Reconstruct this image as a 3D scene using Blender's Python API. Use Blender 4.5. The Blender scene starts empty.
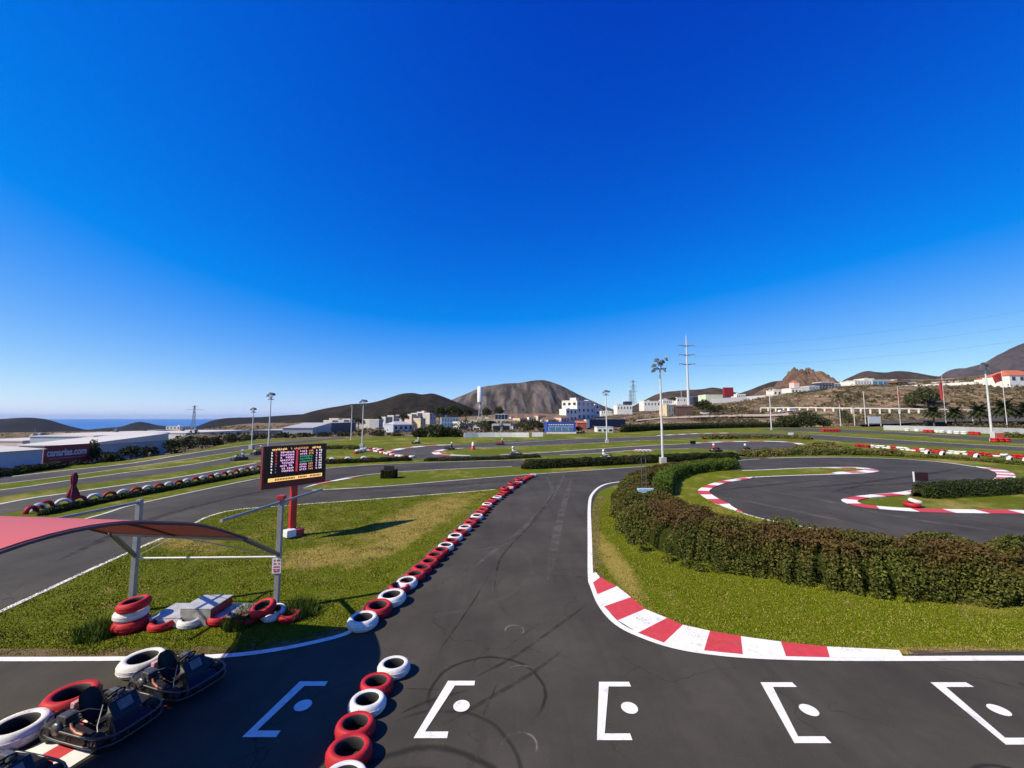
import bpy, bmesh, math, random
import numpy as np
from mathutils import Vector, Matrix, noise
from mathutils.geometry import tessellate_polygon

random.seed(7)
RNG = np.random.default_rng(11)
PI = math.pi
R = math.radians
SC = bpy.context.scene
COL = SC.collection

# ------------------------------------------------------------------ camera
EYE = 4.4
F = 395.0
PITCH = math.atan(34.0 / F)
cam_d = bpy.data.cameras.new('camera')
cam_d.sensor_width = 36.0
cam_d.lens = F / 1024.0 * 36.0
cam_d.clip_start = 0.1
cam_d.clip_end = 150000.0
cam = bpy.data.objects.new('camera', cam_d)
cam.location = (0, 0, EYE)
cam.rotation_euler = (PI / 2 + PITCH, 0, 0)
COL.objects.link(cam)
SC.camera = cam


def ray(px, py):
    a, b = (px - 512.0) / F, (384.0 - py) / F
    cp, sp = math.cos(PITCH), math.sin(PITCH)
    return Vector((a, cp - b * sp, sp + b * cp))


def G(px, py, h=0.0):
    """the point of height h on the sight line"""
    d = ray(px, py)
    t = (h - EYE) / d.z
    return Vector((d.x * t, d.y * t, h))


def P(px, py, Y):
    """the point at ground distance Y on the sight line"""
    d = ray(px, py)
    t = Y / d.y
    return Vector((d.x * t, Y, EYE + d.z * t))


# ------------------------------------------------------------------ materials
def _lin(c):
    return (c[0], c[1], c[2], 1.0)


class NT:
    def __init__(s, name):
        s.m = bpy.data.materials.new(name)
        s.m.use_nodes = True
        s.t = s.m.node_tree
        s.b = s.t.nodes['Principled BSDF']
        s._pos = None

    def n(s, typ, **kw):
        o = s.t.nodes.new(typ)
        for k, v in kw.items():
            if k.startswith('i_'):
                o.inputs[k[2:].replace('_', ' ')].default_value = v
            else:
                setattr(o, k, v)
        return o

    def l(s, a, b):
        s.t.links.new(a, b)

    def pos(s):
        if s._pos is None:
            s._pos = s.n('ShaderNodeNewGeometry')
        return s._pos.outputs['Position']

    def noise(s, scale, detail=4.0, rough=0.55, vec=None, dist=0.0):
        o = s.n('ShaderNodeTexNoise')
        o.inputs['Scale'].default_value = scale
        o.inputs['Detail'].default_value = detail
        o.inputs['Roughness'].default_value = rough
        o.inputs['Distortion'].default_value = dist
        s.l(vec if vec is not None else s.pos(), o.inputs['Vector'])
        return o.outputs['Fac']

    def ramp(s, fac, stops):
        o = s.n('ShaderNodeValToRGB')
        e = o.color_ramp.elements
        while len(e) < len(stops):
            e.new(0.5)
        for el, (p, c) in zip(e, stops):
            el.position = p
            el.color = _lin(c) if not isinstance(c, (int, float)) else (c, c, c, 1)
        s.l(fac, o.inputs['Fac'])
        return o.outputs['Color']

    def mix(s, fac, a, b, mode='MIX'):
        o = s.n('ShaderNodeMix', data_type='RGBA', blend_type=mode)
        for inp, v in ((o.inputs[0], fac), (o.inputs[6], a), (o.inputs[7], b)):
            if isinstance(v, (int, float)):
                inp.default_value = v
            elif isinstance(v, (tuple, list)):
                inp.default_value = _lin(v)
            else:
                s.l(v, inp)
        return o.outputs[2]

    def math(s, op, a, b=None, clamp=False):
        o = s.n('ShaderNodeMath', operation=op, use_clamp=clamp)
        for i, v in enumerate((a, b)):
            if v is None:
                continue
            if isinstance(v, (int, float)):
                o.inputs[i].default_value = v
            else:
                s.l(v, o.inputs[i])
        return o.outputs[0]

    def bump(s, h, strength=0.3, dist=0.02):
        o = s.n('ShaderNodeBump')
        o.inputs['Strength'].default_value = strength
        o.inputs['Distance'].default_value = dist
        s.l(h, o.inputs['Height'])
        s.l(o.outputs['Normal'], s.b.inputs['Normal'])

    def color(s, c):
        if isinstance(c, (tuple, list)):
            s.b.inputs['Base Color'].default_value = _lin(c)
        else:
            s.l(c, s.b.inputs['Base Color'])


def mat(name, col, rough=0.6, metal=0.0, var=0.15, scale=6.0, spec=None, bump=0.0, dirt=None):
    """a plain paint / metal / plaster with uneven tone"""
    k = NT(name)
    f = k.noise(scale, 5.0, 0.6, vec=None)
    dark = tuple(c * (1 - var) for c in col)
    lite = tuple(min(1, c * (1 + var * 0.6)) for c in col)
    c = k.ramp(f, [(0.3, dark), (0.7, lite)])
    if dirt:
        d = k.noise(scale * 0.45, 6.0, 0.7)
        c = k.mix(k.ramp(d, [(0.56, 0.0), (0.74, 0.75)]), c, dirt)
    k.color(c)
    k.b.inputs['Roughness'].default_value = rough
    k.b.inputs['Metallic'].default_value = metal
    if spec is not None:
        k.b.inputs['Specular IOR Level'].default_value = spec
    if bump:
        k.bump(k.noise(scale * 8, 4.0), bump, 0.01)
    return k.m


# ------------------------------------------------------------------ mesh tools
class MB:
    def __init__(s):
        s.v, s.f, s.mi, s.sm = [], [], [], []

    def add(s, verts, faces, m=0, smooth=False):
        b = len(s.v)
        s.v.extend(tuple(p) for p in verts)
        for f in faces:
            s.f.append(tuple(b + i for i in f))
            s.mi.append(m)
            s.sm.append(smooth)
        return s

    def box(s, c, size, rz=0.0, m=0, bev=0.0, mtx=None):
        bm = bmesh.new()
        bmesh.ops.create_cube(bm, size=1.0)
        bmesh.ops.scale(bm, vec=size, verts=bm.verts)
        if bev:
            bmesh.ops.bevel(bm, geom=bm.edges[:], offset=bev, segments=2, affect='EDGES', profile=0.6)
        M = Matrix.Translation(c) @ (mtx if mtx is not None else Matrix.Rotation(rz, 4, 'Z'))
        bm.transform(M)
        bm.verts.ensure_lookup_table()
        s.add([v.co[:] for v in bm.verts], [[v.index for v in f.verts] for f in bm.faces], m, False)
        bm.free()
        return s

    def quad(s, a, b, c, d, m=0):
        return s.add([a, b, c, d], [(0, 1, 2, 3)], m)

    def tube(s, pts, r, n=8, m=0, closed=False, cap=True):
        pts = [Vector(p) for p in pts]
        N = len(pts)
        rr = r if isinstance(r, (list, tuple)) else [r] * N
        V, Fc = [], []
        up = None
        for i, p in enumerate(pts):
            if closed:
                t = (pts[(i + 1) % N] - pts[i - 1]).normalized()
            else:
                t = (pts[min(i + 1, N - 1)] - pts[max(i - 1, 0)]).normalized()
            if up is None:
                up = Vector((0, 0, 1)) if abs(t.z) < 0.9 else Vector((1, 0, 0))
            x = t.cross(up)
            if x.length < 1e-5:
                x = t.orthogonal()
            x.normalize()
            y = x.cross(t).normalized()
            up = y
            for k in range(n):
                a = 2 * PI * k / n
                V.append(p + (x * math.cos(a) + y * math.sin(a)) * rr[i])
        for i in range(N if closed else N - 1):
            for k in range(n):
                a, b = i * n + k, i * n + (k + 1) % n
                c, d = ((i + 1) % N) * n + (k + 1) % n, ((i + 1) % N) * n + k
                Fc.append((a, d, c, b))
        s.add(V, Fc, m, True)
        if cap and not closed:
            b = len(V)
            s.add([V[k] for k in range(n)], [tuple(range(n))], m)
            s.add([V[(N - 1) * n + k] for k in range(n)], [tuple(reversed(range(n)))], m)
        return s

    def lathe(s, prof, n=24, m=0, closed=False, mtx=None, smooth=True, mfun=None):
        M = mtx if mtx is not None else Matrix()
        K = len(prof)
        V = []
        for i in range(n):
            a = 2 * PI * i / n
            for (r, z) in prof:
                V.append(M @ Vector((r * math.cos(a), r * math.sin(a), z)))
        for j in range(K if closed else K - 1):
            j2 = (j + 1) % K
            Fc = []
            for i in range(n):
                i2 = (i + 1) % n
                Fc.append((i * K + j, i2 * K + j, i2 * K + j2, i * K + j2))
            s_m = mfun(j) if mfun else m
            b = len(s.v)
            if j == 0:
                base = b
                s.v.extend(tuple(p) for p in V)
            for f in Fc:
                s.f.append(tuple(base + q for q in f))
                s.mi.append(s_m)
                s.sm.append(smooth)
        return s

    def prism(s, poly, z0, z1, m=0, mt=None):
        """vertical prism over a 2-D polygon"""
        n = len(poly)
        V = [(p[0], p[1], z0) for p in poly] + [(p[0], p[1], z1) for p in poly]
        s.add(V, [(i, (i + 1) % n, n + (i + 1) % n, n + i) for i in range(n)], m)
        s.add([(p[0], p[1], z1) for p in poly], [tuple(range(n))], m if mt is None else mt)
        return s

    def build(s, name, mats, parent=None, loc=None, rz=None):
        me = bpy.data.meshes.new(name)
        me.from_pydata(s.v, [], s.f)
        for mm in (mats if isinstance(mats, (list, tuple)) else [mats]):
            me.materials.append(mm)
        me.polygons.foreach_set('material_index', s.mi)
        me.polygons.foreach_set('use_smooth', s.sm)
        me.validate()
        me.update()
        o = bpy.data.objects.new(name, me)
        COL.objects.link(o)
        if parent is not None:
            o.parent = parent
        if loc is not None:
            o.location = loc
        if rz is not None:
            o.rotation_euler = (0, 0, rz)
        return o


def np_obj(name, V, K, mats, parent=None, extra=None):
    """V: (N*K,3) corners of N separate K-gons"""
    V = np.asarray(V, dtype=np.float32).reshape(-1, 3)
    n = len(V) // K
    me = bpy.data.meshes.new(name)
    me.vertices.add(len(V))
    me.vertices.foreach_set('co', V.ravel())
    me.loops.add(n * K)
    me.loops.foreach_set('vertex_index', np.arange(n * K, dtype=np.int32))
    me.polygons.add(n)
    me.polygons.foreach_set('loop_start', np.arange(0, n * K, K, dtype=np.int32))
    me.polygons.foreach_set('loop_total', np.full(n, K, dtype=np.int32))
    for mm in (mats if isinstance(mats, (list, tuple)) else [mats]):
        me.materials.append(mm)
    me.update(calc_edges=True)
    o = bpy.data.objects.new(name, me)
    COL.objects.link(o)
    if parent is not None:
        o.parent = parent
    return o


def tag(o, label, cat, group=None):
    o['label'] = label
    o['category'] = cat
    if group:
        o['group'] = group
    return o


def struct(o):
    o['kind'] = 'structure'
    return o


def stuff(o, label=None, cat=None):
    o['kind'] = 'stuff'
    if label:
        o['label'] = label
        o['category'] = cat
    return o


def thing(name, label, cat, loc=(0, 0, 0), rz=0.0, group=None):
    o = bpy.data.objects.new(name, None)
    o.empty_display_size = 0.2
    COL.objects.link(o)
    o.location = loc
    o.rotation_euler = (0, 0, rz)
    return tag(o, label, cat, group)


def dup(root, loc, rz=None, label=None, group=None, scale=None):
    r = root.copy()
    COL.objects.link(r)
    r.location = loc
    if rz is not None:
        r.rotation_euler = (0, 0, rz)
    if scale is not None:
        r.scale = (scale, scale, scale)
    if label:
        r['label'] = label
    if group:
        r['group'] = group
    for ch in list(root.children):
        c = ch.copy()
        COL.objects.link(c)
        c.parent = r
        for g in list(ch.children):
            d = g.copy()
            COL.objects.link(d)
            d.parent = c
    return r


ORD = ['', 'first', 'second', 'third', 'fourth', 'fifth', 'sixth', 'seventh', 'eighth', 'ninth', 'tenth', 'eleventh', 'twelfth',
       'thirteenth', 'fourteenth', 'fifteenth', 'sixteenth', 'seventeenth', 'eighteenth', 'nineteenth', 'twentieth']
TENS = {2: 'twenty', 3: 'thirty', 4: 'forty'}


def ordinal(n):
    if n <= 20:
        return ORD[n]
    t, u = divmod(n, 10)
    if u == 0:
        return {3: 'thirtieth', 4: 'fortieth', 5: 'fiftieth'}[t]
    return TENS[t] + '-' + ORD[u]


def crom(pts, k=6, closed=False):
    """smooth a pixel path; a third entry marks a sharp corner"""
    out = []
    n = len(pts)
    rng = range(n if closed else n - 1)
    for i in rng:
        p1, p2 = pts[i], pts[(i + 1) % n]
        p0 = pts[i - 1] if (closed or i > 0) else p1
        p3 = pts[(i + 2) % n] if (closed or i + 2 < n) else p2
        if len(p1) > 2:
            p0 = p1
        if len(p2) > 2:
            p3 = p2
        for j in range(k):
            t = j / k
            q = []
            for a in (0, 1):
                m1, m2 = 0.5 * (p2[a] - p0[a]), 0.5 * (p3[a] - p1[a])
                h = (2 * t**3 - 3 * t**2 + 1) * p1[a] + (t**3 - 2 * t**2 + t) * m1 + (-2 * t**3 + 3 * t**2) * p2[a] + (t**3 - t**2) * m2
                q.append(h)
            out.append(tuple(q))
    if not closed:
        out.append(tuple(pts[-1][:2]))
    return out


def sheet(name, pts2, z, m):
    """flat polygon on the ground"""
    V = [Vector((p[0], p[1], z)) for p in pts2]
    tris = tessellate_polygon([V])
    mb = MB()
    fs = []
    for t in tris:
        a, b, c = (V[i] for i in t)
        if (b - a).cross(c - a).z < 0:
            t = (t[0], t[2], t[1])
        fs.append(t)
    mb.add(V, fs)
    return struct(mb.build(name, m))


def px_sheet(name, px, z, m, smooth=True):
    p = crom(px, 6, True) if smooth else px
    return sheet(name, [G(a[0], a[1]) for a in p], z, m)


def offset_path(pts, d):
    out = []
    n = len(pts)
    for i in range(n):
        t = (Vector(pts[min(i + 1, n - 1)][:2]) - Vector(pts[max(i - 1, 0)][:2]))
        if t.length < 1e-6:
            t = Vector((1, 0))
        t.normalize()
        out.append(Vector((pts[i][0] - t.y * d, pts[i][1] + t.x * d, 0)))
    return out


def strip_mb(pts, w, z, m=0, mb=None, taper=False):
    mb = mb or MB()
    a, b = offset_path(pts, w / 2), offset_path(pts, -w / 2)
    n = len(pts)
    if taper:
        for i in range(n):
            f = 0.5 - 0.5 * min(1.0, 0.15 + 4.0 * min(i, n - 1 - i) / n)
            a[i], b[i] = a[i].lerp(b[i], f), b[i].lerp(a[i], f)
    V = [(p.x, p.y, z) for p in a] + [(p.x, p.y, z) for p in b]
    mb.add(V, [(i, n + i, n + i + 1, i + 1) for i in range(n - 1)], m)
    return mb


def px_line(name, px, w, z, m, k=6):
    return struct(strip_mb([G(*q) for q in crom(px, k)], w, z).build(name, m))


def resample(pts, step):
    pts = [Vector(p) for p in pts]
    L = [0.0]
    for a, b in zip(pts, pts[1:]):
        L.append(L[-1] + (b - a).length)
    n = max(2, int(round(L[-1] / step)) + 1)
    out, j = [], 0
    for i in range(n):
        d = L[-1] * i / (n - 1)
        while j < len(L) - 2 and L[j + 1] < d:
            j += 1
        t = (d - L[j]) / max(1e-9, L[j + 1] - L[j])
        out.append(pts[j].lerp(pts[j + 1], t))
    return out


# ------------------------------------------------------------------ world and sun
SUN_TO = Vector((-1.0, -0.44, 1.0)).normalized()
SUN_EL = math.asin(SUN_TO.z)
SUN_AZ = math.atan2(SUN_TO.x, SUN_TO.y)
w = bpy.data.worlds.new('World')
SC.world = w
w.use_nodes = True
nt = w.node_tree
bg = nt.nodes['Background']
sky = nt.nodes.new('ShaderNodeTexSky')
sky.sky_type = 'NISHITA'
sky.sun_disc = False
sky.sun_elevation = SUN_EL
sky.sun_rotation = SUN_AZ
sky.altitude = 0
sky.air_density = 0.7
sky.dust_density = 0.3
sky.ozone_density = 3.0
SKY_S = 0.12
sep = nt.nodes.new('ShaderNodeSeparateColor')
nt.links.new(sky.outputs[0], sep.inputs[0])
comb = nt.nodes.new('ShaderNodeCombineColor')


def wmath(op, a, b=None):
    o = nt.nodes.new('ShaderNodeMath')
    o.operation = op
    for i, v in enumerate((a, b)):
        if isinstance(v, (int, float)):
            o.inputs[i].default_value = v
        elif v is not None:
            nt.links.new(v, o.inputs[i])
    return o.outputs[0]


# the phone's rendering of a clear sky: reds held back, blues lifted
cr = wmath('MAXIMUM', wmath('SUBTRACT', wmath('MULTIPLY', sep.outputs[0], SKY_S * 1.42), 0.225), 0.0)
cg = wmath('MAXIMUM', wmath('SUBTRACT', wmath('MULTIPLY', sep.outputs[1], SKY_S * 1.18), 0.074), 0.01)
cb = wmath('SUBTRACT', 1.0, wmath('POWER', wmath('MAXIMUM', wmath('SUBTRACT', 1.0, wmath('MULTIPLY', sep.outputs[2], SKY_S)), 0.0), 3.0))
for i, v in enumerate((cr, cg, cb)):
    nt.links.new(wmath('DIVIDE', v, SKY_S), comb.inputs[i])
nt.links.new(comb.outputs[0], bg.inputs[0])
bg.inputs[1].default_value = SKY_S / 2 ** 0.36

sl = bpy.data.lights.new('sun', 'SUN')
sl.energy = 4.9
sl.angle = R(0.53)
sl.color = (1.0, 0.90, 0.72)
so = bpy.data.objects.new('sun', sl)
so.rotation_euler = (-SUN_TO).to_track_quat('-Z', 'Y').to_euler()
COL.objects.link(so)

SC.view_settings.view_transform = 'Standard'
SC.view_settings.look = 'None'
SC.view_settings.exposure = 0.36
SC.view_settings.gamma = 1.0
SC.view_settings.use_curve_mapping = False
SC.cycles.max_bounces = 5
SC.cycles.transparent_max_bounces = 6
# ------------------------------------------------------------------ ground materials
def asphalt_material(name, base, detail=False):
    k = NT(name)
    n1 = k.noise(0.35, 5.0, 0.6)
    n2 = k.noise(140.0, 3.0, 0.6)
    n3 = k.noise(2.2, 6.0, 0.65)
    c = k.ramp(n1, [(0.32, tuple(b * 0.68 for b in base)), (0.68, tuple(b * 1.45 for b in base))])
    c = k.mix(k.ramp(n3, [(0.35, 0.0), (0.75, 0.45)]), c, tuple(b * 0.70 for b in base))
    c = k.mix(k.ramp(n2, [(0.55, 0.0), (0.78, 0.55)]), c, tuple(b * 2.4 for b in base))
    # long rubbered streaks along the racing line
    sep = k.n('ShaderNodeMapping')
    sep.inputs['Scale'].default_value = (1.7, 0.10, 1.0)
    sep.inputs['Rotation'].default_value = (0, 0, R(12))
    k.l(k.pos(), sep.inputs['Vector'])
    st = k.noise(1.0, 5.0, 0.6, vec=sep.outputs[0], dist=0.6)
    c = k.mix(k.ramp(st, [(0.5, 0.0), (0.72, 0.42)]), c, tuple(b * 0.55 for b in base))
    if detail:
        # cracks: distorted cell borders, broken up by a mask
        nv = k.n('ShaderNodeTexNoise')
        nv.inputs['Scale'].default_value = 0.9
        nv.inputs['Detail'].default_value = 6
        k.l(k.pos(), nv.inputs['Vector'])
        wv = k.n('ShaderNodeVectorMath', operation='SCALE')
        k.l(nv.outputs['Color'], wv.inputs[0])
        wv.inputs['Scale'].default_value = 1.6
        av = k.n('ShaderNodeVectorMath', operation='ADD')
        k.l(k.pos(), av.inputs[0])
        k.l(wv.outputs[0], av.inputs[1])
        vo = k.n('ShaderNodeTexVoronoi', feature='DISTANCE_TO_EDGE')
        vo.inputs['Scale'].default_value = 0.34
        k.l(av.outputs[0], vo.inputs['Vector'])
        cr = k.ramp(vo.outputs['Distance'], [(0.0, 1.0), (0.0045, 0.0)])
        ms = k.ramp(k.noise(0.45, 3.0), [(0.42, 0.0), (0.56, 0.8)])
        c = k.mix(k.math('MULTIPLY', cr, ms), c, tuple(b * 0.28 for b in base))
        # tyre rings
        sx = k.n('ShaderNodeSeparateXYZ')
        k.l(k.pos(), sx.inputs[0])
        wob = k.math('MULTIPLY', k.math('SUBTRACT', k.noise(1.6, 2.0), 0.5), 0.12)
        for (cx, cy, r, wd, amt, tone, th, ux, uy, cut) in (
                (-0.40, 6.77, 0.925, 0.034, 0.95, 0.30, 0.28, 0.1, 1.0, -0.45), (-1.10, 4.45, 1.23, 0.055, 0.9, 0.34, 0.28, 0.5, 0.86, 0.0), (-1.02, 5.22, 1.14, 0.034, 0.8, 0.36, 0.30, 0.8, 0.6, 0.05),
                (-1.25, 4.40, 0.98, 0.05, 0.65, 0.5, 0.34, 0.4, 0.9, 0.2), (6.02, 4.72, 0.70, 0.032, 0.9, 0.34, 0.28, -0.5, 0.86, -0.1), (6.30, 4.62, 0.72, 0.032, 0.9, 0.34, 0.28, -0.3, 0.95, -0.1),
                (0.06, 8.62, 0.20, 0.018, 0.8, 3.6, 0.44, 0.3, 0.9, -0.4), (0.10, 5.72, 0.24, 0.016, 0.8, 3.6, 0.44, 0.2, 1.0, -0.2), (0.15, 7.2, 0.25, 0.016, 0.7, 3.4, 0.44, 0.2, 1.0, 0.3), (2.0, 10.5, 2.4, 0.05, 0.35, 0.5, 0.40, -0.8, 0.3, 0.2), (-2.4, 12.2, 3.0, 0.07, 0.35, 1.6, 0.40, 0.9, -0.2, 0.3)):
            dx = k.math('SUBTRACT', sx.outputs[0], cx)
            dy = k.math('SUBTRACT', sx.outputs[1], cy)
            d = k.math('SQRT', k.math('ADD', k.math('MULTIPLY', dx, dx), k.math('MULTIPLY', dy, dy)))
            e = k.math('ABSOLUTE', k.math('ADD', k.math('SUBTRACT', d, r), wob))
            band = k.ramp(e, [(wd * 0.35, 1.0), (wd * 1.25, 0.0)])
            dot = k.math('DIVIDE', k.math('ADD', k.math('MULTIPLY', dx, ux), k.math('MULTIPLY', dy, uy)), r)
            band = k.math('MULTIPLY', band, k.ramp(k.math('ADD', k.math('MULTIPLY', k.math('SUBTRACT', dot, cut), 0.5), 0.5), [(0.46, 0.0), (0.62, 1.0)]))
            brk = k.ramp(k.noise(2.4 + cx * 0.1, 4.0, 0.7), [(th, 0.0), (th + 0.16, amt)])
            c = k.mix(k.math('MULTIPLY', band, brk), c, tuple(b * tone for b in base))
    k.color(c)
    k.b.inputs['Roughness'].default_value = 0.86
    k.b.inputs['Specular IOR Level'].default_value = 0.25
    k.bump(k.noise(90.0, 4.0, 0.7), 0.35, 0.01)
    return k.m


DRY_SPOTS = [(-3.9, 18.6, 1.7, 5.5, 13), (-6.0, 13.0, 1.6, 1.2, 0), (-13.5, 15.5, 5.0, 0.9, 28), (3.15, 12.6, 0.42, 3.4, 2), (7.2, 7.72, 4.5, 0.30, 0), (-9.0, 7.55, 5.0, 0.28, 0), (-4.2, 14.6, 0.8, 3.0, 14)]


def grass_material(name, lush=(0.050, 0.085, 0.008), dry=(0.40, 0.30, 0.085), dirt=(0.32, 0.20, 0.10), dryness=0.5, per_blade=False):
    k = NT(name)
    a = k.noise(0.16, 5.0, 0.62)
    b = k.noise(1.3, 6.0, 0.7)
    c_ = k.noise(18.0, 4.0, 0.7)
    m = k.math('ADD', k.math('MULTIPLY', a, 0.6), k.math('MULTIPLY', b, 0.4))
    t = 0.66 - 0.24 * dryness
    g = k.ramp(c_, [(0.25, tuple(x * 0.55 for x in lush)), (0.5, lush), (0.8, (lush[0] * 1.9, lush[1] * 1.5, lush[2] * 1.3))])
    g = k.mix(k.ramp(m, [(t, 0.0), (t + 0.17, 0.9)]), g, dry)
    # sun-bleached patches
    sx = k.n('ShaderNodeSeparateXYZ')
    k.l(k.pos(), sx.inputs[0])
    tot = None
    for (cx, cy, rx, ry, rot) in DRY_SPOTS:
        ca, sa = math.cos(R(rot)), math.sin(R(rot))
        dx, dy = k.math('SUBTRACT', sx.outputs[0], cx), k.math('SUBTRACT', sx.outputs[1], cy)
        u_ = k.math('DIVIDE', k.math('SUBTRACT', k.math('MULTIPLY', dx, ca), k.math('MULTIPLY', dy, sa)), rx)
        v_ = k.math('DIVIDE', k.math('ADD', k.math('MULTIPLY', dx, sa), k.math('MULTIPLY', dy, ca)), ry)
        q_ = k.math('SUBTRACT', 1.0, k.math('ADD', k.math('MULTIPLY', u_, u_), k.math('MULTIPLY', v_, v_)))
        tot = q_ if tot is None else k.math('MAXIMUM', tot, q_)
    spot = k.ramp(k.math('ADD', k.math('MULTIPLY', k.math('MAXIMUM', tot, -0.6), 0.45), k.math('MULTIPLY', b, 0.9)), [(0.42, 0.0), (0.78, 0.85)])
    g = k.mix(spot, g, (dry[0] * 0.95, dry[1] * 0.92, dry[2] * 0.8))
    if not per_blade:
        g = k.mix(k.ramp(k.noise(0.7, 6.0, 0.7), [(0.60, 0.0), (0.72, 0.75)]), g, dirt)
    else:
        rp = k.n('ShaderNodeNewGeometry').outputs['Random Per Island']
        g = k.mix(k.ramp(rp, [(0.0, 0.0), (1.0, 0.7)]), g, (0.16, 0.19, 0.008))
        g = k.mix(k.ramp(rp, [(0.80, 0.0), (0.84, 0.8)]), g, (0.40, 0.30, 0.10))
    k.color(g)
    k.b.inputs['Roughness'].default_value = 0.9
    k.b.inputs['Specular IOR Level'].default_value = 0.1
    if per_blade:      # blades catch the light like the sward they stand in
        cx = k.n('ShaderNodeCombineXYZ')
        gn = k.n('ShaderNodeNewGeometry')
        vm = k.n('ShaderNodeVectorMath', operation='ADD')
        cx.inputs[2].default_value = 2.2
        k.l(gn.outputs['Normal'], vm.inputs[0])
        k.l(cx.outputs[0], vm.inputs[1])
        vn = k.n('ShaderNodeVectorMath', operation='NORMALIZE')
        k.l(vm.outputs[0], vn.inputs[0])
        k.l(vn.outputs[0], k.b.inputs['Normal'])
    if not per_blade:
        k.bump(k.noise(26.0, 5.0, 0.75), 0.8, 0.06)
    return k.m


M_ASPH = asphalt_material('asphalt', (0.055, 0.048, 0.035), True)
M_ASPH2 = asphalt_material('asphalt_far', (0.070, 0.062, 0.048))
M_GRASS = grass_material('grass_ground', lush=(0.100, 0.125, 0.004), dryness=0.66)
M_GRASSN = grass_material('lawn_ground', lush=(0.115, 0.140, 0.003), dryness=0.55)
M_BLADE = grass_material('grass_blade', lush=(0.115, 0.155, 0.003), dryness=0.50, per_blade=True)
M_WHITE = mat('white_road_paint', (0.78, 0.76, 0.71), 0.7, var=0.10, scale=9, dirt=(0.30, 0.29, 0.27))
M_YELLOWISH = mat('worn_line_paint', (0.56, 0.54, 0.47), 0.8, var=0.25, scale=1.5, dirt=(0.22, 0.2, 0.16))
M_REDP = mat('red_kerb_paint', (0.55, 0.045, 0.05), 0.7, var=0.15, scale=7, dirt=(0.30, 0.08, 0.07))
M_REDF = mat('faded_red_kerb', (0.52, 0.14, 0.12), 0.75, var=0.2, scale=2)


# ------------------------------------------------------------------ terrain
def yz(y, Z):
    return EYE - (y - 418.0) * Z / F


TT = {
    -300: (20, [(28, -2.5), (60, -4), (400, -12), (2000, -70), (5500, -150)]),
    0: (30, [(38, -2.5), (70, -4), (400, -12), (2000, -70), (5500, -150)]),
    128: (40, [(50, -2.0), (90, -4), (400, -8.5), (2000, -60), (5500, -150)]),
    200: (52, [(66, -1.2), (120, yz(434.5, 120)), (300, yz(429, 300)), (1500, -38), (5500, -150)]),
    256: (80, [(110, -0.8), (200, yz(431, 200)), (500, yz(426, 500)), (1500, yz(423, 1500)), (5500, -150)]),
    384: (95, [(120, -0.3), (200, yz(430, 200)), (500, yz(423.5, 500)), (1500, yz(420, 1500)), (5500, -100)]),
    512: (98, [(120, 0.1), (200, yz(427, 200)), (500, yz(420, 500)), (1500, yz(414, 1500)), (5500, 0)]),
    600: (118, [(135, 0.3), (200, yz(426, 200)), (400, yz(417, 400)), (1500, yz(414, 1500)), (5500, 0)]),
    660: (150, [(165, yz(427, 165)), (200, yz(422, 200)), (260, yz(417, 260)), (400, yz(409, 400)), (900, yz(406, 900))]),
    768: (190, [(205, yz(427, 205)), (225, yz(420, 225)), (270, yz(411, 270)), (310, yz(398, 310)), (900, yz(397, 900))]),
    850: (195, [(205, yz(426, 205)), (225, yz(420.5, 225)), (240, yz(407, 240)), (285, yz(388, 285)), (900, yz(388, 900))]),
    940: (165, [(175, yz(426, 175)), (205, yz(421, 205)), (228, yz(406, 228)), (268, yz(386, 268)), (900, yz(386, 900))]),
    1024: (125, [(140, yz(428, 140)), (185, yz(423, 185)), (212, yz(405, 212)), (248, yz(381, 248)), (900, yz(380, 900))]),
    1330: (90, [(110, 0.5), (150, 2.0), (178, 9.0), (215, 24.0), (900, 100.0)]),
}
TKEYS = sorted(TT)


def t_col(px):
    px = min(max(px, TKEYS[0]), TKEYS[-1])
    for a, b in zip(TKEYS, TKEYS[1:]):
        if a <= px <= b:
            break
    t = (px - a) / (b - a)
    ba, la = TT[a]
    bb, lb = TT[b]
    bd = ba + (bb - ba) * t
    return bd, [(p[0] + (q[0] - p[0]) * t, p[1] + (q[1] - p[1]) * t) for p, q in zip(la, lb)]


def t_height(px, Z):
    bd, ctl = t_col(px)
    pts = [(bd, -0.03)] + ctl
    if Z <= bd:
        return -0.03
    for (z0, h0), (z1, h1) in zip(pts, pts[1:]):
        if Z <= z1:
            t = (math.log(Z) - math.log(z0)) / (math.log(z1) - math.log(z0))
            return h0 + (h1 - h0) * t
    return pts[-1][1]


def ground_z(x, y):
    if y < 5:
        return 0.0
    return max(t_height(512 + F * x / y, y), -200) if y > t_col(512 + F * x / y)[0] else 0.0


k = NT('dry_scrub_land')
na = k.noise(0.022, 6.0, 0.65)
nb = k.noise(0.16, 6.0, 0.72)
nc = k.noise(0.9, 5.0, 0.7)
c = k.ramp(na, [(0.30, (0.095, 0.078, 0.042)), (0.5, (0.205, 0.140, 0.084)), (0.70, (0.34, 0.235, 0.145))])
c = k.mix(k.ramp(k.noise(0.055, 5.0, 0.7), [(0.50, 0.0), (0.62, 0.8)]), c, (0.40, 0.26, 0.16))
c = k.mix(k.ramp(nb, [(0.46, 0.0), (0.56, 0.9)]), c, (0.045, 0.046, 0.020))
c = k.mix(k.ramp(nc, [(0.45, 0.0), (0.75, 0.5)]), c, (0.32, 0.25, 0.17))
k.color(c)
k.b.inputs['Roughness'].default_value = 0.95
k.b.inputs['Specular IOR Level'].default_value = 0.05
k.bump(nb, 1.0, 2.0)
M_LAND = k.m

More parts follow.
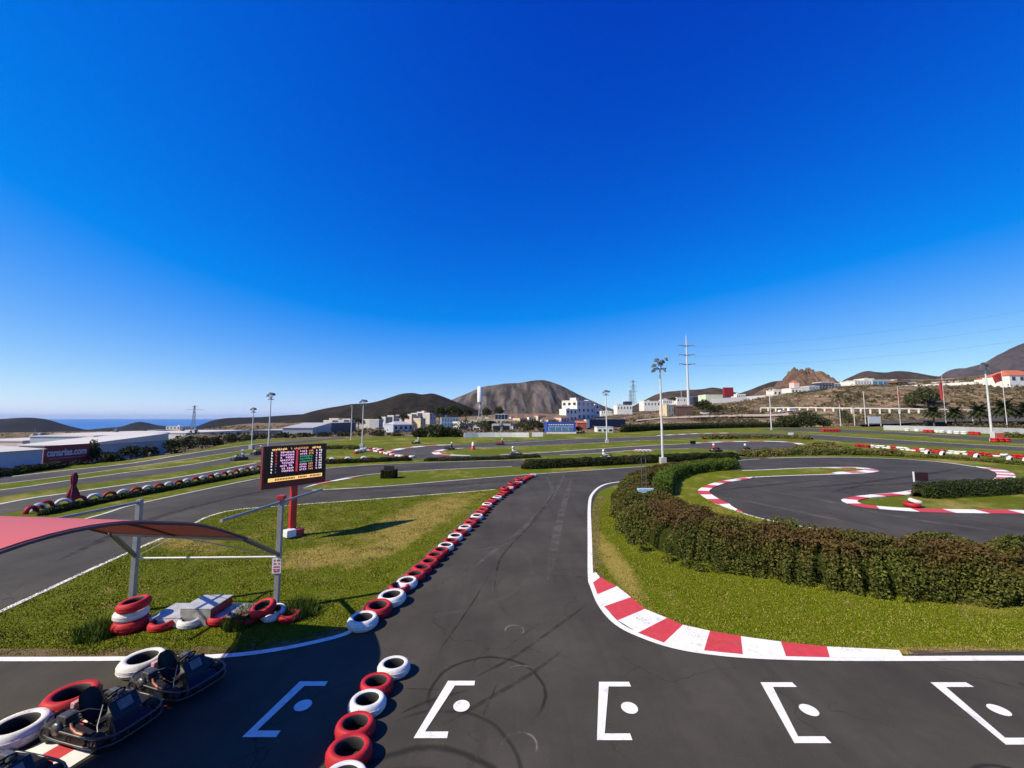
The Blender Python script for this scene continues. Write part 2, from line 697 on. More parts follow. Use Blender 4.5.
mb = MB()
cols = [-300 + 9 * i for i in range(182)]
ring = 84
for px in cols:
    bd, ctl = t_col(px)
    zs = [bd * 0.985]
    far = ctl[-1][0]
    for i in range(1, ring):
        zs.append(bd * (far / bd) ** ((i / (ring - 1)) ** 1.25))
    for Z in zs:
        X = (px - 512) / F * Z
        h = t_height(px, Z)
        amp = min(1.0, max(0.0, (Z - bd) / (0.25 * bd))) * min(2.2, 0.0045 * Z)
        h += amp * (noise.fractal(Vector((X * 0.03, Z * 0.03, 1.7)), 0.9, 2.1, 5))
        mb.v.append((X, Z, h))
for i in range(len(cols) - 1):
    for j in range(ring - 1):
        mb.f.append((i * ring + j, (i + 1) * ring + j, (i + 1) * ring + j + 1, i * ring + j + 1))
        mb.mi.append(0)
        mb.sm.append(True)
struct(mb.build('terrain', M_LAND))

base = [(-45, -40), (70, -40), (130, 20)] + [((px - 512) / F * (t_col(px)[0] + 1.0), t_col(px)[0] + 1.0) for px in range(1330, -301, -15)] + [(-70, 5)]
sheet('grounds', base, 0.0, M_GRASS)

# sea
k = NT('sea_water')
k.color(k.ramp(k.noise(0.0006, 5.0, 0.6), [(0.35, (0.035, 0.14, 0.36)), (0.7, (0.05, 0.17, 0.42))]))
k.b.inputs['Roughness'].default_value = 0.55
k.b.inputs['Specular IOR Level'].default_value = 0.25
k.bump(k.noise(0.02, 4.0), 0.4, 3.0)
mb = MB()
mb.add([(-70000, 1500, -152), (70000, 1500, -152), (70000, 60000, -152), (-70000, 60000, -152)], [(0, 1, 2, 3)])
struct(mb.build('sea', k.m))


# ------------------------------------------------------------------ hills
def hill_material(name, lo, mid, hi, green, gr_amt=0.5, band=None, scale=1.0):
    k = NT(name)
    a = k.noise(0.006 * scale, 6.0, 0.65)
    b = k.noise(0.045 * scale, 6.0, 0.72)
    c = k.ramp(a, [(0.32, lo), (0.52, mid), (0.72, hi)])
    c = k.mix(k.ramp(b, [(0.62 - 0.2 * gr_amt, 0.0), (0.74 - 0.2 * gr_amt, 0.75)]), c, green)
    if band:
        mp = k.n('ShaderNodeMapping')
        mp.inputs['Scale'].default_value = (0.022, 0.004, 0.0035)
        k.l(k.pos(), mp.inputs['Vector'])
        st = k.noise(1.0, 5.0, 0.6, vec=mp.outputs[0], dist=0.4)
        c = k.mix(k.ramp(st, [(0.46, 0.0), (0.62, 0.85)]), c, tuple(x * 1.4 for x in hi))
        c = k.mix(k.ramp(st, [(0.34, 0.8), (0.46, 0.0)]), c, tuple(x * 0.7 for x in lo))
        sx = k.n('ShaderNodeSeparateXYZ')
        k.l(k.pos(), sx.inputs[0])
        hgt = k.math('ADD', sx.outputs[2], k.math('MULTIPLY', k.math('SUBTRACT', a, 0.5), band[2]))
        e = k.math('ABSOLUTE', k.math('SUBTRACT', hgt, band[0]))
        c = k.mix(k.math('MULTIPLY', k.ramp(k.math('DIVIDE', e, band[1]), [(0.5, 1.0), (1.0, 0.0)]), 0.7), c, (0.05, 0.04, 0.032))
    k.color(c)
    k.b.inputs['Roughness'].default_value = 0.95
    k.b.inputs['Specular IOR Level'].default_value = 0.05
    k.bump(b, 0.9, 6.0 / scale)
    return k.m


def hill(name, ridge, Z, depth, m, base_y=432, gully=0.12, gf=1.0, power=1.15, crag=0.0, seed=0.0, nv=36, step=2.0, terrace=None):
    """a real ridge: crest line at distance Z (metres), slopes `depth` metres deep in front and behind"""
    r = crom(ridge, 8)
    xs = [p[0] for p in r]
    ys = [p[1] for p in r]
    x0, x1 = xs[0], xs[-1]
    n = int((x1 - x0) / step) + 1
    zb = yz(base_y, Z)
    mb = MB()
    V = []
    sc = F / Z
    for i in range(n):
        px = x0 + (x1 - x0) * i / (n - 1)
        y = float(np.interp(px, xs, ys))
        top = yz(y, Z)
        X = (px - 512) / F * Z
        H = top - zb
        for j in range(nv):
            t = j / (nv - 1)                      # 0 foot, 0.62 crest, 1 back foot
            if t <= 0.62:
                s = t / 0.62
                Yp = Z - depth * (1 - s)
            else:
                s = (1 - t) / 0.38
                Yp = Z + depth * (1 - s)
            hh = H * s ** power
            if terrace and s > terrace[0]:
                q = (s - terrace[0]) / (1 - terrace[0])
                hh = H * (terrace[0] ** power + (1 - terrace[0] ** power) * min(1, (q / terrace[1])) * (1 - 0.12 * (1 - q)))
            gx = X * sc * 0.035 * gf
            g = noise.fractal(Vector((gx + 0.5 * s + seed, s * 0.9 + seed, seed)), 0.8, 2.1, 5)
            rg = abs(noise.noise(Vector((gx * 1.4 + 0.35 * s + seed * 2, s * 0.55, seed + 5))))
            env = math.sin(PI * min(1, s)) * 0.9 + 0.1
            hh += H * gully * (0.7 * g + (0.35 - rg) * 1.5) * env * min(1, s * 3)
            if crag:
                cn = noise.fractal(Vector((X * sc * 0.10 + seed, s * 4, seed)), 0.7, 2.3, 5)
                hh += H * crag * (cn * 0.7 + (0.3 - abs(noise.noise(Vector((X * sc * 0.28, s * 9, seed + 2)))))) * s
            V.append((X + (Yp - Z) * (px - 512) / F * 0.55, Yp, zb + hh - (3 if s == 0 else 0)))
    mb.v = V
    for i in range(n - 1):
        for j in range(nv - 1):
            mb.f.append((i * nv + j, (i + 1) * nv + j, (i + 1) * nv + j + 1, i * nv + j + 1))
            mb.mi.append(0)
            mb.sm.append(True)
    return struct(mb.build(name, m))


MH_DARK = hill_material('dark_coastal_hill', (0.017, 0.014, 0.014), (0.026, 0.022, 0.019), (0.041, 0.031, 0.026), (0.013, 0.014, 0.011), 0.5, scale=0.5)
MH_CONE = hill_material('scrubby_cone_hill', (0.019, 0.015, 0.011), (0.032, 0.025, 0.017), (0.052, 0.039, 0.026), (0.010, 0.011, 0.006), 0.75)
MH_MTN = hill_material('brown_gullied_mountain', (0.046, 0.039, 0.034), (0.076, 0.063, 0.054), (0.115, 0.095, 0.080), (0.040, 0.038, 0.026), 0.42, band=(200, 16, 60), scale=0.7)
MH_RIDGE = hill_material('brown_ridge', (0.044, 0.034, 0.026), (0.073, 0.054, 0.042), (0.104, 0.078, 0.058), (0.026, 0.024, 0.014), 0.6)
MH_ROCK = hill_material('red_rock_crag', (0.060, 0.042, 0.034), (0.15, 0.092, 0.064), (0.25, 0.155, 0.105), (0.040, 0.036, 0.022), 0.55, scale=3.0)
MH_FAR = hill_material('far_ridge_rock', (0.09, 0.08, 0.07), (0.12, 0.10, 0.09), (0.15, 0.13, 0.11), (0.07, 0.07, 0.05), 0.4, scale=0.2)

hill('coastal_hill', [(-330, 432), (-200, 424), (-100, 421), (-30, 419.5), (0, 418.6), (22, 417.3), (36, 417.6), (50, 419.6), (64, 424), (75, 427.5), (88, 430.5), (110, 433)], 3000, 700, MH_DARK, 436, 0.05, seed=1.3)
hill('coastal_hill', [(60, 433), (100, 428.4), (122, 426.5), (134, 422.8), (141, 421.3), (149, 422.5), (160, 425), (180, 426.8), (215, 428.5), (260, 431)], 3600, 600, MH_DARK, 436, 0.05, seed=3.1)
hill('long_dark_ridge', [(180, 431), (200, 426.5), (212, 421), (224, 418), (236, 417.2), (262, 416.6), (300, 414.0), (340, 414), (380, 416), (420, 420)], 2600, 700, MH_DARK, 434, 0.06, seed=7.7)
hill('cone_hill', [(270, 426), (292, 418), (312, 411.5), (330, 407), (352, 403.5), (372, 402), (390, 397), (402, 392.8), (412, 391.6), (421, 393.4), (432, 392.6), (441, 395), (452, 399.6), (462, 403.5), (476, 409), (500, 416), (530, 424)], 1300, 420, MH_CONE, 428, 0.07, 1.2, seed=2.2)
hill('brown_mountain', [(380, 428), (410, 417), (436, 405.5), (450, 400.5), (462, 395.5), (478, 388.5), (490, 385.2), (503, 383.4), (518, 382.4), (530, 380.6), (538, 379.8), (546, 380.2), (556, 383), (566, 387.5), (578, 393.5), (590, 399.5), (602, 405), (618, 411), (650, 419)], 2100, 620, MH_MTN, 424, 0.13, 1.5, seed=4.4, nv=60, step=1.0, power=1.25)
hill('far_ridge', [(540, 421), (570, 416.5), (595, 412.6), (612, 411.6), (630, 411.2), (650, 412), (680, 415), (720, 421)], 14000, 2500, MH_FAR, 425, 0.06, seed=5.5)
hill('low_brown_ridge', [(600, 419), (622, 411), (640, 402.5), (652, 396), (664, 391.8), (680, 390), (698, 389), (712, 387), (722, 388.5), (735, 392), (750, 393.5), (775, 395), (800, 398)], 1000, 300, MH_RIDGE, 414, 0.08, 1.4, seed=6.1)
hill('grey_ridge', [(720, 404), (738, 394), (752, 389), (766, 383.5), (780, 380), (800, 384), (830, 392), (850, 400)], 1150, 260, MH_RIDGE, 408, 0.08, 1.2, seed=8.8)
hill('red_rock_crag', [(742, 402), (757, 393), (770, 388), (780, 382), (787, 376), (793, 371.8), (799, 368.2), (803, 367), (808, 369.5), (814, 370.2), (819, 369.6), (824, 374), (829, 378), (836, 382.5), (845, 389), (856, 397)], 800, 170, MH_ROCK, 404, 0.12, 2.0, crag=0.22, seed=9.3, nv=52, step=0.8)
hill('grey_ridge', [(815, 398), (832, 387.5), (845, 380), (856, 374.6), (868, 370.5), (878, 371.6), (888, 371.8), (900, 370), (914, 371.6), (930, 374.6), (946, 377), (965, 380), (990, 386)], 1500, 380, MH_RIDGE, 400, 0.10, 1.3, seed=10.2)
hill('big_purple_mountain', [(905, 394), (925, 383), (941, 376.5), (950, 371), (958, 368.2), (968, 367.6), (980, 364.5), (990, 361), (1000, 355.5), (1012, 349.2), (1026, 343), (1060, 333), (1120, 318), (1200, 312), (1330, 330), (1420, 380)], 3200, 900, hill_material('purple_mountain', (0.058, 0.045, 0.045), (0.083, 0.064, 0.060), (0.115, 0.089, 0.083), (0.035, 0.032, 0.029), 0.5, scale=0.45), 398, 0.12, 1.2, seed=12.0)

# ------------------------------------------------------------------ track surfaces
# main paddock sheet, with lawns laid on it
px_sheet('asphalt_apron', [(-420, 612), (-80, 563), (0, 540), (97, 515), (128, 506), (190, 492), (256, 478.5), (290, 474), (328, 468), (384, 464), (450, 461.5), (512, 460),
                           (575, 459), (640, 457.5), (720, 456.5), (768, 457.8), (800, 457.2), (850, 457), (896, 458.5), (930, 461), (952, 463.2), (975, 466.5), (991, 470.5), (997, 475), (990, 480),
                           (969, 484), (922, 489.3), (896, 493), (862, 495.5), (847, 498), (841, 500.3), (848, 504), (870, 508.3), (930, 512.5), (1024, 514), (1200, 515, 1), (1500, 545, 1),
                           (2600, 768, 1), (3600, 1400, 1), (3600, 4000, 1), (-3600, 4000, 1), (-3600, 1400, 1), (-2300, 1000, 1)], 0.004, M_ASPH)
LAWN1 = [(-300, 668, 1), (-200, 655), (-60, 626), (0, 609), (111, 558.5), (182, 528), (206, 516), (234, 509), (275, 505.5), (384, 497.6), (452, 492.5), (492, 489, 1), (500, 492), (478, 510.5), (446, 543.5), (420, 566), (398, 586),
         (362, 618.5), (345, 631), (300, 643), (250, 651), (200, 654.5), (120, 656), (0, 656), (-120, 656)]
LAWN2 = [(1500, 651, 1), (1024, 651), (905, 651, 1), (905, 655), (800, 651), (740, 647), (680, 638), (640, 622), (612, 602), (597, 580), (593.5, 560), (592, 535), (592, 512), (596, 497), (606, 488.5), (632, 482), (660, 477), (700, 472),
         (735, 470.8), (768, 470), (800, 468.3), (850, 467.3), (872, 469), (878, 470.8), (870, 472.4), (850, 473.6), (800, 475), (755, 476.8), (722, 481), (703, 487), (699, 493), (716, 503.5), (760, 518), (830, 531), (900, 541), (1024, 553), (1500, 590, 1)]
LAWN3 = [(303, 488.5), (318, 483.5), (345, 478.5), (384, 473.5), (430, 470.5), (512, 467), (575, 463), (640, 461), (700, 459.5), (760, 458.6, 1), (700, 463), (640, 466.4), (575, 471), (512, 475.4), (448, 480.5), (384, 486), (330, 490)]
px_sheet('lawn', LAWN1, 0.010, M_GRASSN)
px_sheet('lawn', LAWN2, 0.010, M_GRASSN)
px_sheet('grass_verge', LAWN3, 0.010, M_GRASS)

# far roads on the left
px_sheet('track_road', [(-260, 507, 1), (-60, 485), (0, 477.5), (60, 470.8), (128, 463.5), (190, 453.3), (256, 444), (300, 439.5), (345, 437, 1), (345, 438.6, 1), (300, 442.5), (256, 448.5), (190, 458.8), (128, 467.6), (60, 477), (0, 484), (-60, 492), (-260, 518, 1)], 0.004, M_ASPH2)
px_sheet('track_road', [(-260, 528, 1), (-60, 499), (0, 490), (60, 481.5), (128, 472.2), (190, 464.5), (256, 453), (310, 448.2), (360, 446, 1), (360, 447.6, 1), (310, 451.6), (256, 458), (190, 470), (128, 478.6), (60, 487.6), (0, 496.8), (-60, 506), (-260, 541, 1)], 0.004, M_ASPH2)
px_sheet('track_road', [(-260, 560, 1), (-60, 515), (0, 504), (60, 494), (128, 484.3), (190, 475.2), (256, 462.8), (262, 462, 1), (266, 466, 1), (256, 467.8), (190, 479), (128, 489.8), (60, 502), (0, 515), (-60, 529), (-260, 592, 1)], 0.004, M_ASPH2)
# back hairpin and the roads across the middle
px_sheet('track_road', [(384, 455), (388, 452.2), (404, 449), (430, 446), (470, 444.3), (512, 441), (575, 438.9), (640, 436.8), (670, 435.2), (700, 433.8), (740, 433), (768, 433.2), (800, 434), (830, 435.5), (896, 439.8), (960, 443.6), (1060, 449, 1), (1060, 453.5, 1), (960, 447.2), (880, 443.5), (850, 442), (815, 439), (800, 437.2), (768, 436),
                          (711, 436.3), (690, 438), (640, 440.3), (575, 444), (512, 446.6), (470, 447.8), (445, 449.3), (434, 451.3), (432, 453.3), (440, 455.2), (470, 455.8), (500, 455), (540, 452.6), (590, 449.2), (640, 446), (690, 443.5), (730, 442), (770, 441.6), (792, 443), (801, 446),
                          (790, 450), (768, 452), (735, 450.5), (715, 449.3), (690, 448.4), (640, 449.6), (600, 453), (560, 455), (500, 457.3), (440, 459), (410, 458.8), (392, 457.6)], 0.004, M_ASPH2)
px_sheet('track_road', [(758, 429.6), (800, 428.2), (850, 429.8), (896, 432), (950, 435), (1024, 440), (1090, 444, 1), (1090, 449, 1), (1024, 443.6), (985, 441), (950, 438), (896, 434.6), (850, 432.8), (800, 431)], 0.004, M_ASPH2)

# painted edge lines
LW = 0.13
px_line('edge_line', [(-200, 690), (-60, 640.5), (0, 612), (111, 560.5), (182, 529.8), (206, 517.6), (234, 510.3), (275, 506.6), (384, 498.5), (452, 493.3), (496, 489.6)], LW, 0.014, M_WHITE)
px_line('edge_line', [(-300, 659.8), (0, 659.8), (120, 659.3), (200, 657.6), (250, 654), (300, 645.8), (345, 634.5), (362, 622)], LW, 0.014, M_WHITE)
px_line('edge_line', [(0, 541), (97, 515.8), (128, 506.3), (190, 492.6), (256, 479), (290, 474.3), (328, 468.3), (384, 464.4), (450, 461.9), (512, 460.3), (575, 459.3), (640, 457.8), (700, 457)], 0.16, 0.014, M_YELLOWISH)
px_line('edge_line', [(303, 488.5), (345, 478.2), (384, 473.2), (430, 470.2), (512, 466.6)], 0.16, 0.014, M_YELLOWISH)
px_line('edge_line', [(312, 490.4), (384, 486.4), (448, 481), (512, 475.8), (575, 471.4), (640, 466.8), (700, 463.2), (760, 459)], 0.16, 0.014, M_YELLOWISH)
px_line('edge_line', [(768, 458.2), (800, 457.5), (850, 457.3), (896, 458.8), (930, 461.2), (952, 463.5), (975, 466.8)], 0.22, 0.014, M_WHITE)
px_line('edge_line', [(1500, 658.9), (1024, 658.9), (922, 659.2), (827, 659), (764, 657.4), (719, 654.2), (678, 648), (646, 638.2), (619, 625.2), (602, 607), (593, 587), (590.6, 577), (589.8, 541), (589.4, 506), (593, 493.3), (605, 484.6), (628, 481)], 0.15, 0.014, M_WHITE)
px_line('edge_line', [(742, 470.6), (768, 469.8), (800, 468.2), (850, 467.2), (870, 468.6)], 0.2, 0.014, M_WHITE)
px_line('edge_line', [(878, 471), (870, 472.5), (850, 473.8), (800, 475.3), (755, 477.2), (735, 479)], 0.2, 0.014, M_WHITE)
px_line('edge_line', [(716, 503.8), (760, 518.4), (830, 531.5), (900, 541.5)], 0.14, 0.014, M_WHITE)
px_line('edge_line', [(969, 484), (922, 489.3), (896, 493), (870, 495)], 0.16, 0.014, M_WHITE)
for pts, wd in (([(-200, 514), (0, 490.2), (60, 481.8), (128, 472.4), (190, 464.7), (256, 453.2), (310, 448.3), (358, 446.2)], 0.2), ([(-200, 547), (0, 504.2), (60, 494.2), (128, 484.5), (190, 475.4), (256, 463)], 0.25),
                ([(0, 478), (60, 471), (128, 463.8), (190, 453.6), (256, 444.2), (330, 438)], 0.25), ([(0, 484), (60, 477), (128, 467.6), (190, 458.8), (256, 448.5)], 0.15),
                ([(500, 443.6), (575, 439), (640, 437), (670, 435.4)], 0.3), ([(434, 451.3), (445, 449.3), (470, 447.8), (512, 446.6), (575, 444), (640, 440.3)], 0.2),
                ([(500, 455), (540, 452.8), (590, 449.4), (640, 446.2), (690, 443.6)], 0.35), ([(560, 455), (600, 453.1), (640, 449.8), (690, 448.6)], 0.25),
                ([(740, 433.2), (768, 433.4), (800, 434.2), (830, 435.7), (896, 440), (960, 443.8), (1040, 448)], 0.55), ([(800, 428.4), (850, 430), (896, 432.2), (960, 435.8)], 0.4)):
    px_line('edge_line', pts, wd, 0.014, M_YELLOWISH)

# grid boxes: bracket and dot, all alike, on one straight
def grid_box(tl, tr, bl, br, dot, dr):
    a, b, c, d = G(*tl), G(*tr), G(*bl), G(*br)
    mb = MB()
    wv = 0.115
    x0, y0, y1 = (a.x + c.x) / 2, c.y, a.y
    ax, cx = a.x, c.x
    V = [(ax, y1), (b.x, b.y), (b.x + 0.0, b.y - wv), (ax + wv * 1.15, y1 - wv), (cx + wv * 1.15, y0 + wv), (d.x, d.y + wv), (d.x, d.y), (cx, y0)]
    mb.add([(p[0], p[1], 0) for p in V], [(0, 3, 2, 1), (0, 7, 4, 3), (7, 6, 5, 4)])
    o = G(*dot)
    ring = [(o.x + dr * math.cos(q * PI / 16), o.y + dr * math.sin(q * PI / 16), 0.0) for q in range(32)]
    mb.add(ring, [tuple(range(32))])
    mb.v = [(p[0], p[1], 0.012) for p in mb.v]
    struct(mb.build('grid_box_marking', M_WHITE))


grid_box((448, 681.5), (475, 681.5), (413.5, 739), (447, 739), (461.5, 706.5), 0.125)
grid_box((599, 682.5), (629, 682.5), (597, 741), (632.5, 741), (629.5, 708.5), 0.125)
grid_box((760.5, 683), (792, 683), (794.5, 744), (831.5, 744), (809, 710.7), 0.125)
grid_box((930.5, 683), (966, 683), (1006, 745.5), (1048, 745.5), (999, 710.7), 0.125)
grid_box((300, 682), (328, 682), (242, 738), (276, 738), (303, 706), 0.125)

# kerbs
def kerb_blocks(name, secs, h=0.03):
    """(asphalt-side pixel, grass-side pixel) pairs and the colour of the block that follows"""
    mb = MB()
    for (o1, i1, col), (o2, i2, _c) in zip(secs, secs[1:]):
        n = 4
        for q in range(n):
            t0, t1 = q / n, (q + 1) / n
            L = lambda a, b, t: G(a[0] + (b[0] - a[0]) * t, a[1] + (b[1] - a[1]) * t)
            A, B, C, D = L(o1, o2, t0), L(o1, o2, t1), L(i1, i2, t1), L(i1, i2, t0)
            top = [(A.x, A.y, 0.016), (B.x, B.y, 0.016), (C.x, C.y, 0.016 + h), (D.x, D.y, 0.016 + h)]
            mb.add(top, [(0, 1, 2, 3)] if (B - A).cross(C - A).z > 0 else [(3, 2, 1, 0)], col)
            mb.add([(C.x, C.y, 0.016 + h), (D.x, D.y, 0.016 + h), (D.x, D.y, 0), (C.x, C.y, 0)], [(0, 1, 2, 3)], col)
    return struct(mb.build(name, [M_WHITE, M_REDP]))


kerb_blocks('kerb', [((591.2, 574), (596, 574), 0), ((593, 583), (600, 579), 1), ((597.5, 595), (617, 588), 0), ((604, 607), (631, 599), 1), ((618, 621), (645, 611), 0), ((638, 633.5), (667, 620), 1), ((664, 643.5), (683, 627), 0), ((704, 651.2), (710, 633), 1),
                     ((743, 655), (741, 638.5), 0), ((786, 657), (781, 644), 1), ((830, 658.2), (827, 649), 0), ((904, 658.6), (899, 652.5), 0)])


def kerb_path(name, px, w, side, pitch, m=None, start=0, h=0.03):
    pts = resample([G(*q) for q in crom(px, 8)], pitch / 3)
    a = pts
    b = offset_path(pts, w * side)
    mb = MB()
    for i in range(len(pts) - 1):
        col = (i // 3 + start) % 2
        n = len(pts) - 1
        ta, tb = min(1, min(i, n - i) / 4.0), min(1, min(i + 1, n - i - 1) / 4.0)
        q0, q1 = a[i].lerp(b[i], max(0.08, ta)), a[i + 1].lerp(b[i + 1], max(0.08, tb))
        A, B, C, D = a[i], a[i + 1], q1, q0
        f = (0, 1, 2, 3) if (B - A).to_2d().cross((C - A).to_2d()) > 0 else (3, 2, 1, 0)
        mb.add([(A.x, A.y, 0.016), (B.x, B.y, 0.016), (C.x, C.y, 0.016 + h), (D.x, D.y, 0.016 + h)], [f], col)
        mb.add([(C.x, C.y, 0.016 + h), (D.x, D.y, 0.016 + h), (D.x, D.y, 0), (C.x, C.y, 0)], [(0, 1, 2, 3)], col)
    return struct(mb.build(name, m or [M_WHITE, M_REDP]))


KM = [M_WHITE, M_REDF]
kerb_path('kerb', [(755, 476.8), (722, 481), (703, 487), (698.5, 493), (716, 504), (742, 512.6)], 0.62, 1, 1.3)
kerb_path('kerb', [(975, 466.8), (991, 470.5), (997, 475), (990, 480), (969, 484), (960, 485.4)], 0.9, 1, 1.2, KM)
kerb_path('kerb', [(930, 488.2), (896, 493), (862, 495.5), (847, 498), (841, 500.3), (848, 504), (870, 508.3), (930, 512.5), (1024, 514), (1080, 514.3)], 0.65, 1, 1.5, None)
kerb_path('kerb', [(820, 467.8), (850, 467.3), (872, 469), (878, 470.8), (870, 472.4), (850, 473.6), (825, 474.4)], 0.8, -1, 1.6, KM)
kerb_path('kerb', [(300, 489), (305, 487.5), (318, 483.5), (345, 478.5), (372, 475)], 0.5, -1, 1.6, KM)
kerb_path('kerb', [(470, 447.8), (445, 449.3), (434, 451.3), (432, 453.3), (440, 455.2), (470, 455.8)], 1.0, 1, 2.5, KM)
kerb_path('kerb', [(386, 453.4), (404, 449), (430, 446), (458, 444.8)], 1.0, 1, 2.5, KM)
kerb_path('kerb', [(690, 443.6), (730, 442), (770, 441.6), (792, 443), (801, 446)], 1.1, 1, 3.0, KM)
kerb_path('kerb', [(656, 435.8), (700, 433.8), (740, 433)], 1.3, 1, 3.0, KM)

# ------------------------------------------------------------------ the air over the coast
hz = bpy.data.materials.new('coastal_haze')
hz.use_nodes = True
hz.node_tree.nodes.clear()
ho = hz.node_tree.nodes.new('ShaderNodeOutputMaterial')
hv = hz.node_tree.nodes.new('ShaderNodeVolumePrincipled')
hv.inputs['Color'].default_value = (0.42, 0.66, 1.0, 1.0)
hv.inputs['Density'].default_value = 0.000013
hv.inputs['Anisotropy'].default_value = 0.0
hz.node_tree.links.new(hv.outputs[0], ho.inputs['Volume'])
o = MB().box((0, 30400, 118), (146000, 61400, 544)).build('haze', hz)
stuff(o, 'thin pale coastal haze over the sea and far hills', 'haze')


def decal(name, col, alpha, scale=3.0, lo=0.35):
    k = NT(name)
    k.color(col)
    k.b.inputs['Roughness'].default_value = 0.9
    k.b.inputs['Specular IOR Level'].default_value = 0.1
    k.l(k.ramp(k.noise(scale, 5.0, 0.7), [(lo, 0.0), (lo + 0.25, alpha)]), k.b.inputs['Alpha'])
    return k.m


M_SKID = decal('rubber_streak', (0.016, 0.015, 0.014), 0.36)
M_WORN = decal('polished_streak', (0.14, 0.128, 0.11), 0.62, 1.2)
for pts, wd in (([(476.6, 676.6), (514, 657), (555, 628), (585, 606)], 0.07), ([(440, 727), (487, 700), (531, 674), (562, 651)], 0.08), ([(400, 714), (430.6, 700.7), (470, 690)], 0.06), ([(439, 652), (456, 627), (473, 602), (492, 570)], 0.05),
                ([(483, 716), (490, 700), (497, 684)], 0.03), ([(404, 689), (440, 690)], 0.03), ([(940, 711), (970, 719)], 0.035), ([(548, 508), (520, 536), (500, 560), (494, 590)], 0.07)):
    struct(strip_mb([G(*q) for q in crom(pts, 8)], wd, 0.0085, taper=True).build('skid_mark', M_SKID))
for pts, wd in (([(566, 470), (560, 484), (548, 503), (522, 530), (498, 548), (476, 566)], 0.22), ([(546, 476), (552, 490), (546, 505), (530, 524)], 0.25), ([(572, 478), (560, 520), (548, 580)], 0.30), ([(470, 552), (500, 545), (530, 528)], 0.10),
                ([(760, 490), (820, 500), (900, 517), (990, 530)], 0.5), ([(740, 500), (800, 512), (880, 530)], 0.4), ([(330, 500), (420, 492), (520, 480)], 0.4)):
    struct(strip_mb([G(*q) for q in crom(pts, 8)], wd, 0.0075, taper=True).build('skid_mark', M_WORN))
for pts, wd in (([(800, 488), (850, 484), (900, 478), (940, 472), (960, 468)], 0.5), ([(830, 493), (860, 486), (900, 484), (950, 478)], 0.35), ([(720, 490), (760, 486), (820, 480)], 0.4), ([(300, 492), (400, 488), (500, 482), (580, 476)], 0.35), ([(60, 560), (150, 520), (250, 494), (350, 478), (460, 469)], 0.5)):
    struct(strip_mb([G(*q) for q in crom(pts, 8)], wd, 0.0065, taper=True).build('skid_mark', M_SKID))
M_SOIL = decal('bare_soil', (0.20, 0.135, 0.075), 0.95, 2.2, 0.36)
for pts, wd in (([(-120, 654), (0, 654), (120, 654), (200, 652.5), (250, 649), (300, 641), (345, 629)], 0.30), ([(905, 652.5), (960, 649.5), (1024, 649.5), (1200, 649.5)], 0.20), ([(598, 585), (596, 560), (595, 535), (596, 512), (601, 497)], 0.35),
                ([(619, 603), (645, 621), (684, 636), (740, 645.5), (800, 649.5), (900, 652)], 0.22), ([(362, 616), (400, 583), (446, 542), (478, 509)], 0.45)):
    struct(strip_mb([G(*q) for q in crom(pts, 8)], wd, 0.0135).build('bare_earth', M_SOIL))
# ------------------------------------------------------------------ materials of the things


def tyre_paint(name, col, spec):
    """paint on rubber: chips, scuffs and road grime"""
    k = NT(name)
    c = k.ramp(k.noise(5.0, 5.0), [(0.3, tuple(x * 0.8 for x in col)), (0.7, col)])
    c = k.mix(k.ramp(k.noise(3.0, 6.0, 0.72), [(0.50, 0.0), (0.72, 0.55)]), c, tuple(x * 0.35 + 0.02 for x in col))
    c = k.mix(k.ramp(k.noise(26.0, 5.0, 0.75), [(0.60, 0.0), (0.66, 0.85)]), c, (0.03, 0.028, 0.026))
    c = k.mix(k.ramp(k.noise(9.0, 6.0, 0.8), [(0.63, 0.0), (0.70, 0.8)]), c, (0.05, 0.045, 0.04))
    k.color(c)
    k.b.inputs['Roughness'].default_value = 0.6
    k.b.inputs['Specular IOR Level'].default_value = spec
    k.bump(k.noise(60.0, 3.0), 0.25, 0.005)
    return k.m


M_TRED = tyre_paint('red_painted_rubber', (0.50, 0.018, 0.026), 0.25)
M_TWHITE = tyre_paint('white_painted_rubber', (0.76, 0.74, 0.70), 0.25)
M_RUB = mat('black_rubber', (0.014, 0.013, 0.013), 0.75, var=0.3, scale=20)
M_STEEL = mat('galvanised_steel', (0.30, 0.30, 0.29), 0.5, 0.15, var=0.2, scale=6)
M_ALU = mat('polished_tube', (0.085, 0.082, 0.08), 0.35, 0.6, var=0.15, scale=10)
M_GREYPOST = mat('grey_post_paint', (0.30, 0.30, 0.29), 0.55, 0.2, var=0.18, scale=3, dirt=(0.16, 0.14, 0.12))
M_DARKEDGE = mat('dark_red_grey_paint', (0.10, 0.055, 0.055), 0.6)
M_BLACK = mat('black_plastic', (0.008, 0.008, 0.008), 0.6, var=0.2, scale=12)
M_NAVY = mat('dark_blue_bodywork', (0.005, 0.007, 0.012), 0.5, var=0.2, scale=8)
M_DRED = mat('dark_red_enamel', (0.26, 0.014, 0.018), 0.4, var=0.2, scale=4)
M_DARKB = mat('dark_maroon_board', (0.026, 0.007, 0.009), 0.5)
M_HOUS = mat('maroon_housing', (0.13, 0.010, 0.014), 0.45, var=0.2, scale=4)
M_POSTRED = mat('red_enamel', (0.45, 0.022, 0.022), 0.4, var=0.15, scale=4)
M_PLATEG = mat('scuffed_plate', (0.16, 0.155, 0.14), 0.5, var=0.3, scale=14)
M_CREAM = mat('white_plastic', (0.72, 0.71, 0.68), 0.4, var=0.1, scale=8)
M_CONC = mat('concrete', (0.42, 0.40, 0.37), 0.85, var=0.2, scale=3, bump=0.2)
M_LAMPGREY = mat('floodlight_grey', (0.16, 0.16, 0.17), 0.4, 0.5)
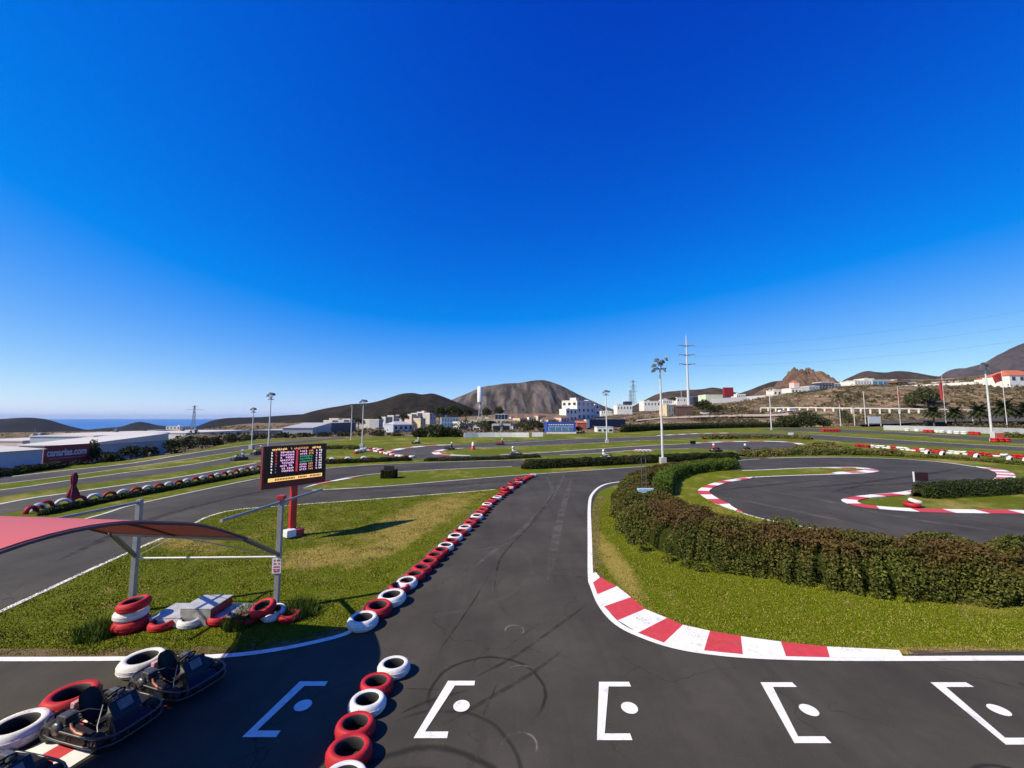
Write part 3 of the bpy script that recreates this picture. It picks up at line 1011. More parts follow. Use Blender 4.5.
M_POLEWHITE = mat('pale_pole_paint', (0.60, 0.59, 0.56), 0.5, 0.1, var=0.15, scale=2)
M_SCREEN = mat('black_screen', (0.006, 0.006, 0.008), 0.25)


def emit(name, col, s):
    k = NT(name)
    k.color(tuple(c * 0.5 for c in col))
    k.b.inputs['Emission Color'].default_value = _lin(col)
    k.b.inputs['Emission Strength'].default_value = s
    k.b.inputs['Roughness'].default_value = 0.5
    return k.m


E_PINK = emit('led_pink', (0.75, 0.42, 0.72), 0.78)
E_YEL = emit('led_amber', (0.95, 0.55, 0.18), 0.89)
E_GRN = emit('led_green', (0.06, 0.30, 0.18), 0.63)
E_ORG = emit('led_orange', (0.85, 0.30, 0.14), 0.68)
E_RED = emit('led_red', (0.55, 0.03, 0.06), 0.63)
E_WHT = emit('led_white', (0.85, 0.78, 0.80), 0.73)
E_VIO = emit('led_violet', (0.16, 0.08, 0.30), 0.52)


# ------------------------------------------------------------------ tyres
def tyre_mesh(name, paint, Ro=0.315, Ri=0.175, H=0.205):
    w2 = H / 2
    prof = [(Ri + 0.02, 0.012), (Ri, 0.05), (Ri - 0.004, w2), (Ri, H - 0.05), (Ri + 0.02, H - 0.014), (Ri + 0.045, H - 0.004), (Ri + 0.085, H + 0.002), (Ro - 0.035, H - 0.018), (Ro - 0.012, H - 0.045), (Ro - 0.003, H - 0.075),
            (Ro, w2), (Ro - 0.003, 0.075), (Ro - 0.012, 0.045), (Ro - 0.035, 0.018), (Ri + 0.085, 0.0), (Ri + 0.045, 0.004)]
    prof = [(r, z - 0.0) for r, z in prof]
    mb = MB()
    mb.lathe(prof, 56, 0, True, mfun=lambda j: 1 if j in (0, 1, 2, 3) else 0)
    K_ = len(prof)
    for q, v in enumerate(mb.v):        # tread blocks on the shoulders
        j = q % K_
        if j in (8, 9, 11, 12) and (q // K_ + (j > 10)) % 2:
            mb.v[q] = (v[0] * 0.975, v[1] * 0.975, v[2])
    # tread grooves: thin dark rings just proud of the tread
    for zz in (0.075, H - 0.075):
        mb.lathe([(Ro - 0.006, zz - 0.004), (Ro + 0.0012, zz - 0.003), (Ro + 0.0012, zz + 0.003), (Ro - 0.006, zz + 0.004)], 40, 0, True)
    o = mb.build(name, [paint, M_RUB])
    me = o.data
    bpy.data.objects.remove(o)
    return me


TY = {'red': tyre_mesh('red_tyre', M_TRED), 'white': tyre_mesh('white_tyre', M_TWHITE)}


def tyre(col, loc, label, group, rz=0.0, rx=0.0, ry=0.0, s=1.0):
    o = bpy.data.objects.new('tyre', TY[col])
    COL.objects.link(o)
    o.location = loc
    o.rotation_euler = (rx, ry, rz)
    o.scale = (s, s, s)
    return tag(o, label, 'tyre', group)


def top_to_ground(px, py, s=1.0):
    """centre on the ground of a flat tyre whose upper rim is centred on the pixel"""
    p = G(px, py, 0.205 * s)
    return (p.x, p.y, 0.012)


def jr(a):
    return random.uniform(-a, a)


# short row beside the grid boxes, far to near
near = [('white', 394, 663, 0.88), ('red', 376.5, 680.5, 0.87), ('white', 367.5, 698.5, 0.88), ('red', 355.5, 722, 0.88), ('red', 349.5, 746, 0.92), ('white', 344, 776, 0.92)]
nl = ['white tyre at the far end of the short row beside the grid boxes', 'red tyre second from the far end of the short row beside the grid boxes', 'white tyre between two red tyres in the short row beside the grid boxes',
      'red tyre between a white and a red one in the short row by the grid', 'red tyre second from the near end of the short row beside the grid boxes', 'white tyre cut off by the bottom edge, nearest of the short row']
for (c, x, y, s), lb in zip(near, nl):
    o = tyre(c, top_to_ground(x, y, s), lb, 'tyres in the short row by the grid', jr(0.1), s=s)
    o.scale = (s, s * 0.86, s)      # squeezed against its neighbours

# the long row along the lawn
row = [('white', 363, 617, 1.0), ('red', 378, 604.5, 1.0), ('white', 392, 594, 1.06), ('red', 399, 585.5, 0.86), ('white', 407, 580, 0.88), ('red', 415.4, 573.2, 0.90), ('red', 421.8, 566.6, 0.90), ('red', 429.4, 560.4, 0.86), ('red', 435.4, 554, 0.9),
       ('red', 441, 549.2, 0.85), ('white', 446, 544.6, 0.86), ('red', 451, 540, 0.84)]
tail = [(451, 540), (457, 534.5), (462, 530), (468, 524.4), (473, 519.6), (477, 515), (481, 510.6), (484.5, 506.4), (489, 502.4), (494, 498.6), (500, 494.6), (505.5, 490.4), (510, 487), (515, 483.6), (520, 480.4), (525, 477.6), (530, 475.4), (533, 474)]
tp = resample([G(x, y, 0.18) for x, y in tail], 0.60)[1:]
cols_t = ['white', 'red', 'white', 'red', 'red', 'white', 'red', 'red', 'red', 'white', 'red', 'red', 'white', 'red', 'red', 'red', 'red', 'white', 'red', 'red', 'red', 'white', 'red', 'red', 'red', 'red', 'red', 'white', 'red', 'red', 'white', 'red', 'red', 'white', 'white', 'white']
row3 = [(c, top_to_ground(x, y, s), s) for c, x, y, s in row] + [(cols_t[min(i, len(cols_t) - 1)], (p.x + jr(0.04), p.y, 0.012), 0.86 + jr(0.03)) for i, p in enumerate(tp)]
for i, (c, p, s) in enumerate(row3):
    tyre(c, p, 'flat %s tyre, %s from the near end of the long row edging the lawn' % (c, ordinal(i + 1)), 'tyres in the long row along the lawn', jr(3), jr(0.05), jr(0.05), s)
# a few doubled up, upper tyres resting on the row
for j, i in enumerate((27, 30, 33)):
    if i < len(row3):
        p = row3[i][1]
        tyre('red', (p[0] - 0.05, p[1] + 0.1, 0.19), 'red tyre lying on top of the long row, %s of those doubled up' % ordinal(j + 1), 'tyres lying on top of the long row', 0, 0.08, 0.05, 0.85)

# three by the parked karts
for c, x, y, s, lb in (('white', 143, 657, 1.08, 'white tyre beside the lawn line, behind the far parked kart'), ('red', 72, 692, 1.06, 'large red tyre lying behind the middle parked kart'), ('white', 18, 723, 1.06, 'white tyre at the left edge behind the nearest parked kart')):
    tyre(c, top_to_ground(x, y, s), lb, 'tyres behind the parked karts', jr(3), s=s)

# round the canopy post and in front of the podium
pA = G(131, 629)
tyre('red', (pA.x, pA.y, 0.012), 'red tyre at the bottom of the stack round the left canopy post', 'tyres in front of the podium', s=1.0)
tyre('white', (pA.x - 0.05, pA.y + 0.03, 0.21), 'white tyre in the middle of the stack round the left canopy post', 'tyres in front of the podium', s=0.92)
tyre('red', (pA.x + 0.02, pA.y + 0.02, 0.40), 'red tyre topping the stack round the left canopy post', 'tyres in front of the podium', 0, 0.05, -0.12, 0.9)
for c, x, y, lb in (('red', 162, 627, 'red tyre in front of the podium, next to the post stack'), ('white', 191, 624.5, 'white tyre directly in front of the podium centre block'), ('red', 219, 622, 'red tyre in front of the right podium step by the tall grass')):
    q = G(x, y + 1)
    tyre(c, (q.x, q.y, 0.012), lb, 'tyres in front of the podium', jr(2), jr(0.06), jr(0.06), 0.77)
pB = G(268, 619)
tyre('white', (pB.x + 0.12, pB.y + 0.02, 0.05), 'white tyre tilted against the right canopy post', 'tyres in front of the podium', 0.3, 0.18, -0.12, 0.8)
tyre('red', (pB.x - 0.02, pB.y - 0.12, 0.22), 'red tyre lying tilted on the white one by the right canopy post', 'tyres in front of the podium', 0.3, 0.24, -0.22, 0.8)
tyre('red', (pB.x - 0.36, pB.y - 0.2, 0.03), 'red tyre half in tall grass left of the right canopy post', 'tyres in front of the podium', 0.0, 0.1, 0.05, 0.7)
tyre('red', (pB.x + 0.50, pB.y - 0.05, 0.012), 'red tyre in shade right of the right canopy post', 'tyres in front of the podium', 0.0, 0.0, 0.0, 0.72)

# the half buried row up the left side
hb = resample([G(x, y) for x, y in [(28, 513), (42.5, 507.6), (57, 505.6), (82, 501.2), (109, 497), (133, 493), (165, 487.4), (193, 482), (218, 477.2), (243, 472), (262, 468.4)]], 0.66)
hb_dir = 0.0
for i, p in enumerate(hb):
    q = hb[min(i + 1, len(hb) - 1)] - hb[max(i - 1, 0)]
    a = math.atan2(q.y, q.x)
    c = 'red' if i % 2 == 0 else 'white'
    o = tyre(c, (p.x, p.y, 0.02), 'upright %s tyre sunk halfway in the verge, %s from the near left end' % (c, ordinal(i + 1)), 'half buried tyres along the left track', 0, 0, 0, 1.04)
    o.rotation_euler = (Matrix.Rotation(a - 0.35, 4, 'Z') @ Matrix.Rotation(PI / 2, 4, 'X')).to_euler()

# tyre wall on the right
tw = resample([G(x, y) for x, y in [(858, 447), (872, 447.8), (890, 449), (905, 450.6), (922, 452), (945, 453.6), (970, 455.2), (998, 457), (1026, 459), (1060, 461.4)]], 0.66)
pat = ['red', 'red', 'red', 'white', 'white', 'white', 'white', 'red', 'red', 'white', 'white', 'white', 'red', 'red', 'white', 'red', 'red', 'red', 'white', 'white', 'white', 'red', 'red', 'red', 'red', 'white', 'red', 'red']
for i, p in enumerate(tw):
    c0, c1 = pat[i % len(pat)], pat[(i * 3 + 2) % len(pat)] if i % 4 == 0 else pat[i % len(pat)]
    tyre(c1, (p.x + jr(.12), p.y + jr(.1), 0.0), '%s tyre at the bottom of the %s stack along the right tyre wall' % (c1, ordinal(i + 1)), 'tyres of the right hand tyre wall', jr(3), s=1.05)
    tyre(c0, (p.x + jr(.16), p.y + jr(.12), 0.225), '%s tyre on top of the %s stack along the right tyre wall' % (c0, ordinal(i + 1)), 'tyres of the right hand tyre wall', jr(3), jr(0.22), jr(0.22), 1.0 + jr(0.1))
for j, (x, y) in enumerate([(926, 453.6), (941, 455), (975, 457.6), (1008, 460.6), (1024, 462)]):
    q = G(x, y)
    o = tyre('white', (q.x, q.y, 0.02), 'white tyre standing upright half buried before the tyre wall, %s from the left' % ordinal(j + 1), 'upright tyres before the right tyre wall', s=1.5)
    o.rotation_euler = (PI / 2, 0, 0.35)

# tyre bank at the back hairpin
tb = resample([G(x, y) for x, y in [(356, 453.5), (364, 451), (374, 451.5), (384, 453.6), (394, 456), (403, 457.4), (412, 457.6)]], 0.8)
for i, p in enumerate(tb):
    c = 'white' if i % 5 in (1, 3, 4) else 'red'
    tyre(c, (p.x, p.y, 0.0), '%s tyre, %s from the left of the low bank outside the back hairpin' % (c, ordinal(i + 1)), 'tyres banked outside the back hairpin', jr(3), s=1.1)
    if i % 3 != 2 and i < 12:
        c = 'red' if i % 4 == 2 else 'white'
        tyre(c, (p.x + 0.1, p.y + 0.3, 0.22), '%s tyre lying on the %s tyre of the bank outside the back hairpin' % (c, ordinal(i + 1)), 'tyres banked outside the back hairpin', jr(3), jr(.1), jr(.1), 1.1)
for j, (x, y) in enumerate([(332, 461.4), (348, 460.6), (364, 459.8)]):
    q = G(x, y)
    o = tyre('white', (q.x, q.y, 0.0), 'white upright tyre in the low hedge right of the scoreboard, %s from the left' % ordinal(j + 1), 'upright tyres in the low hedge', s=1.3)
    o.rotation_euler = (PI / 2, 0, 0.3)

# blocks along the far right wall
for j, (x, y, c) in enumerate([(907, 431.2, 'white'), (917, 431.6, 'white'), (926, 432.6, 'red'), (931, 432.8, 'red'), (937, 432.8, 'white'), (942, 433.0, 'white'), (950, 433.8, 'white'), (957, 434.2, 'white'), (964, 434.5, 'white'), (972, 434.8, 'red'), (977, 435.2, 'red')]):
    q = G(x, y)
    for lv in range(2):
        tyre(c, (q.x, q.y, 0.44 * lv), '%s tyre, %s of the %s stack along the white boundary wall' % (c, 'lower' if lv == 0 else 'upper', ordinal(j + 1)), 'tyres stacked along the white boundary wall', jr(3), s=2.1)
for j, x in enumerate((823, 826, 829, 832, 835, 838)):
    q = G(x, 431.6)
    for lv in range(2):
        tyre('red', (q.x, q.y, 0.44 * lv), 'red tyre, %s one of the %s stack in the short far red barrier' % ('lower' if lv == 0 else 'upper', ordinal(j + 1)), 'tyres of the short far red barrier', jr(3), s=2.1)
q = G(912, 507)
tyre('red', (q.x, q.y, 0.012), 'red tyre alone on the grass inside the right hairpin kerb', 'tyres inside the right hairpin', s=1.05)
tyre('white', (q.x + 0.15, q.y, 0.2), 'white tyre lying on the lone red tyre inside the right hairpin', 'tyres inside the right hairpin', 0, 0.15, 0.25, 0.85)


# ------------------------------------------------------------------ karts
def make_kart():
    t = thing('go_kart', 'x', 'go kart')
    mb = MB()
    rails = [[(-0.70, s * 0.30, 0.075), (-0.2, s * 0.32, 0.075), (0.35, s * 0.26, 0.075), (0.62, s * 0.17, 0.075)] for s in (-1, 1)]
    for r_ in rails:
        mb.tube(r_, 0.016)
    for x, hw in ((-0.68, 0.30), (-0.25, 0.32), (0.30, 0.27), (0.62, 0.17)):
        mb.tube([(x, -hw, 0.075), (x, hw, 0.075)], 0.015)
    mb.build('chassis', M_BLACK, t)
    MB().box((0.20, 0, 0.062), (0.85, 0.50, 0.012), bev=0.004).build('floor_tray', M_BLACK, t)
    # wrap-round bumper: two stacked loops of bright tube
    mb = MB()
    for z, e in ((0.11, 0.0), (0.235, -0.02)):
        loop = []
        for q in range(40):
            a = 2 * PI * q / 40
            ca, sa = math.cos(a), math.sin(a)
            n = 4.2
            rr = (abs(ca) ** n + abs(sa) ** n) ** (-1 / n)
            loop.append((0.80 * rr * ca, (0.52 + e) * rr * sa, z))
        mb.tube(loop, 0.019, 8, 0, closed=True)
    for q in range(10):
        a = 2 * PI * (q + 0.5) / 10
        ca, sa = math.cos(a), math.sin(a)
        rr = (abs(ca) ** 4.2 + abs(sa) ** 4.2) ** (-1 / 4.2)
        mb.tube([(0.80 * rr * ca, 0.52 * rr * sa, 0.11), (0.80 * rr * ca, 0.50 * rr * sa, 0.235)], 0.012, 6)
    mb.build('bumper', M_ALU, t)
    for s in (-1, 1):
        pb = MB()
        prof = [(-0.34, 0.0), (0.30, 0.0), (0.36, 0.06), (0.33, 0.13), (-0.05, 0.19), (-0.34, 0.17)]
        V = [(x, s * (0.33 + (0.0 if k == 0 else 0.15)), 0.08 + z) for k in (0, 1) for x, z in prof]
        n = len(prof)
        fc = [(i, (i + 1) % n, n + (i + 1) % n, n + i) for i in range(n)] + [tuple(range(n))[::-1], tuple(range(n, 2 * n))]
        pb.add(V, fc)
        pb.build('side_pod', M_BLACK, t)
    mb = MB()
    V = []
    for x, hw, z0, z1 in ((0.40, 0.20, 0.12, 0.30), (0.60, 0.30, 0.09, 0.26), (0.74, 0.36, 0.09, 0.19)):
        V += [(x, -hw, z0), (x, hw, z0), (x, hw * 0.8, z1), (x, -hw * 0.8, z1)]
    mb.add(V, [(0, 4, 5, 1), (1, 5, 6, 2), (2, 6, 7, 3), (3, 7, 4, 0), (4, 8, 9, 5), (5, 9, 10, 6), (6, 10, 11, 7), (7, 11, 8, 4), (8, 11, 10, 9), (0, 1, 2, 3)])
    mb.build('nose_cone', M_NAVY, t)
    fp = MB().box((0.44, 0, 0.43), (0.035, 0.40, 0.30), bev=0.012, mtx=Matrix.Rotation(R(-38), 4, 'Y')).build('front_panel', M_NAVY, t)
    pm = Matrix.Rotation(R(-38), 4, 'Y')
    off = pm @ Vector((0.022, 0, 0.03))
    MB().box((0.44 + off.x, 0, 0.43 + off.z), (0.008, 0.20, 0.16), bev=0.002, mtx=pm).build('number_plate', M_PLATEG, fp)
    # seat shell
    mb = MB()
    sec = [(-0.02, 0.12, 0.12, 0.02), (-0.18, 0.105, 0.15, 0.06), (-0.32, 0.13, 0.165, 0.09), (-0.41, 0.25, 0.17, 0.10), (-0.47, 0.38, 0.15, 0.07), (-0.51, 0.49, 0.10, 0.03), (-0.52, 0.53, 0.05, 0.01)]
    V, fc = [], []
    m_ = 9
    for x, z, hw, lip in sec:
        for q in range(m_):
            u = -1 + 2 * q / (m_ - 1)
            V.append((x + lip * abs(u) ** 3 * 0.9, hw * u, z + lip * abs(u) ** 3))
    for i in range(len(sec) - 1):
        for q in range(m_ - 1):
            a = i * m_ + q
            fc.append((a, a + 1, a + m_ + 1, a + m_))
    mb.add(V, fc, 0, True)
    V2 = [(v[0] - 0.02, v[1], v[2] - 0.015) for v in V]
    mb.add(V2, [f[::-1] for f in fc], 0, True)
    mb.build('seat', M_BLACK, t)
    # steering wheel on its column
    tilt = Matrix.Translation((0.17, 0, 0.53)) @ Matrix.Rotation(R(-52), 4, 'Y')
    mb = MB()
    rg = [tilt @ Vector((0.135 * math.cos(2 * PI * q / 28), 0.15 * math.sin(2 * PI * q / 28), 0)) for q in range(28)]
    mb.tube(rg, 0.014, 8, closed=True)
    for a in (0.0, 2.2, 4.1):
        mb.tube([tilt @ Vector((0, 0, -0.01)), tilt @ Vector((0.13 * math.cos(a), 0.145 * math.sin(a), 0))], 0.011, 6)
    mb.lathe([(0.0, 0.012), (0.035, 0.012), (0.04, -0.015), (0.0, -0.015)], 12, mtx=tilt)
    sw = mb.build('steering_wheel', M_BLACK, t)
    MB().tube([tilt @ Vector((0, 0, -0.02)), (0.52, 0, 0.12)], 0.012, 8).build('steering_column', M_STEEL, sw)
    # wheels
    for x, y, r, wd in ((0.50, 0.40, 0.13, 0.12), (0.50, -0.40, 0.13, 0.12), (-0.52, 0.42, 0.14, 0.19), (-0.52, -0.42, 0.14, 0.19)):
        M = Matrix.Translation((x, y, r)) @ Matrix.Rotation(PI / 2, 4, 'X')
        wh = MB().lathe([(0.07, -wd / 2), (r - 0.02, -wd / 2), (r, -wd / 2 + 0.025), (r, wd / 2 - 0.025), (r - 0.02, wd / 2), (0.07, wd / 2)], 22, closed=True, mtx=M).build('wheel', M_RUB, t)
        MB().lathe([(0.0, -wd * 0.3), (0.03, -wd * 0.42), (0.066, -wd * 0.48), (0.069, wd * 0.48), (0.03, wd * 0.42), (0.0, wd * 0.3)], 16, mtx=M).build('rim', M_ALU, wh)
    MB().tube([(-0.52, -0.46, 0.14), (-0.52, 0.46, 0.14)], 0.018, 8).build('rear_axle', M_STEEL, t)
    mb = MB()
    mb.box((-0.28, -0.36, 0.22), (0.26, 0.20, 0.16), bev=0.02)
    mb.box((-0.28, -0.36, 0.35), (0.17, 0.15, 0.12), bev=0.015)
    for q in range(5):
        mb.box((-0.28, -0.36, 0.31 + 0.022 * q), (0.21, 0.18, 0.008))
    mb.lathe([(0.0, 0.0), (0.09, 0.0), (0.10, 0.03), (0.09, 0.06), (0.0, 0.065)], 18, mtx=Matrix.Translation((-0.28, -0.46, 0.25)) @ Matrix.Rotation(PI / 2, 4, 'X'))
    en = mb.build('engine', mat('engine_metal', (0.16, 0.15, 0.14), 0.4, 0.7, var=0.4, scale=20), t)
    MB().tube([(-0.16, -0.38, 0.30), (-0.02, -0.44, 0.27), (0.16, -0.47, 0.25), (0.30, -0.46, 0.24)], [0.02, 0.022, 0.035, 0.035], 10).build('exhaust', mat('rusty_exhaust', (0.26, 0.11, 0.07), 0.45, 0.6, var=0.35, scale=15), en)
    MB().box((0.22, 0.0, 0.16), (0.18, 0.16, 0.18), bev=0.03).build('fuel_tank', M_BLACK, t)
    mb = MB()
    for s_ in (-1, 1):
        mb.tube([(0.50, s_ * 0.12, 0.09), (0.54, s_ * 0.13, 0.24)], 0.010, 6)
        mb.tube([(-0.42, s_ * 0.16, 0.10), (-0.48, s_ * 0.17, 0.38)], 0.012, 6)
        mb.tube([(0.10, s_ * 0.10, 0.48), (0.22, s_ * 0.24, 0.20), (0.46, s_ * 0.36, 0.14)], 0.010, 6)
        mb.tube([(-0.30, s_ * 0.28, 0.10), (-0.10, s_ * 0.36, 0.26), (0.20, s_ * 0.34, 0.20)], 0.012, 6)
    mb.build('linkage', M_STEEL, t)
    mb = MB()
    mb.tube([(-0.20, -0.30, 0.38), (-0.05, -0.22, 0.42), (0.10, -0.05, 0.30)], 0.012, 6)
    mb.tube([(-0.34, -0.30, 0.40), (-0.44, -0.10, 0.34), (-0.58, 0.0, 0.34)], 0.010, 6)
    mb.tube([(-0.24, -0.28, 0.24), (0.05, -0.18, 0.14), (0.24, 0.0, 0.24)], 0.009, 6)
    mb.build('hose', M_RUB, t)
    MB().box((-0.30, 0.33, 0.26), (0.24, 0.10, 0.20), bev=0.02).build('radiator', M_LAMPGREY, t)
    MB().box((-0.62, 0.0, 0.30), (0.10, 0.24, 0.10), bev=0.015).build('battery_box', mat('pink_tag_plastic', (0.62, 0.30, 0.30), 0.5), t)
    return t


kart0 = make_kart()
KG = 'karts parked in the pit lane'
spots = [(-5.80, 6.02, 'parked kart in the middle, between the big red tyre and the shade'), (-5.96, 4.88, 'parked kart at the bottom left corner, nearest the camera'), (-5.50, 6.92, 'parked kart farthest up the pit lane, half in the canopy shadow')]
for i, (x, y, lb) in enumerate(spots):
    if i == 0:
        kart0.location = (x, y, 0.03)
        kart0.rotation_euler = (0, 0, R(-14))
        kart0.scale = (0.82, 0.82, 0.82)
        kart0['label'] = lb
        kart0['group'] = KG
    else:
        dup(kart0, (x, y, 0.03), R(-14 + (3 if i == 1 else -4)), lb, KG)


# a seated driver grown from a skeleton with the Skin modifier
def driver_mesh():
    J = [((-0.30, 0, 0.26), 0.13), ((-0.36, 0, 0.42), 0.135), ((-0.40, 0, 0.62), 0.15), ((-0.41, 0, 0.72), 0.085), ((-0.38, 0, 0.80), 0.06)]
    E = [(0, 1), (1, 2), (2, 3), (3, 4)]
    for s in (-1, 1):
        b = len(J)
        J += [((-0.39, s * 0.17, 0.66), 0.07), ((-0.20, s * 0.27, 0.50), 0.055), ((0.08, s * 0.16, 0.52), 0.042), ((0.15, s * 0.13, 0.56), 0.04)]
        E += [(2, b), (b, b + 1), (b + 1, b + 2), (b + 2, b + 3)]
        b = len(J)
        J += [((-0.24, s * 0.11, 0.23), 0.095), ((0.15, s * 0.21, 0.36), 0.07), ((0.46, s * 0.17, 0.16), 0.052), ((0.55, s * 0.17, 0.20), 0.045)]
        E += [(0, b), (b, b + 1), (b + 1, b + 2), (b + 2, b + 3)]
    me = bpy.data.meshes.new('person')
    me.from_pydata([j[0] for j in J], E, [])
    o = bpy.data.objects.new('person_tmp', me)
    COL.objects.link(o)
    o.modifiers.new('skin', 'SKIN')
    for v, j in zip(me.skin_vertices[0].data, J):
        v.radius = (j[1], j[1])
    me.skin_vertices[0].data[0].use_root = True
    ss = o.modifiers.new('sub', 'SUBSURF')
    ss.levels = ss.render_levels = 1
    dg = bpy.context.evaluated_depsgraph_get()
    out = bpy.data.meshes.new_from_object(o.evaluated_get(dg))
    bpy.data.objects.remove(o)
    for p in out.polygons:
        p.use_smooth = True
    return out


DRV = driver_mesh()
M_SUITS = [('dark racing suit', mat('dark_suit', (0.03, 0.03, 0.05), 0.8)), ('white racing suit', mat('white_suit', (0.6, 0.58, 0.55), 0.8)), ('red racing suit', mat('red_suit', (0.4, 0.04, 0.04), 0.8)), ('grey jacket', mat('grey_jacket', (0.2, 0.2, 0.2), 0.8))]
M_HELM = mat('white_helmet', (0.75, 0.74, 0.72), 0.25)
M_VISOR = mat('dark_visor', (0.01, 0.01, 0.012), 0.15)
hb_ = MB()
hb_.lathe([(0.0, 0.15), (0.06, 0.142), (0.115, 0.10), (0.14, 0.03), (0.137, -0.05), (0.11, -0.12), (0.07, -0.13)], 20, 0, mtx=Matrix.Translation((-0.36, 0, 0.92)))
hel = hb_.build('helmet', [M_HELM])
HELM = hel.data
bpy.data.objects.remove(hel)
vb = MB()
V = []
for q in range(9):
    a = -1.05 + 2.1 * q / 8
    for r_, z in ((0.141, 0.055), (0.146, 0.01), (0.142, -0.035)):
        V.append((-0.36 + r_ * math.cos(a) + 0.003, r_ * math.sin(a), 0.92 + z))
vb.add(V, [(q * 3 + k_, q * 3 + 3 + k_, q * 3 + 4 + k_, q * 3 + 1 + k_) for q in range(8) for k_ in (0, 1)], 0, True)
vo_ = vb.build('visor', M_VISOR)
VIS = vo_.data
bpy.data.objects.remove(vo_)


def racing(px, py, heading, lab, dlab, suit):
    p = G(px, py)
    p.z = 0.012
    dup(kart0, p, heading, lab, 'karts out on the track', 1.0)
    me = DRV.copy()
    me.materials.clear()
    me.materials.append(M_SUITS[suit][1])
    o = bpy.data.objects.new('person', me)
    COL.objects.link(o)
    o.location = p
    o.rotation_euler = (0, 0, heading)
    tag(o, dlab, 'person', 'drivers out on the track')
    h = bpy.data.objects.new('helmet', HELM)
    COL.objects.link(h)
    h.parent = o
    v = bpy.data.objects.new('visor', VIS)
    COL.objects.link(v)
    v.parent = h


racing(239, 460.2, R(250), 'small kart on the left straight, left of the floodlight base', 'seated driver in white helmet driving the kart on the left straight', 3)
racing(258, 454.6, R(250), 'small kart just left of the scoreboard on the left straight', 'seated driver in white helmet on the kart left of the scoreboard', 0)
racing(449, 449.6, R(175), 'kart at the tip of the back hairpin island', 'dark suited driver of the kart at the back hairpin tip', 0)
racing(500, 445, R(178), 'kart on the far back straight before the white wall', 'helmeted driver of the kart before the long white wall', 2)
racing(516, 455.4, R(5), 'kart on the middle straight below the brown mountain', 'white suited driver of the kart below the brown mountain', 1)
racing(607, 459.6, R(5), 'kart passing behind the low hedge in the middle', 'white suited upright driver of the kart passing behind the low hedge', 1)
racing(716, 451.8, R(20), 'kart on the right bend, left one of two close together', 'driver of the left one of two karts close together', 2)
racing(747, 452, R(30), 'kart on the right bend, right one of two close together', 'driver of the right one of two karts close together', 0)
racing(416, 443.6, R(190), 'kart standing by dark bushes beyond the back hairpin', 'driver of the kart by dark bushes beyond the hairpin', 1)

# painted strip under the parked karts
mb = MB()
u = Vector((0.28, 1.0, 0)).normalized()
v_ = Vector((u.y, -u.x, 0))
c0 = Vector((-6.02, 5.45, 0.014))
for i in range(-7, 4):
    for j in range(3):
        p = c0 + u * (i * 0.30) + v_ * ((j - 1) * 0.30 - 0.15)
        q = [p, p + v_ * 0.30, p + v_ * 0.30 + u * 0.30, p + u * 0.30]
        mb.add([(a.x, a.y, 0.014) for a in q], [(0, 1, 2, 3)], (i + j) % 2)
mb2 = mb.build('painted_strip', [M_WHITE, M_REDP])
struct(mb2)

# ------------------------------------------------------------------ canopy
k = NT('red_canopy_sheet')
wv = k.n('ShaderNodeTexWave', wave_type='BANDS', bands_direction='X')
wv.inputs['Scale'].default_value = 9.0
k.l(k.pos(), wv.inputs['Vector'])
k.color(k.mix(k.ramp(k.noise(1.1, 5.0), [(0.35, 0.0), (0.7, 0.6)]), (0.58, 0.115, 0.11), (0.50, 0.14, 0.125)))
k.b.inputs['Roughness'].default_value = 0.55
k.b.inputs['Specular IOR Level'].default_value = 0.18
k.bump(wv.outputs['Fac'], 0.25, 0.01)
M_CANOPY = k.m
arch = [(2.6, 2.15), (3.2, 2.62), (3.8, 2.88), (4.3, 3.03), (4.9, 3.07), (5.5, 3.01), (6.0, 2.88), (6.6, 2.70), (7.1, 2.48), (7.55, 2.24), (7.72, 2.15)]
arch = crom(arch, 3)
XR = lambda y: -5.05 - 0.10 * (7.7 - y)
WID = 2.9
cp = thing('canopy', 'red arched canopy on two grey posts over the parked karts', 'canopy', (0, 0, 0))
mb = MB()
n = len(arch)
top = [(XR(y), y, z) for y, z in arch] + [(XR(y) - WID, y + 0.32, z) for y, z in arch]
bot = [(p[0], p[1], p[2] - 0.02) for p in top]
mb.add(top, [(i, i + 1, n + i + 1, n + i) for i in range(n - 1)], 0, True)
mb.add(bot, [(i, n + i, n + i + 1, i + 1) for i in range(n - 1)], 0, True)
V = top + bot
fc = []
for i in range(n - 1):
    fc += [(i, 2 * n + i, 2 * n + i + 1, i + 1), (n + i, n + i + 1, 3 * n + i + 1, 3 * n + i)]
fc += [(n - 1, 2 * n + n - 1, 3 * n + n - 1, n + n - 1), (0, n, 3 * n, 2 * n)]
mb.add(V, fc, 0, False)
mb.build('roof', M_CANOPY, cp)
for xo, yo in ((0.02, 0.0), (-WID / 2, 0.16), (-WID - 0.02, 0.32)):
    MB().tube([(XR(y) + xo, y + yo, z - 0.035) for y, z in arch], 0.020, 8).build('rib', M_DARKEDGE, cp)
PR = Vector((G(276, 611).x, G(276, 611).y, 0))
PL = Vector((G(131, 613).x, G(131, 613).y, 0))
for p_, h in ((PL, 2.52), (PR, 2.50)):
    MB().box((p_.x, p_.y, h / 2), (0.10, 0.10, h), rz=0.1, bev=0.008).build('post', M_STEEL, cp)
    MB().box((p_.x, p_.y, 0.02), (0.26, 0.26, 0.03), rz=0.1, bev=0.004).build('base_plate', M_STEEL, cp)
MB().box((PR.x, PR.y, 2.55), (0.16, 0.16, 0.09), rz=0.1, bev=0.01).build('post_cap', M_POSTRED, cp)
dv = Vector((0.10, 1.0, 0)).normalized()
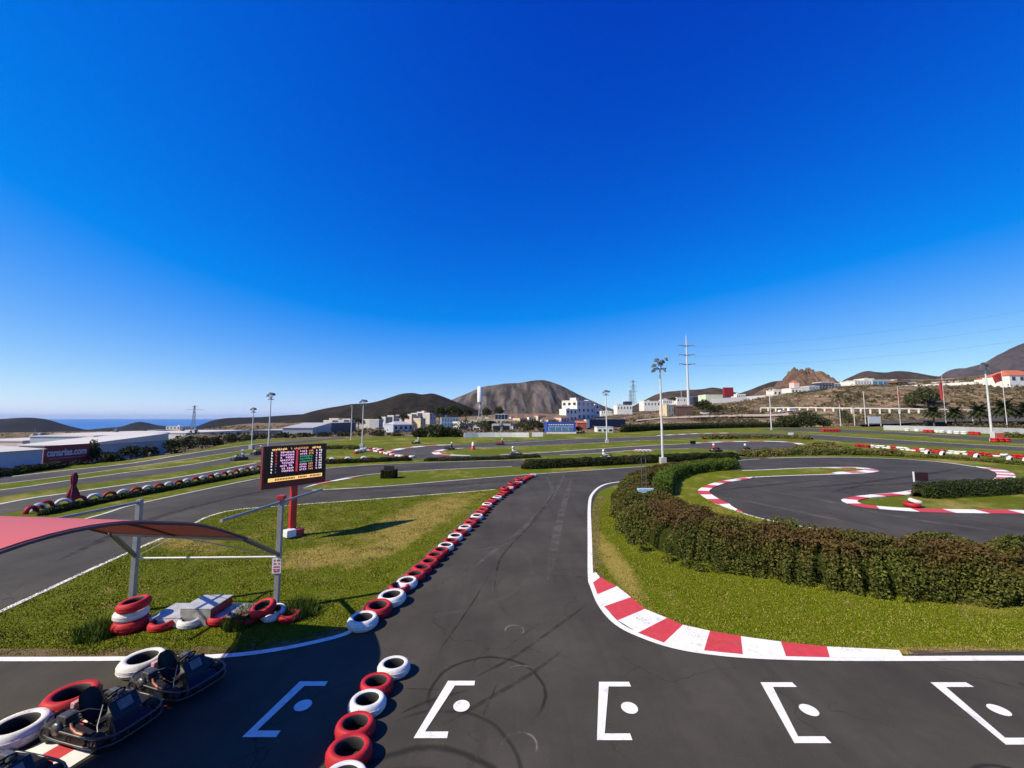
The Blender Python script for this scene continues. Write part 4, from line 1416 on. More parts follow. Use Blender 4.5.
for p_, h, a, b in ((PR, 2.44, -1.7, 1.65), (PL, 2.46, -2.2, 0.05)):
    q0, q1 = p_ + dv * a, p_ + dv * b
    MB().tube([(q0.x, q0.y, h), (q1.x, q1.y, h)], 0.032, 8).build('beam', M_STEEL, cp)
tz = 1.20
for p_, e in ((PR, (XR(7.68), 7.68, 2.12)), (PL, (XR(7.68) - WID + 0.1, 7.98, 2.12))):
    MB().tube([e, (p_.x, p_.y, tz + 0.05)], 0.045, 8).build('brace', M_LAMPGREY, cp)
MB().tube([(PL.x, PL.y, tz), (PR.x, PR.y, tz)], 0.022, 8).build('tie_bar', M_POLEWHITE, cp)
mid = (XR(7.68) - WID * 0.5, 7.85, 2.12)
for p_ in (PR, PL):
    MB().tube([mid, (p_.x, p_.y, tz + 0.03)], 0.009, 6).build('cable', M_STEEL, cp)
MB().tube([(XR(7.68), 7.70, 2.12), (XR(7.68) - WID, 8.02, 2.12)], 0.035, 8).build('eave_rail', M_GREYPOST, cp)

# notice on the right post
sg = thing('notice_sign', 'small white notice with red lettering on the right canopy post', 'sign', (PR.x, PR.y - 0.062, 0.88), 0.1)
MB().box((0, 0, 0.14), (0.20, 0.012, 0.34), bev=0.004).build('panel', M_CREAM, sg)
mb = MB()
for z, ws in ((0.26, [(-0.05, 0.03), (0.03, 0.05)]), (0.19, [(-0.04, 0.06), (0.05, 0.04)]), (0.12, [(0.0, 0.13)]), (0.06, [(-0.04, 0.05), (0.04, 0.06)]), (0.02, [(0.0, 0.12)])):
    for cx, wd in ws:
        mb.box((cx, -0.0085, z), (wd, 0.004, 0.025))
mb.build('lettering', M_POSTRED, sg)

# ------------------------------------------------------------------ podium
k = NT('chequer_plate')
vo = k.n('ShaderNodeTexVoronoi')
vo.inputs['Scale'].default_value = 40
k.l(k.pos(), vo.inputs['Vector'])
k.color(k.ramp(k.noise(5.0, 4.0), [(0.3, (0.36, 0.36, 0.35)), (0.7, (0.52, 0.51, 0.49))]))
k.b.inputs['Metallic'].default_value = 0.15
k.b.inputs['Roughness'].default_value = 0.6
k.bump(vo.outputs['Distance'], 0.4, 0.01)
M_PLATE = k.m
M_BRUSH = mat('brushed_metal_sheet', (0.50, 0.48, 0.45), 0.42, 0.5, var=0.35, scale=7)
pd = thing('podium', 'three step winners podium with metal tops and red sides on the lawn', 'podium', (0, 0, 0))
for nm, x0, x1, y0, y1, h, front in (('low_step', -7.66, -7.0, 8.72, 9.40, 0.20, M_CREAM), ('centre_step', -7.05, -6.38, 8.76, 9.42, 0.37, M_BRUSH), ('low_step', -6.38, -5.72, 8.84, 9.48, 0.16, M_DRED)):
    mb = MB()
    e = 0.004
    mb.box(((x0 + x1) / 2, (y0 + y1) / 2, h / 2), (x1 - x0 - 0.02, y1 - y0 - 0.02, h - 0.02), m=0)
    mb.box(((x0 + x1) / 2, (y0 + y1) / 2, h - 0.008), (x1 - x0 - e, y1 - y0, 0.016), m=1)
    mb.box(((x0 + x1) / 2, y0 + 0.006, (h - 0.02) / 2), (x1 - x0 - 0.03, 0.012, h - 0.03), m=2)
    mb.build(nm, [M_DRED, M_PLATE, front], pd)

# ------------------------------------------------------------------ scoreboard
sbp = Vector((-8.20, 15.15, 0))
ang = math.atan2(1.9, 1.36)
sb = thing('scoreboard', 'dark red electronic timing board on a red post with glowing rows', 'scoreboard', sbp, ang)
# local x runs along the board (away), local -y faces the camera side
MB().box((0, 0.0, 2.63), (2.34, 0.16, 1.52), bev=0.015).build('housing', M_HOUS, sb)
scr = MB().box((0.01, -0.083, 2.735), (2.20, 0.012, 1.25)).build('screen', M_SCREEN, sb)
rs = random.Random(5)


def glyph_rows(name, m, x0, x1, rows, cw, gap=0.25, fill=0.96):
    mb = MB()
    for z, hh in rows:
        x = x0
        while x + cw < x1:
            if rs.random() < fill:
                ww = cw * (1 - gap) * rs.uniform(0.7, 1.0)
                kx = rs.random()
                mb.box((x + ww / 2, -0.0915, z), (ww, 0.004, hh * 0.45))
                if kx < 0.75:
                    mb.box((x + ww * 0.2, -0.0912, z + hh * 0.28), (ww * 0.4, 0.004, hh * 0.4))
                if kx > 0.3:
                    mb.box((x + ww * 0.75, -0.0912, z - hh * 0.28), (ww * 0.45, 0.004, hh * 0.4))
            x += cw
    return mb.build(name, m, scr)


rows = [(3.14 - 0.098 * i, 0.088) for i in range(8)]
glyph_rows('header_text', E_YEL, -0.88, -0.32, [(3.255, 0.10)], 0.06)
glyph_rows('header_text', E_ORG, -0.22, 0.50, [(3.255, 0.10)], 0.06)
glyph_rows('header_text', E_YEL, 0.52, 0.98, [(3.255, 0.10)], 0.06)
glyph_rows('position_column', E_WHT, -0.90, -0.80, rows, 0.07, fill=1)
glyph_rows('number_column', E_RED, -0.76, -0.62, rows[:5], 0.08, fill=1)
glyph_rows('number_column', E_VIO, -0.76, -0.62, rows[5:], 0.08, fill=1)
glyph_rows('name_column', E_PINK, -0.58, -0.06, rows, 0.062, 0.18, 0.88)
MB().box((0.01, -0.0915, 2.80), (0.07, 0.004, 0.80)).build('divider', E_RED, scr)
glyph_rows('lap_column', E_PINK, 0.12, 0.42, rows[:2] + rows[5:], 0.07)
glyph_rows('lap_column', E_GRN, 0.12, 0.66, rows[2:5], 0.07, 0.1, 1.0)
glyph_rows('time_column', E_ORG, 0.46, 0.68, rows[:2] + rows[5:], 0.06)
glyph_rows('gap_column', E_PINK, 0.74, 0.82, rows, 0.075, fill=1)
glyph_rows('gap_column', E_WHT, 0.86, 1.00, rows, 0.065, fill=1)
MB().box((0.02, -0.091, 2.175), (1.98, 0.004, 0.13)).build('message_bar', E_YEL, scr)
mb = MB()
x = -0.72
while x < 0.95:
    if not (-0.02 < x < 0.06 or 0.40 < x < 0.52):
        mb.box((x, -0.0945, 2.175), (0.035, 0.003, 0.07))
    x += 0.055
mb.build('message_text', M_SCREEN, scr)
MB().box((0.0, 0.02, 0.95), (0.22, 0.16, 1.86), bev=0.01).build('post', M_POSTRED, sb)
MB().box((0, 0, 0.06), (0.46, 0.46, 0.12), bev=0.02).build('plinth', M_CONC, sb)
MB().box((-0.16, -0.14, 0.19), (0.34, 0.34, 0.26), bev=0.03).build('base_block', M_CREAM, sb)
MB().box((0.17, -0.12, 0.17), (0.28, 0.34, 0.22), bev=0.03).build('base_block', M_POSTRED, sb)

# ------------------------------------------------------------------ closed umbrella
q = G(72, 502.5)
um = thing('parasol', 'closed dark red parasol standing among the half buried tyres', 'parasol', q)
um.scale = (0.52, 0.52, 0.62)
MB().tube([(0, 0, 0.0), (0, 0, 2.55)], 0.03, 8).build('pole', M_POLEWHITE, um)
mb = MB()
prof = [(0.03, 2.52), (0.16, 2.44), (0.24, 2.2), (0.25, 1.9), (0.20, 1.55), (0.17, 1.38), (0.27, 1.15), (0.42, 0.75), (0.48, 0.42), (0.44, 0.38), (0.30, 0.50)]
V, fc = [], []
nn = 32
for i in range(nn):
    a = 2 * PI * i / nn
    for (r_, z) in prof:
        rr = r_ * (1 + 0.16 * math.cos(8 * a + z))
        V.append((rr * math.cos(a), rr * math.sin(a), z))
K_ = len(prof)
for i in range(nn):
    for j in range(K_ - 1):
        i2 = (i + 1) % nn
        fc.append((i * K_ + j, i * K_ + j + 1, i2 * K_ + j + 1, i2 * K_ + j))
mb.add(V, fc, 0, True)
mb.build('folded_cloth', mat('wine_red_cloth', (0.20, 0.018, 0.028), 0.85, var=0.3, scale=3), um)
MB().tube([(0.21 * math.cos(a * PI / 8), 0.21 * math.sin(a * PI / 8), 1.42) for a in range(16)], 0.02, 6, closed=True).build('tie_strap', M_DRED, um)
MB().lathe([(0.0, 0.12), (0.1, 0.12), (0.3, 0.07), (0.34, 0.0)], 20).build('foot', M_CONC, um)
# ------------------------------------------------------------------ vegetation
def leaf_mat(name, a, b, c, brown=None, brown_amt=0.0, rough=0.75, ns=0.9, hi=None):
    k = NT(name)
    g = k.n('ShaderNodeNewGeometry')
    rp = g.outputs['Random Per Island']
    col = k.ramp(rp, [(0.0, a), (0.5, b), (1.0, c)])
    col = k.mix(k.ramp(k.noise(ns, 5.0, 0.65), [(0.40, 0.0), (0.65, 0.55)]), col, tuple(x * 0.55 for x in a))
    if brown:
        m = k.ramp(k.noise(ns * 0.55, 4.0, 0.6), [(0.62 - 0.3 * brown_amt, 0.0), (0.78 - 0.3 * brown_amt, 0.85)])
        if hi:      # dead twiggy tips on the clipped top
            sx = k.n('ShaderNodeSeparateXYZ')
            k.l(k.pos(), sx.inputs[0])
            hz = k.ramp(k.math('DIVIDE', sx.outputs[2], hi), [(0.45, 0.15), (0.85, 1.0)])
            m = k.math('MULTIPLY', k.math('MULTIPLY', m, hz), k.ramp(rp, [(0.0, 0.4), (0.5, 1.0)]))
        col = k.mix(m, col, brown)
    k.color(col)
    k.b.inputs['Roughness'].default_value = rough
    k.b.inputs['Specular IOR Level'].default_value = 0.2
    return k.m


def leaves(C, size, up=0.0):
    """one small quad per centre, freely turned"""
    C = np.asarray(C, dtype=np.float64)
    n = len(C)
    u = RNG.normal(size=(n, 3))
    u /= np.linalg.norm(u, axis=1)[:, None]
    w = RNG.normal(size=(n, 3))
    w[:, 2] += up
    v = np.cross(w, u)
    v /= np.linalg.norm(v, axis=1)[:, None] + 1e-9
    s = (size * RNG.uniform(0.6, 1.35, n))[:, None]
    return np.stack([C - u * s, C - v * s * 0.55, C + u * s, C + v * s * 0.55], 1).reshape(-1, 3)


def hedge(name, label, path, width, height, m, n_leaf, size, cat='hedge', group=None, core=True, wob=0.16, z0=0.0, rnd=0.30):
    """clipped hedge along a ground path (list of Vectors)"""
    pts = resample(path, 0.35)
    n = len(pts)
    L = len(pts) - 1
    root = thing(name, label, cat, (0, 0, 0), 0, group)
    A = np.array([p[:] for p in pts])
    T = np.gradient(A, axis=0)
    T /= np.linalg.norm(T, axis=1)[:, None] + 1e-9
    Nn = np.stack([-T[:, 1], T[:, 0], np.zeros(n)], 1)
    wv = np.array([width(i / L) if callable(width) else width for i in range(n)])
    hv = np.array([height(i / L) if callable(height) else height for i in range(n)])
    # leaves
    t = RNG.uniform(0, L, n_leaf)
    i0 = np.minimum(t.astype(int), L - 1)
    f = (t - i0)[:, None]
    P0 = A[i0] * (1 - f) + A[i0 + 1] * f
    N0 = Nn[i0]
    W, H = wv[i0] / 2, hv[i0]
    e = 0.55
    side = RNG.uniform(0, 1, n_leaf) < np.mean(2 * hv / (2 * hv + wv))
    zz = RNG.uniform(0, 1, n_leaf)
    sg = np.where(RNG.uniform(0, 1, n_leaf) < 0.5, -1.0, 1.0)
    tx = RNG.uniform(-1, 1, n_leaf)
    cx = np.where(side, sg * (1.08 - rnd * zz ** 2), tx * (1.08 - rnd))
    sz = np.where(side, zz * 0.9, 1.0 - 0.10 * np.abs(tx) ** 3)
    th = np.where(side, np.where(sg > 0, zz, PI - zz), PI / 2 - tx)
    dis = np.array([noise.fractal(Vector((p[0] * 1.1, p[1] * 1.1, q)), 0.9, 2.1, 4) for p, q in zip(P0, th * 1.3)])
    rad = 1.0 + wob * dis - RNG.uniform(0, 1, n_leaf) ** 2 * 0.22
    # taper at both ends
    endd = np.minimum(t, L - t) * 0.35
    tap = np.clip(endd / 0.45, 0.25, 1.0) ** 0.5
    C = P0 + N0 * (cx * W * rad * tap)[:, None]
    C[:, 2] = z0 + sz * H * np.where(side, 1 + (rad - 1) * sz, rad) * tap + 0.02
    np_obj('foliage', leaves(C, size, 0.4), 4, m, root)
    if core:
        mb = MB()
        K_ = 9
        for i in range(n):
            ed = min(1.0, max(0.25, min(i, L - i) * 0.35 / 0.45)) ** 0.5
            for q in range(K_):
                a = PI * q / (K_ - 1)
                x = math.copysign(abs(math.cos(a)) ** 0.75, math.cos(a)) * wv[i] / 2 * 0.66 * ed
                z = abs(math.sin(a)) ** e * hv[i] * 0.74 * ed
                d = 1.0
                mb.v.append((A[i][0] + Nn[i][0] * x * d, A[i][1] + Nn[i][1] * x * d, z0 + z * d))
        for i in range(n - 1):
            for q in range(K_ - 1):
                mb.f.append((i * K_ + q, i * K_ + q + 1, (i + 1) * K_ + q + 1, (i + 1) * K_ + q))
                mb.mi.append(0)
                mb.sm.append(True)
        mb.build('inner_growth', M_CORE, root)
    return root


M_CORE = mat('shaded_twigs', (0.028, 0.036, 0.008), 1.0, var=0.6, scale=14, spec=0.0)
M_HEDGE = leaf_mat('hedge_leaves', (0.040, 0.052, 0.007), (0.080, 0.092, 0.012), (0.155, 0.160, 0.026), (0.105, 0.053, 0.020), 0.80, hi=1.2)
M_HEDGE2 = leaf_mat('fresh_hedge_leaves', (0.040, 0.075, 0.006), (0.075, 0.120, 0.010), (0.13, 0.18, 0.02))
M_DARKH = leaf_mat('dark_hedge_leaves', (0.014, 0.024, 0.006), (0.026, 0.040, 0.010), (0.055, 0.070, 0.018), (0.10, 0.07, 0.03), 0.3)
M_WEED = leaf_mat('weedy_shrub_leaves', (0.045, 0.065, 0.010), (0.085, 0.105, 0.016), (0.15, 0.15, 0.03), (0.21, 0.15, 0.06), 0.5)
M_OLIVE = leaf_mat('olive_tree_leaves', (0.028, 0.036, 0.012), (0.055, 0.066, 0.022), (0.10, 0.11, 0.04), (0.09, 0.07, 0.035), 0.3, ns=0.3)
M_BARK = mat('bark', (0.10, 0.075, 0.05), 0.9, var=0.4, scale=6, bump=0.4)


def gp(*px):
    return [G(x, y) for x, y in px]


bb_ = gp((1500, 626), (1200, 614), (1024, 607), (960, 603.5), (900, 600), (834, 591), (796, 583), (750, 576), (707, 570), (668, 563), (644, 553), (628, 537), (619, 518), (615, 503), (621, 489), (640, 479.5), (664, 473), (690, 469), (728, 465))
bb_ = resample(bb_, 0.5)
BW = lambda t: float(np.interp(t, [0, 0.235, 0.265, 0.29, 0.34, 0.42, 0.52, 0.65, 1.0], [1.7, 1.75, 2.3, 3.0, 3.6, 3.0, 2.0, 1.6, 1.2]))
nb_ = len(bb_)
big = []
for i in range(nb_):
    tt = (bb_[min(i + 1, nb_ - 1)] - bb_[max(i - 1, 0)]).normalized()
    w_ = BW(i / (nb_ - 1)) / 2
    big.append(bb_[i] + Vector((tt.y * w_, -tt.x * w_, 0)))
hedge('hedge', 'long clipped hedge with brown dry top sweeping round the near right bend', big, BW, lambda t: float(np.interp(t, [0, 0.42, 0.58, 0.70, 1.0], [1.15, 1.10, 0.86, 0.82, 0.70])), M_HEDGE, 300000, 0.037, wob=0.24, rnd=0.44)
hedge('hedge', 'short bright green hedge curving inside the hairpin behind the big hedge', gp((662, 497), (664, 488), (669, 480), (682, 474.6), (702, 471.5), (722, 469.4), (736, 468)), 1.15, 0.85, M_HEDGE2, 26000, 0.045)
hedge('hedge', 'low dark green hedge on the grass inside the right hairpin', gp((918, 497.5), (940, 496), (980, 494), (1024, 491.5), (1100, 487.5), (1200, 484)), 1.2, 0.75, M_DARKH, 26000, 0.05)
hedge('hedge', 'low dark hedge between the two straights in the middle distance', gp((522, 469), (560, 467.4), (600, 465.4), (640, 463.2), (690, 460.8), (738, 459.4)), 1.1, 0.72, M_DARKH, 26000, 0.06)
hedge('hedge', 'tall dark hedge along the far edge of the track below the dry slope', gp((622, 432.4), (650, 430.6), (690, 429.2), (730, 428), (768, 427.4), (800, 427.2)), 2.0, 2.3, M_DARKH, 14000, 0.20)
hedge('shrub_row', 'rough green and straw coloured shrubs behind the upper right bend', gp((742, 456.4), (790, 454.6), (840, 454.2), (880, 455), (905, 456.2)), 2.6, 0.62, M_WEED, 22000, 0.07, 'shrubs', wob=0.45)
hedge('shrub_row', 'straw coloured weeds in front of the right tyre wall', gp((905, 456.8), (940, 458.4), (980, 461.2), (1030, 465.5), (1080, 469)), 1.4, 0.28, M_WEED, 9000, 0.06, 'shrubs', wob=0.5)
hedge('shrub_row', 'low dark strip of growth doubling as shadow beside the half buried tyres', gp((40, 516), (66, 509.8), (128, 497.4), (190, 486), (256, 473.6), (300, 466.6)), 0.55, 0.22, M_DARKH, 16000, 0.045, 'shrubs', wob=0.3)  # low hedge whose dark leaves also stand in for the tyre shadows
hedge('shrub_row', 'low dark hedge under the upright white tyres right of the scoreboard', gp((322, 464), (350, 463), (380, 461.8), (412, 460.4)), 0.7, 0.36, M_DARKH, 7000, 0.05, 'shrubs', wob=0.4)
hedge('shrub_row', 'thin low green strip below the back hairpin island', gp((424, 461), (460, 460.6), (500, 459.4), (540, 457.2)), 0.7, 0.30, M_DARKH, 7000, 0.05, 'shrubs', wob=0.4)
hedge('shrub_row', 'clump of tall grass between the far straights on the right', gp((705, 439.2), (740, 438.2), (780, 438.4), (812, 439.6)), 3.0, 0.7, M_WEED, 9000, 0.12, 'shrubs', wob=0.5)
hedge('shrub_row', 'green weeds at the foot of the far white wall on the right', gp((1004, 437), (1040, 439), (1090, 442)), 2.0, 0.9, M_WEED, 4000, 0.12, 'shrubs', wob=0.5)
hedge('shrub_row', 'dark undergrowth along the left edge of the outermost road', gp((-120, 494), (-40, 482), (0, 476), (28, 471.6), (52, 468.6), (62, 467)), 1.5, 0.42, M_DARKH, 16000, 0.06, 'shrubs', wob=0.5)
hedge('shrub_row', 'green verge shrubs between the far straights in the centre', gp((290, 450), (320, 449), (345, 448.4), (356, 449.6)), 1.6, 0.4, M_WEED, 5000, 0.08, 'shrubs', wob=0.5)


def ball_cloud(c, r, n):
    d = RNG.normal(size=(n, 3))
    d /= np.linalg.norm(d, axis=1)[:, None]
    return np.asarray(c) + d * (np.asarray(r) * (RNG.uniform(0.25, 1.0, n) ** 0.45)[:, None])


def tree(name, label, px, ybase, ytop, wpx, Z, m, n=1400, cat='tree', group=None, trunk=0.3, loose=1.0):
    X = (px - 512) / F * Z
    z0 = yz(ybase, Z)
    H = (ybase - ytop) * Z / F
    Wd = wpx * Z / F
    t = thing(name, label, cat, (X, Z, z0), 0, group)
    rr = random.Random(hash(label) % 1000 if False else len(label) * 7 + int(px))
    th = H * trunk
    mb = MB()
    mb.tube([(0, 0, -0.6), (0.02 * H, 0, th * 0.6), (0.0, 0.02 * H, th), (0.03 * H, 0, H * 0.7)], [0.05 * H, 0.04 * H, 0.032 * H, 0.012 * H], 7)
    for q in range(5):
        a = q * 1.3 + rr.random()
        mb.tube([(0, 0, th * 0.9), (math.cos(a) * Wd * 0.18, math.sin(a) * Wd * 0.18, H * 0.5), (math.cos(a) * Wd * 0.34, math.sin(a) * Wd * 0.34, H * 0.66)], [0.022 * H, 0.014 * H, 0.006 * H], 5)
    mb.build('trunk', M_BARK, t)
    C = []
    k_ = 9
    for q in range(k_):
        a = q * 2.4 + rr.random()
        r_ = Wd * 0.5 * math.sqrt((q + 0.5) / k_) * 0.72
        zc = th + (H - th) * (0.28 + 0.50 * (1 - (q / k_) ** 1.2) * rr.uniform(0.7, 1.1))
        s = rr.uniform(0.75, 1.15) * loose
        C.append(ball_cloud((math.cos(a) * r_, math.sin(a) * r_, zc), (Wd * 0.22 * s, Wd * 0.22 * s, (H - th) * 0.27 * s), n // k_))
    np_obj('crown', leaves(np.concatenate(C), max(0.10, Wd * 0.042), 0.3), 4, m, t)
    return t


def bush(label, px, ybase, ytop, wpx, Z, m, n=900, group=None, cat='bush'):
    return tree('bush', label, px, ybase, ytop, wpx, Z, m, n, cat, group, trunk=0.02, loose=1.25)


# left: bushes along the works fence
TG = 'bushes below the left warehouses'
for px, yb, yt, w_, Z, m, lb in ((66, 469, 461.5, 20, 37, M_DARKH, 'dark bush in front of the billboard'), (84, 467, 460.5, 22, 38, M_DARKH, 'dark spreading bush at the right foot of the billboard'), (97, 464, 440.5, 12, 43, M_DARKH, 'tall dark bush covering the right edge of the billboard'),  # first two dark bushes are put in for the shadow below the billboard
                                 (112, 461, 452, 20, 43, M_DARKH, 'low bush beneath the dark sign on the warehouse'), (135, 458, 445, 20, 47, M_DARKH, 'round bush before the long warehouse wall'), (152, 455.5, 446, 16, 51, M_DARKH, 'low bush under the gridded window of the warehouse'),
                                 (174, 452, 438.5, 14, 55, M_DARKH, 'dark bush at the far corner of the long warehouse'), (188, 450, 437, 17, 60, M_OLIVE, 'olive green bush left of the left pylon'), (205, 448, 436.5, 16, 64, M_OLIVE, 'olive green bush under the left pylon'),
                                 (218, 446, 437, 14, 68, M_DARKH, 'bush third from the right in the row along the far left road'), (233, 444.5, 433, 16, 74, M_OLIVE, 'tall rounded bush in the row along the far left road'), (249, 443, 435, 14, 80, M_OLIVE, 'last bush of the row along the far left road')):
    bush(lb, px, yb, yt, w_, Z, m, 1300, TG)
for px, yb, yt, w_, Z, lb in ((262, 441, 434, 16, 90, 'low bush left of the grey industrial roofs'), (285, 439, 433, 18, 98, 'low bush before the grey industrial shed'), (306, 438, 432.5, 18, 100, 'low bush before the lighter end of the industrial shed'), (326, 437.5, 432, 16, 100, 'low bush before the navy end of the industrial shed'),
                          (345, 438, 431, 14, 100, 'low bush between the two thin lamp poles'), (378, 437, 430.5, 16, 100, 'low bush before the grey roofed white house'), (398, 438, 432, 14, 98, 'low bush right of the grey roofed white house')):
    bush(lb, px, yb, yt, w_, Z, M_DARKH, 700, 'bushes along the back of the track')
# centre
CG = 'trees in the middle of the town'
for px, yb, yt, w_, Z, m, lb in ((440, 422, 405.5, 18, 250, M_DARKH, 'dark tree at the foot of the scrubby cone hill'), (453, 422, 405, 20, 255, M_DARKH, 'broad dark tree left of the white tank tower'), (466, 421, 407, 14, 255, M_DARKH, 'dark tree just left of the white tank tower'), (487, 420, 407, 12, 260, M_DARKH, 'dark tree just right of the white tank tower'),
                                 (499, 418, 407, 12, 262, M_DARKH, 'dark tree behind the raised solar panel'), (359, 428, 418, 14, 200, M_DARKH, 'dark tree among the small white houses'), (404, 424, 413, 12, 240, M_DARKH, 'dark tree above the grey roofed white house'), (379, 425, 416.5, 10, 230, M_DARKH, 'small dark tree between white houses on the left'),
                                 (528, 434, 425, 14, 112, M_OLIVE, 'brownish tree left of the blue shop'), (520, 431, 422, 12, 140, M_OLIVE, 'thin brownish tree behind the white wall'), (538, 432, 421.5, 14, 130, M_DARKH, 'dark tree against the left side of the blue shop'), (578, 433, 426, 10, 118, M_DARKH, 'dark small tree between the blue shop and the navy hall')):
    tree('tree', lb, px, yb, yt, w_, Z, m, 1100, 'tree', CG)
for px, yb, yt, w_, Z, m, lb in ((437, 439, 424.5, 26, 94, M_OLIVE, 'large olive bush beside the long white wall'), (452, 438.5, 427.5, 20, 94, M_DARKH, 'dark bush at the left end of the long white wall'), (420, 440, 428.5, 16, 92, M_DARKH, 'dark bush left of the large olive bush')):
    bush(lb, px, yb, yt, w_, Z, m, 2200, 'bushes beside the long white wall')
rs3 = random.Random(3)
for i in range(26):
    px = 456 + i * 4.9 + rs3.uniform(-2, 2)
    Z = rs3.uniform(118, 215)
    yb = 418 + (EYE - t_height(px, Z)) * F / Z
    hpx = rs3.uniform(2.2, 4.2) * F / Z
    tree('tree', 'small dark garden tree, %s from the left among the town houses' % ordinal(i + 1), px, yb, yb - hpx, hpx * rs3.uniform(0.9, 1.5), Z, M_DARKH if i % 3 else M_OLIVE, 450, 'tree', 'garden trees among the town houses')
# right
for px, yb, yt, w_, Z, m, lb in ((703, 414, 400, 20, 280, M_DARKH, 'dark round tree right of the cream house'), (715, 415, 405, 16, 275, M_DARKH, 'dark tree partly behind the round tree on the right'), (673, 403, 397, 8, 380, M_DARKH, 'small dark round tree among the long white sheds'), (842, 424, 409, 10, 215, M_OLIVE, 'slim olive tree before the balustrade'), (846, 430, 412, 10, 185, M_OLIVE, 'slim bushy tree by the red barrier')):
    tree('tree', lb, px, yb, yt, w_, Z, m, 1100, 'tree', 'trees on the right')
for px, yb, yt, w_, Z, m, lb in ((805, 427.5, 411.5, 26, 188, M_DARKH, 'large dark bush right of the thin white mast'), (786, 428, 415, 20, 186, M_DARKH, 'dark bush behind the thin white mast'), (822, 427, 418, 16, 190, M_OLIVE, 'low olive bush left of the red barrier'), (926, 404, 388.5, 26, 232, M_OLIVE, 'large olive bush on the bank left of the middle flag'), (912, 406, 396, 14, 228, M_OLIVE, 'smaller olive bush on the bank beside the large one'),
                                 (823, 448, 442, 26, 58, M_WEED, 'yellow green bush left of the right tyre wall'), (800, 449.5, 445, 22, 55, M_WEED, 'flat green bush at the end of the far bend')):
    bush(lb, px, yb, yt, w_, Z, m, 1600, 'bushes on the right')
q = G(389, 478)
bs = thing('clipped_bush', 'square clipped dark bush with a small dark board on the narrow verge', 'bush', q)
C = RNG.uniform(-1, 1, (2600, 3))
ax = RNG.integers(0, 3, 2600)
C[np.arange(2600), ax] = np.sign(C[np.arange(2600), ax])
C = C * (0.50, 0.40, 0.28) + (0, 0, 0.30)
np_obj('foliage', leaves(C, 0.05, 0.3), 4, M_DARKH, bs)
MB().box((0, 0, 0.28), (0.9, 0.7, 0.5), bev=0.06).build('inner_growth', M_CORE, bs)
sg = thing('track_board', 'small dark board rising from the square clipped bush', 'sign', (q.x, q.y - 0.05, 0))
MB().box((0, 0, 0.72), (0.74, 0.05, 0.34), bev=0.01).build('panel', M_DARKB, sg)
for s in (-1, 1):
    MB().tube([(s * 0.28, 0, 0), (s * 0.28, 0, 0.6)], 0.02, 6).build('leg', M_LAMPGREY, sg)

# tufts near the podium
for (x, y, r_, h, lb) in ((101, 634, 0.42, 0.34, 'tall grass tuft left of the left canopy post'), (250, 617, 0.40, 0.34, 'tall grass tuft by the podium beside the right canopy post'), (297, 614, 0.45, 0.36, 'tall grass tuft right of the right canopy post'), (238, 626, 0.28, 0.30, 'tall grass tuft in shade before the right podium step')):
    p = G(x, y)
    n = 900
    a = RNG.uniform(0, 2 * PI, n)
    rr = r_ * np.sqrt(RNG.uniform(0, 1, n))
    B = np.stack([rr * np.cos(a), rr * np.sin(a), np.zeros(n)], 1)
    hh = h * RNG.uniform(0.5, 1.1, n) * (1 - 0.4 * (rr / r_) ** 2)
    ln = RNG.normal(size=(n, 2)) * 0.35
    tip = B + np.stack([ln[:, 0] * hh, ln[:, 1] * hh, hh], 1)
    sd = np.stack([np.cos(a * 3), np.sin(a * 3), np.zeros(n)], 1) * 0.011
    o = np_obj('grass_tuft', np.stack([B - sd, B + sd, tip], 1).reshape(-1, 3), 3, M_HEDGE2)
    o.location = p
    tag(o, lb, 'grass tuft', 'tall grass tufts by the podium')


# lawn blades: no one could count them
def blades(name, px_poly, n, h, bright, zoff=0.010, ymax=60.0):
    poly = [G(*a) for a in crom(px_poly, 6, True)]
    poly = [p for p in poly]
    X = np.array([p.x for p in poly])
    Y = np.array([p.y for p in poly])
    x0, x1, y0, y1 = max(X.min(), -28), min(X.max(), 26), Y.min(), min(Y.max(), ymax)
    out = np.zeros((0, 2))
    while len(out) < n:
        u = RNG.uniform(0, 1, n)
        c = np.stack([RNG.uniform(x0, x1, n), y0 + (y1 - y0) * u ** 1.5], 1)
        ins = np.zeros(n, bool)
        j = len(X) - 1
        for i in range(len(X)):
            cond = ((Y[i] > c[:, 1]) != (Y[j] > c[:, 1])) & (c[:, 0] < (X[j] - X[i]) * (c[:, 1] - Y[i]) / (Y[j] - Y[i] + 1e-12) + X[i])
            ins ^= cond
            j = i
        out = np.concatenate([out, c[ins]])
    out = out[:n]
    B = np.concatenate([out, np.full((n, 1), zoff)], 1)
    clump = np.array([0.55 + 0.9 * max(0, noise.noise(Vector((p[0] * 1.5, p[1] * 1.5, 3.0))) + 0.25) for p in out])
    hh = h * RNG.uniform(0.5, 1.2, n) * clump * (1 + 0.02 * out[:, 1])
    a = RNG.uniform(0, 2 * PI, n)
    ln = RNG.normal(size=(n, 2)) * 0.45
    tip = B + np.stack([ln[:, 0] * hh, ln[:, 1] * hh, hh], 1)
    wd = (0.0065 * (1 + 0.05 * out[:, 1]))[:, None]
    sd = np.stack([np.cos(a), np.sin(a), np.zeros(n)], 1) * wd
    return stuff(np_obj(name, np.stack([B - sd, B + sd, tip], 1).reshape(-1, 3), 3, M_BLADE), bright, 'grass')


blades('lawn_grass', LAWN1, 170000, 0.023, 'mown grass of the lawn round podium and scoreboard')
blades('lawn_grass', [p if p[0] < 1400 else (1100, p[1], 1) for p in LAWN2], 150000, 0.029, 'rough grass between the near kerb and the long hedge', ymax=22)


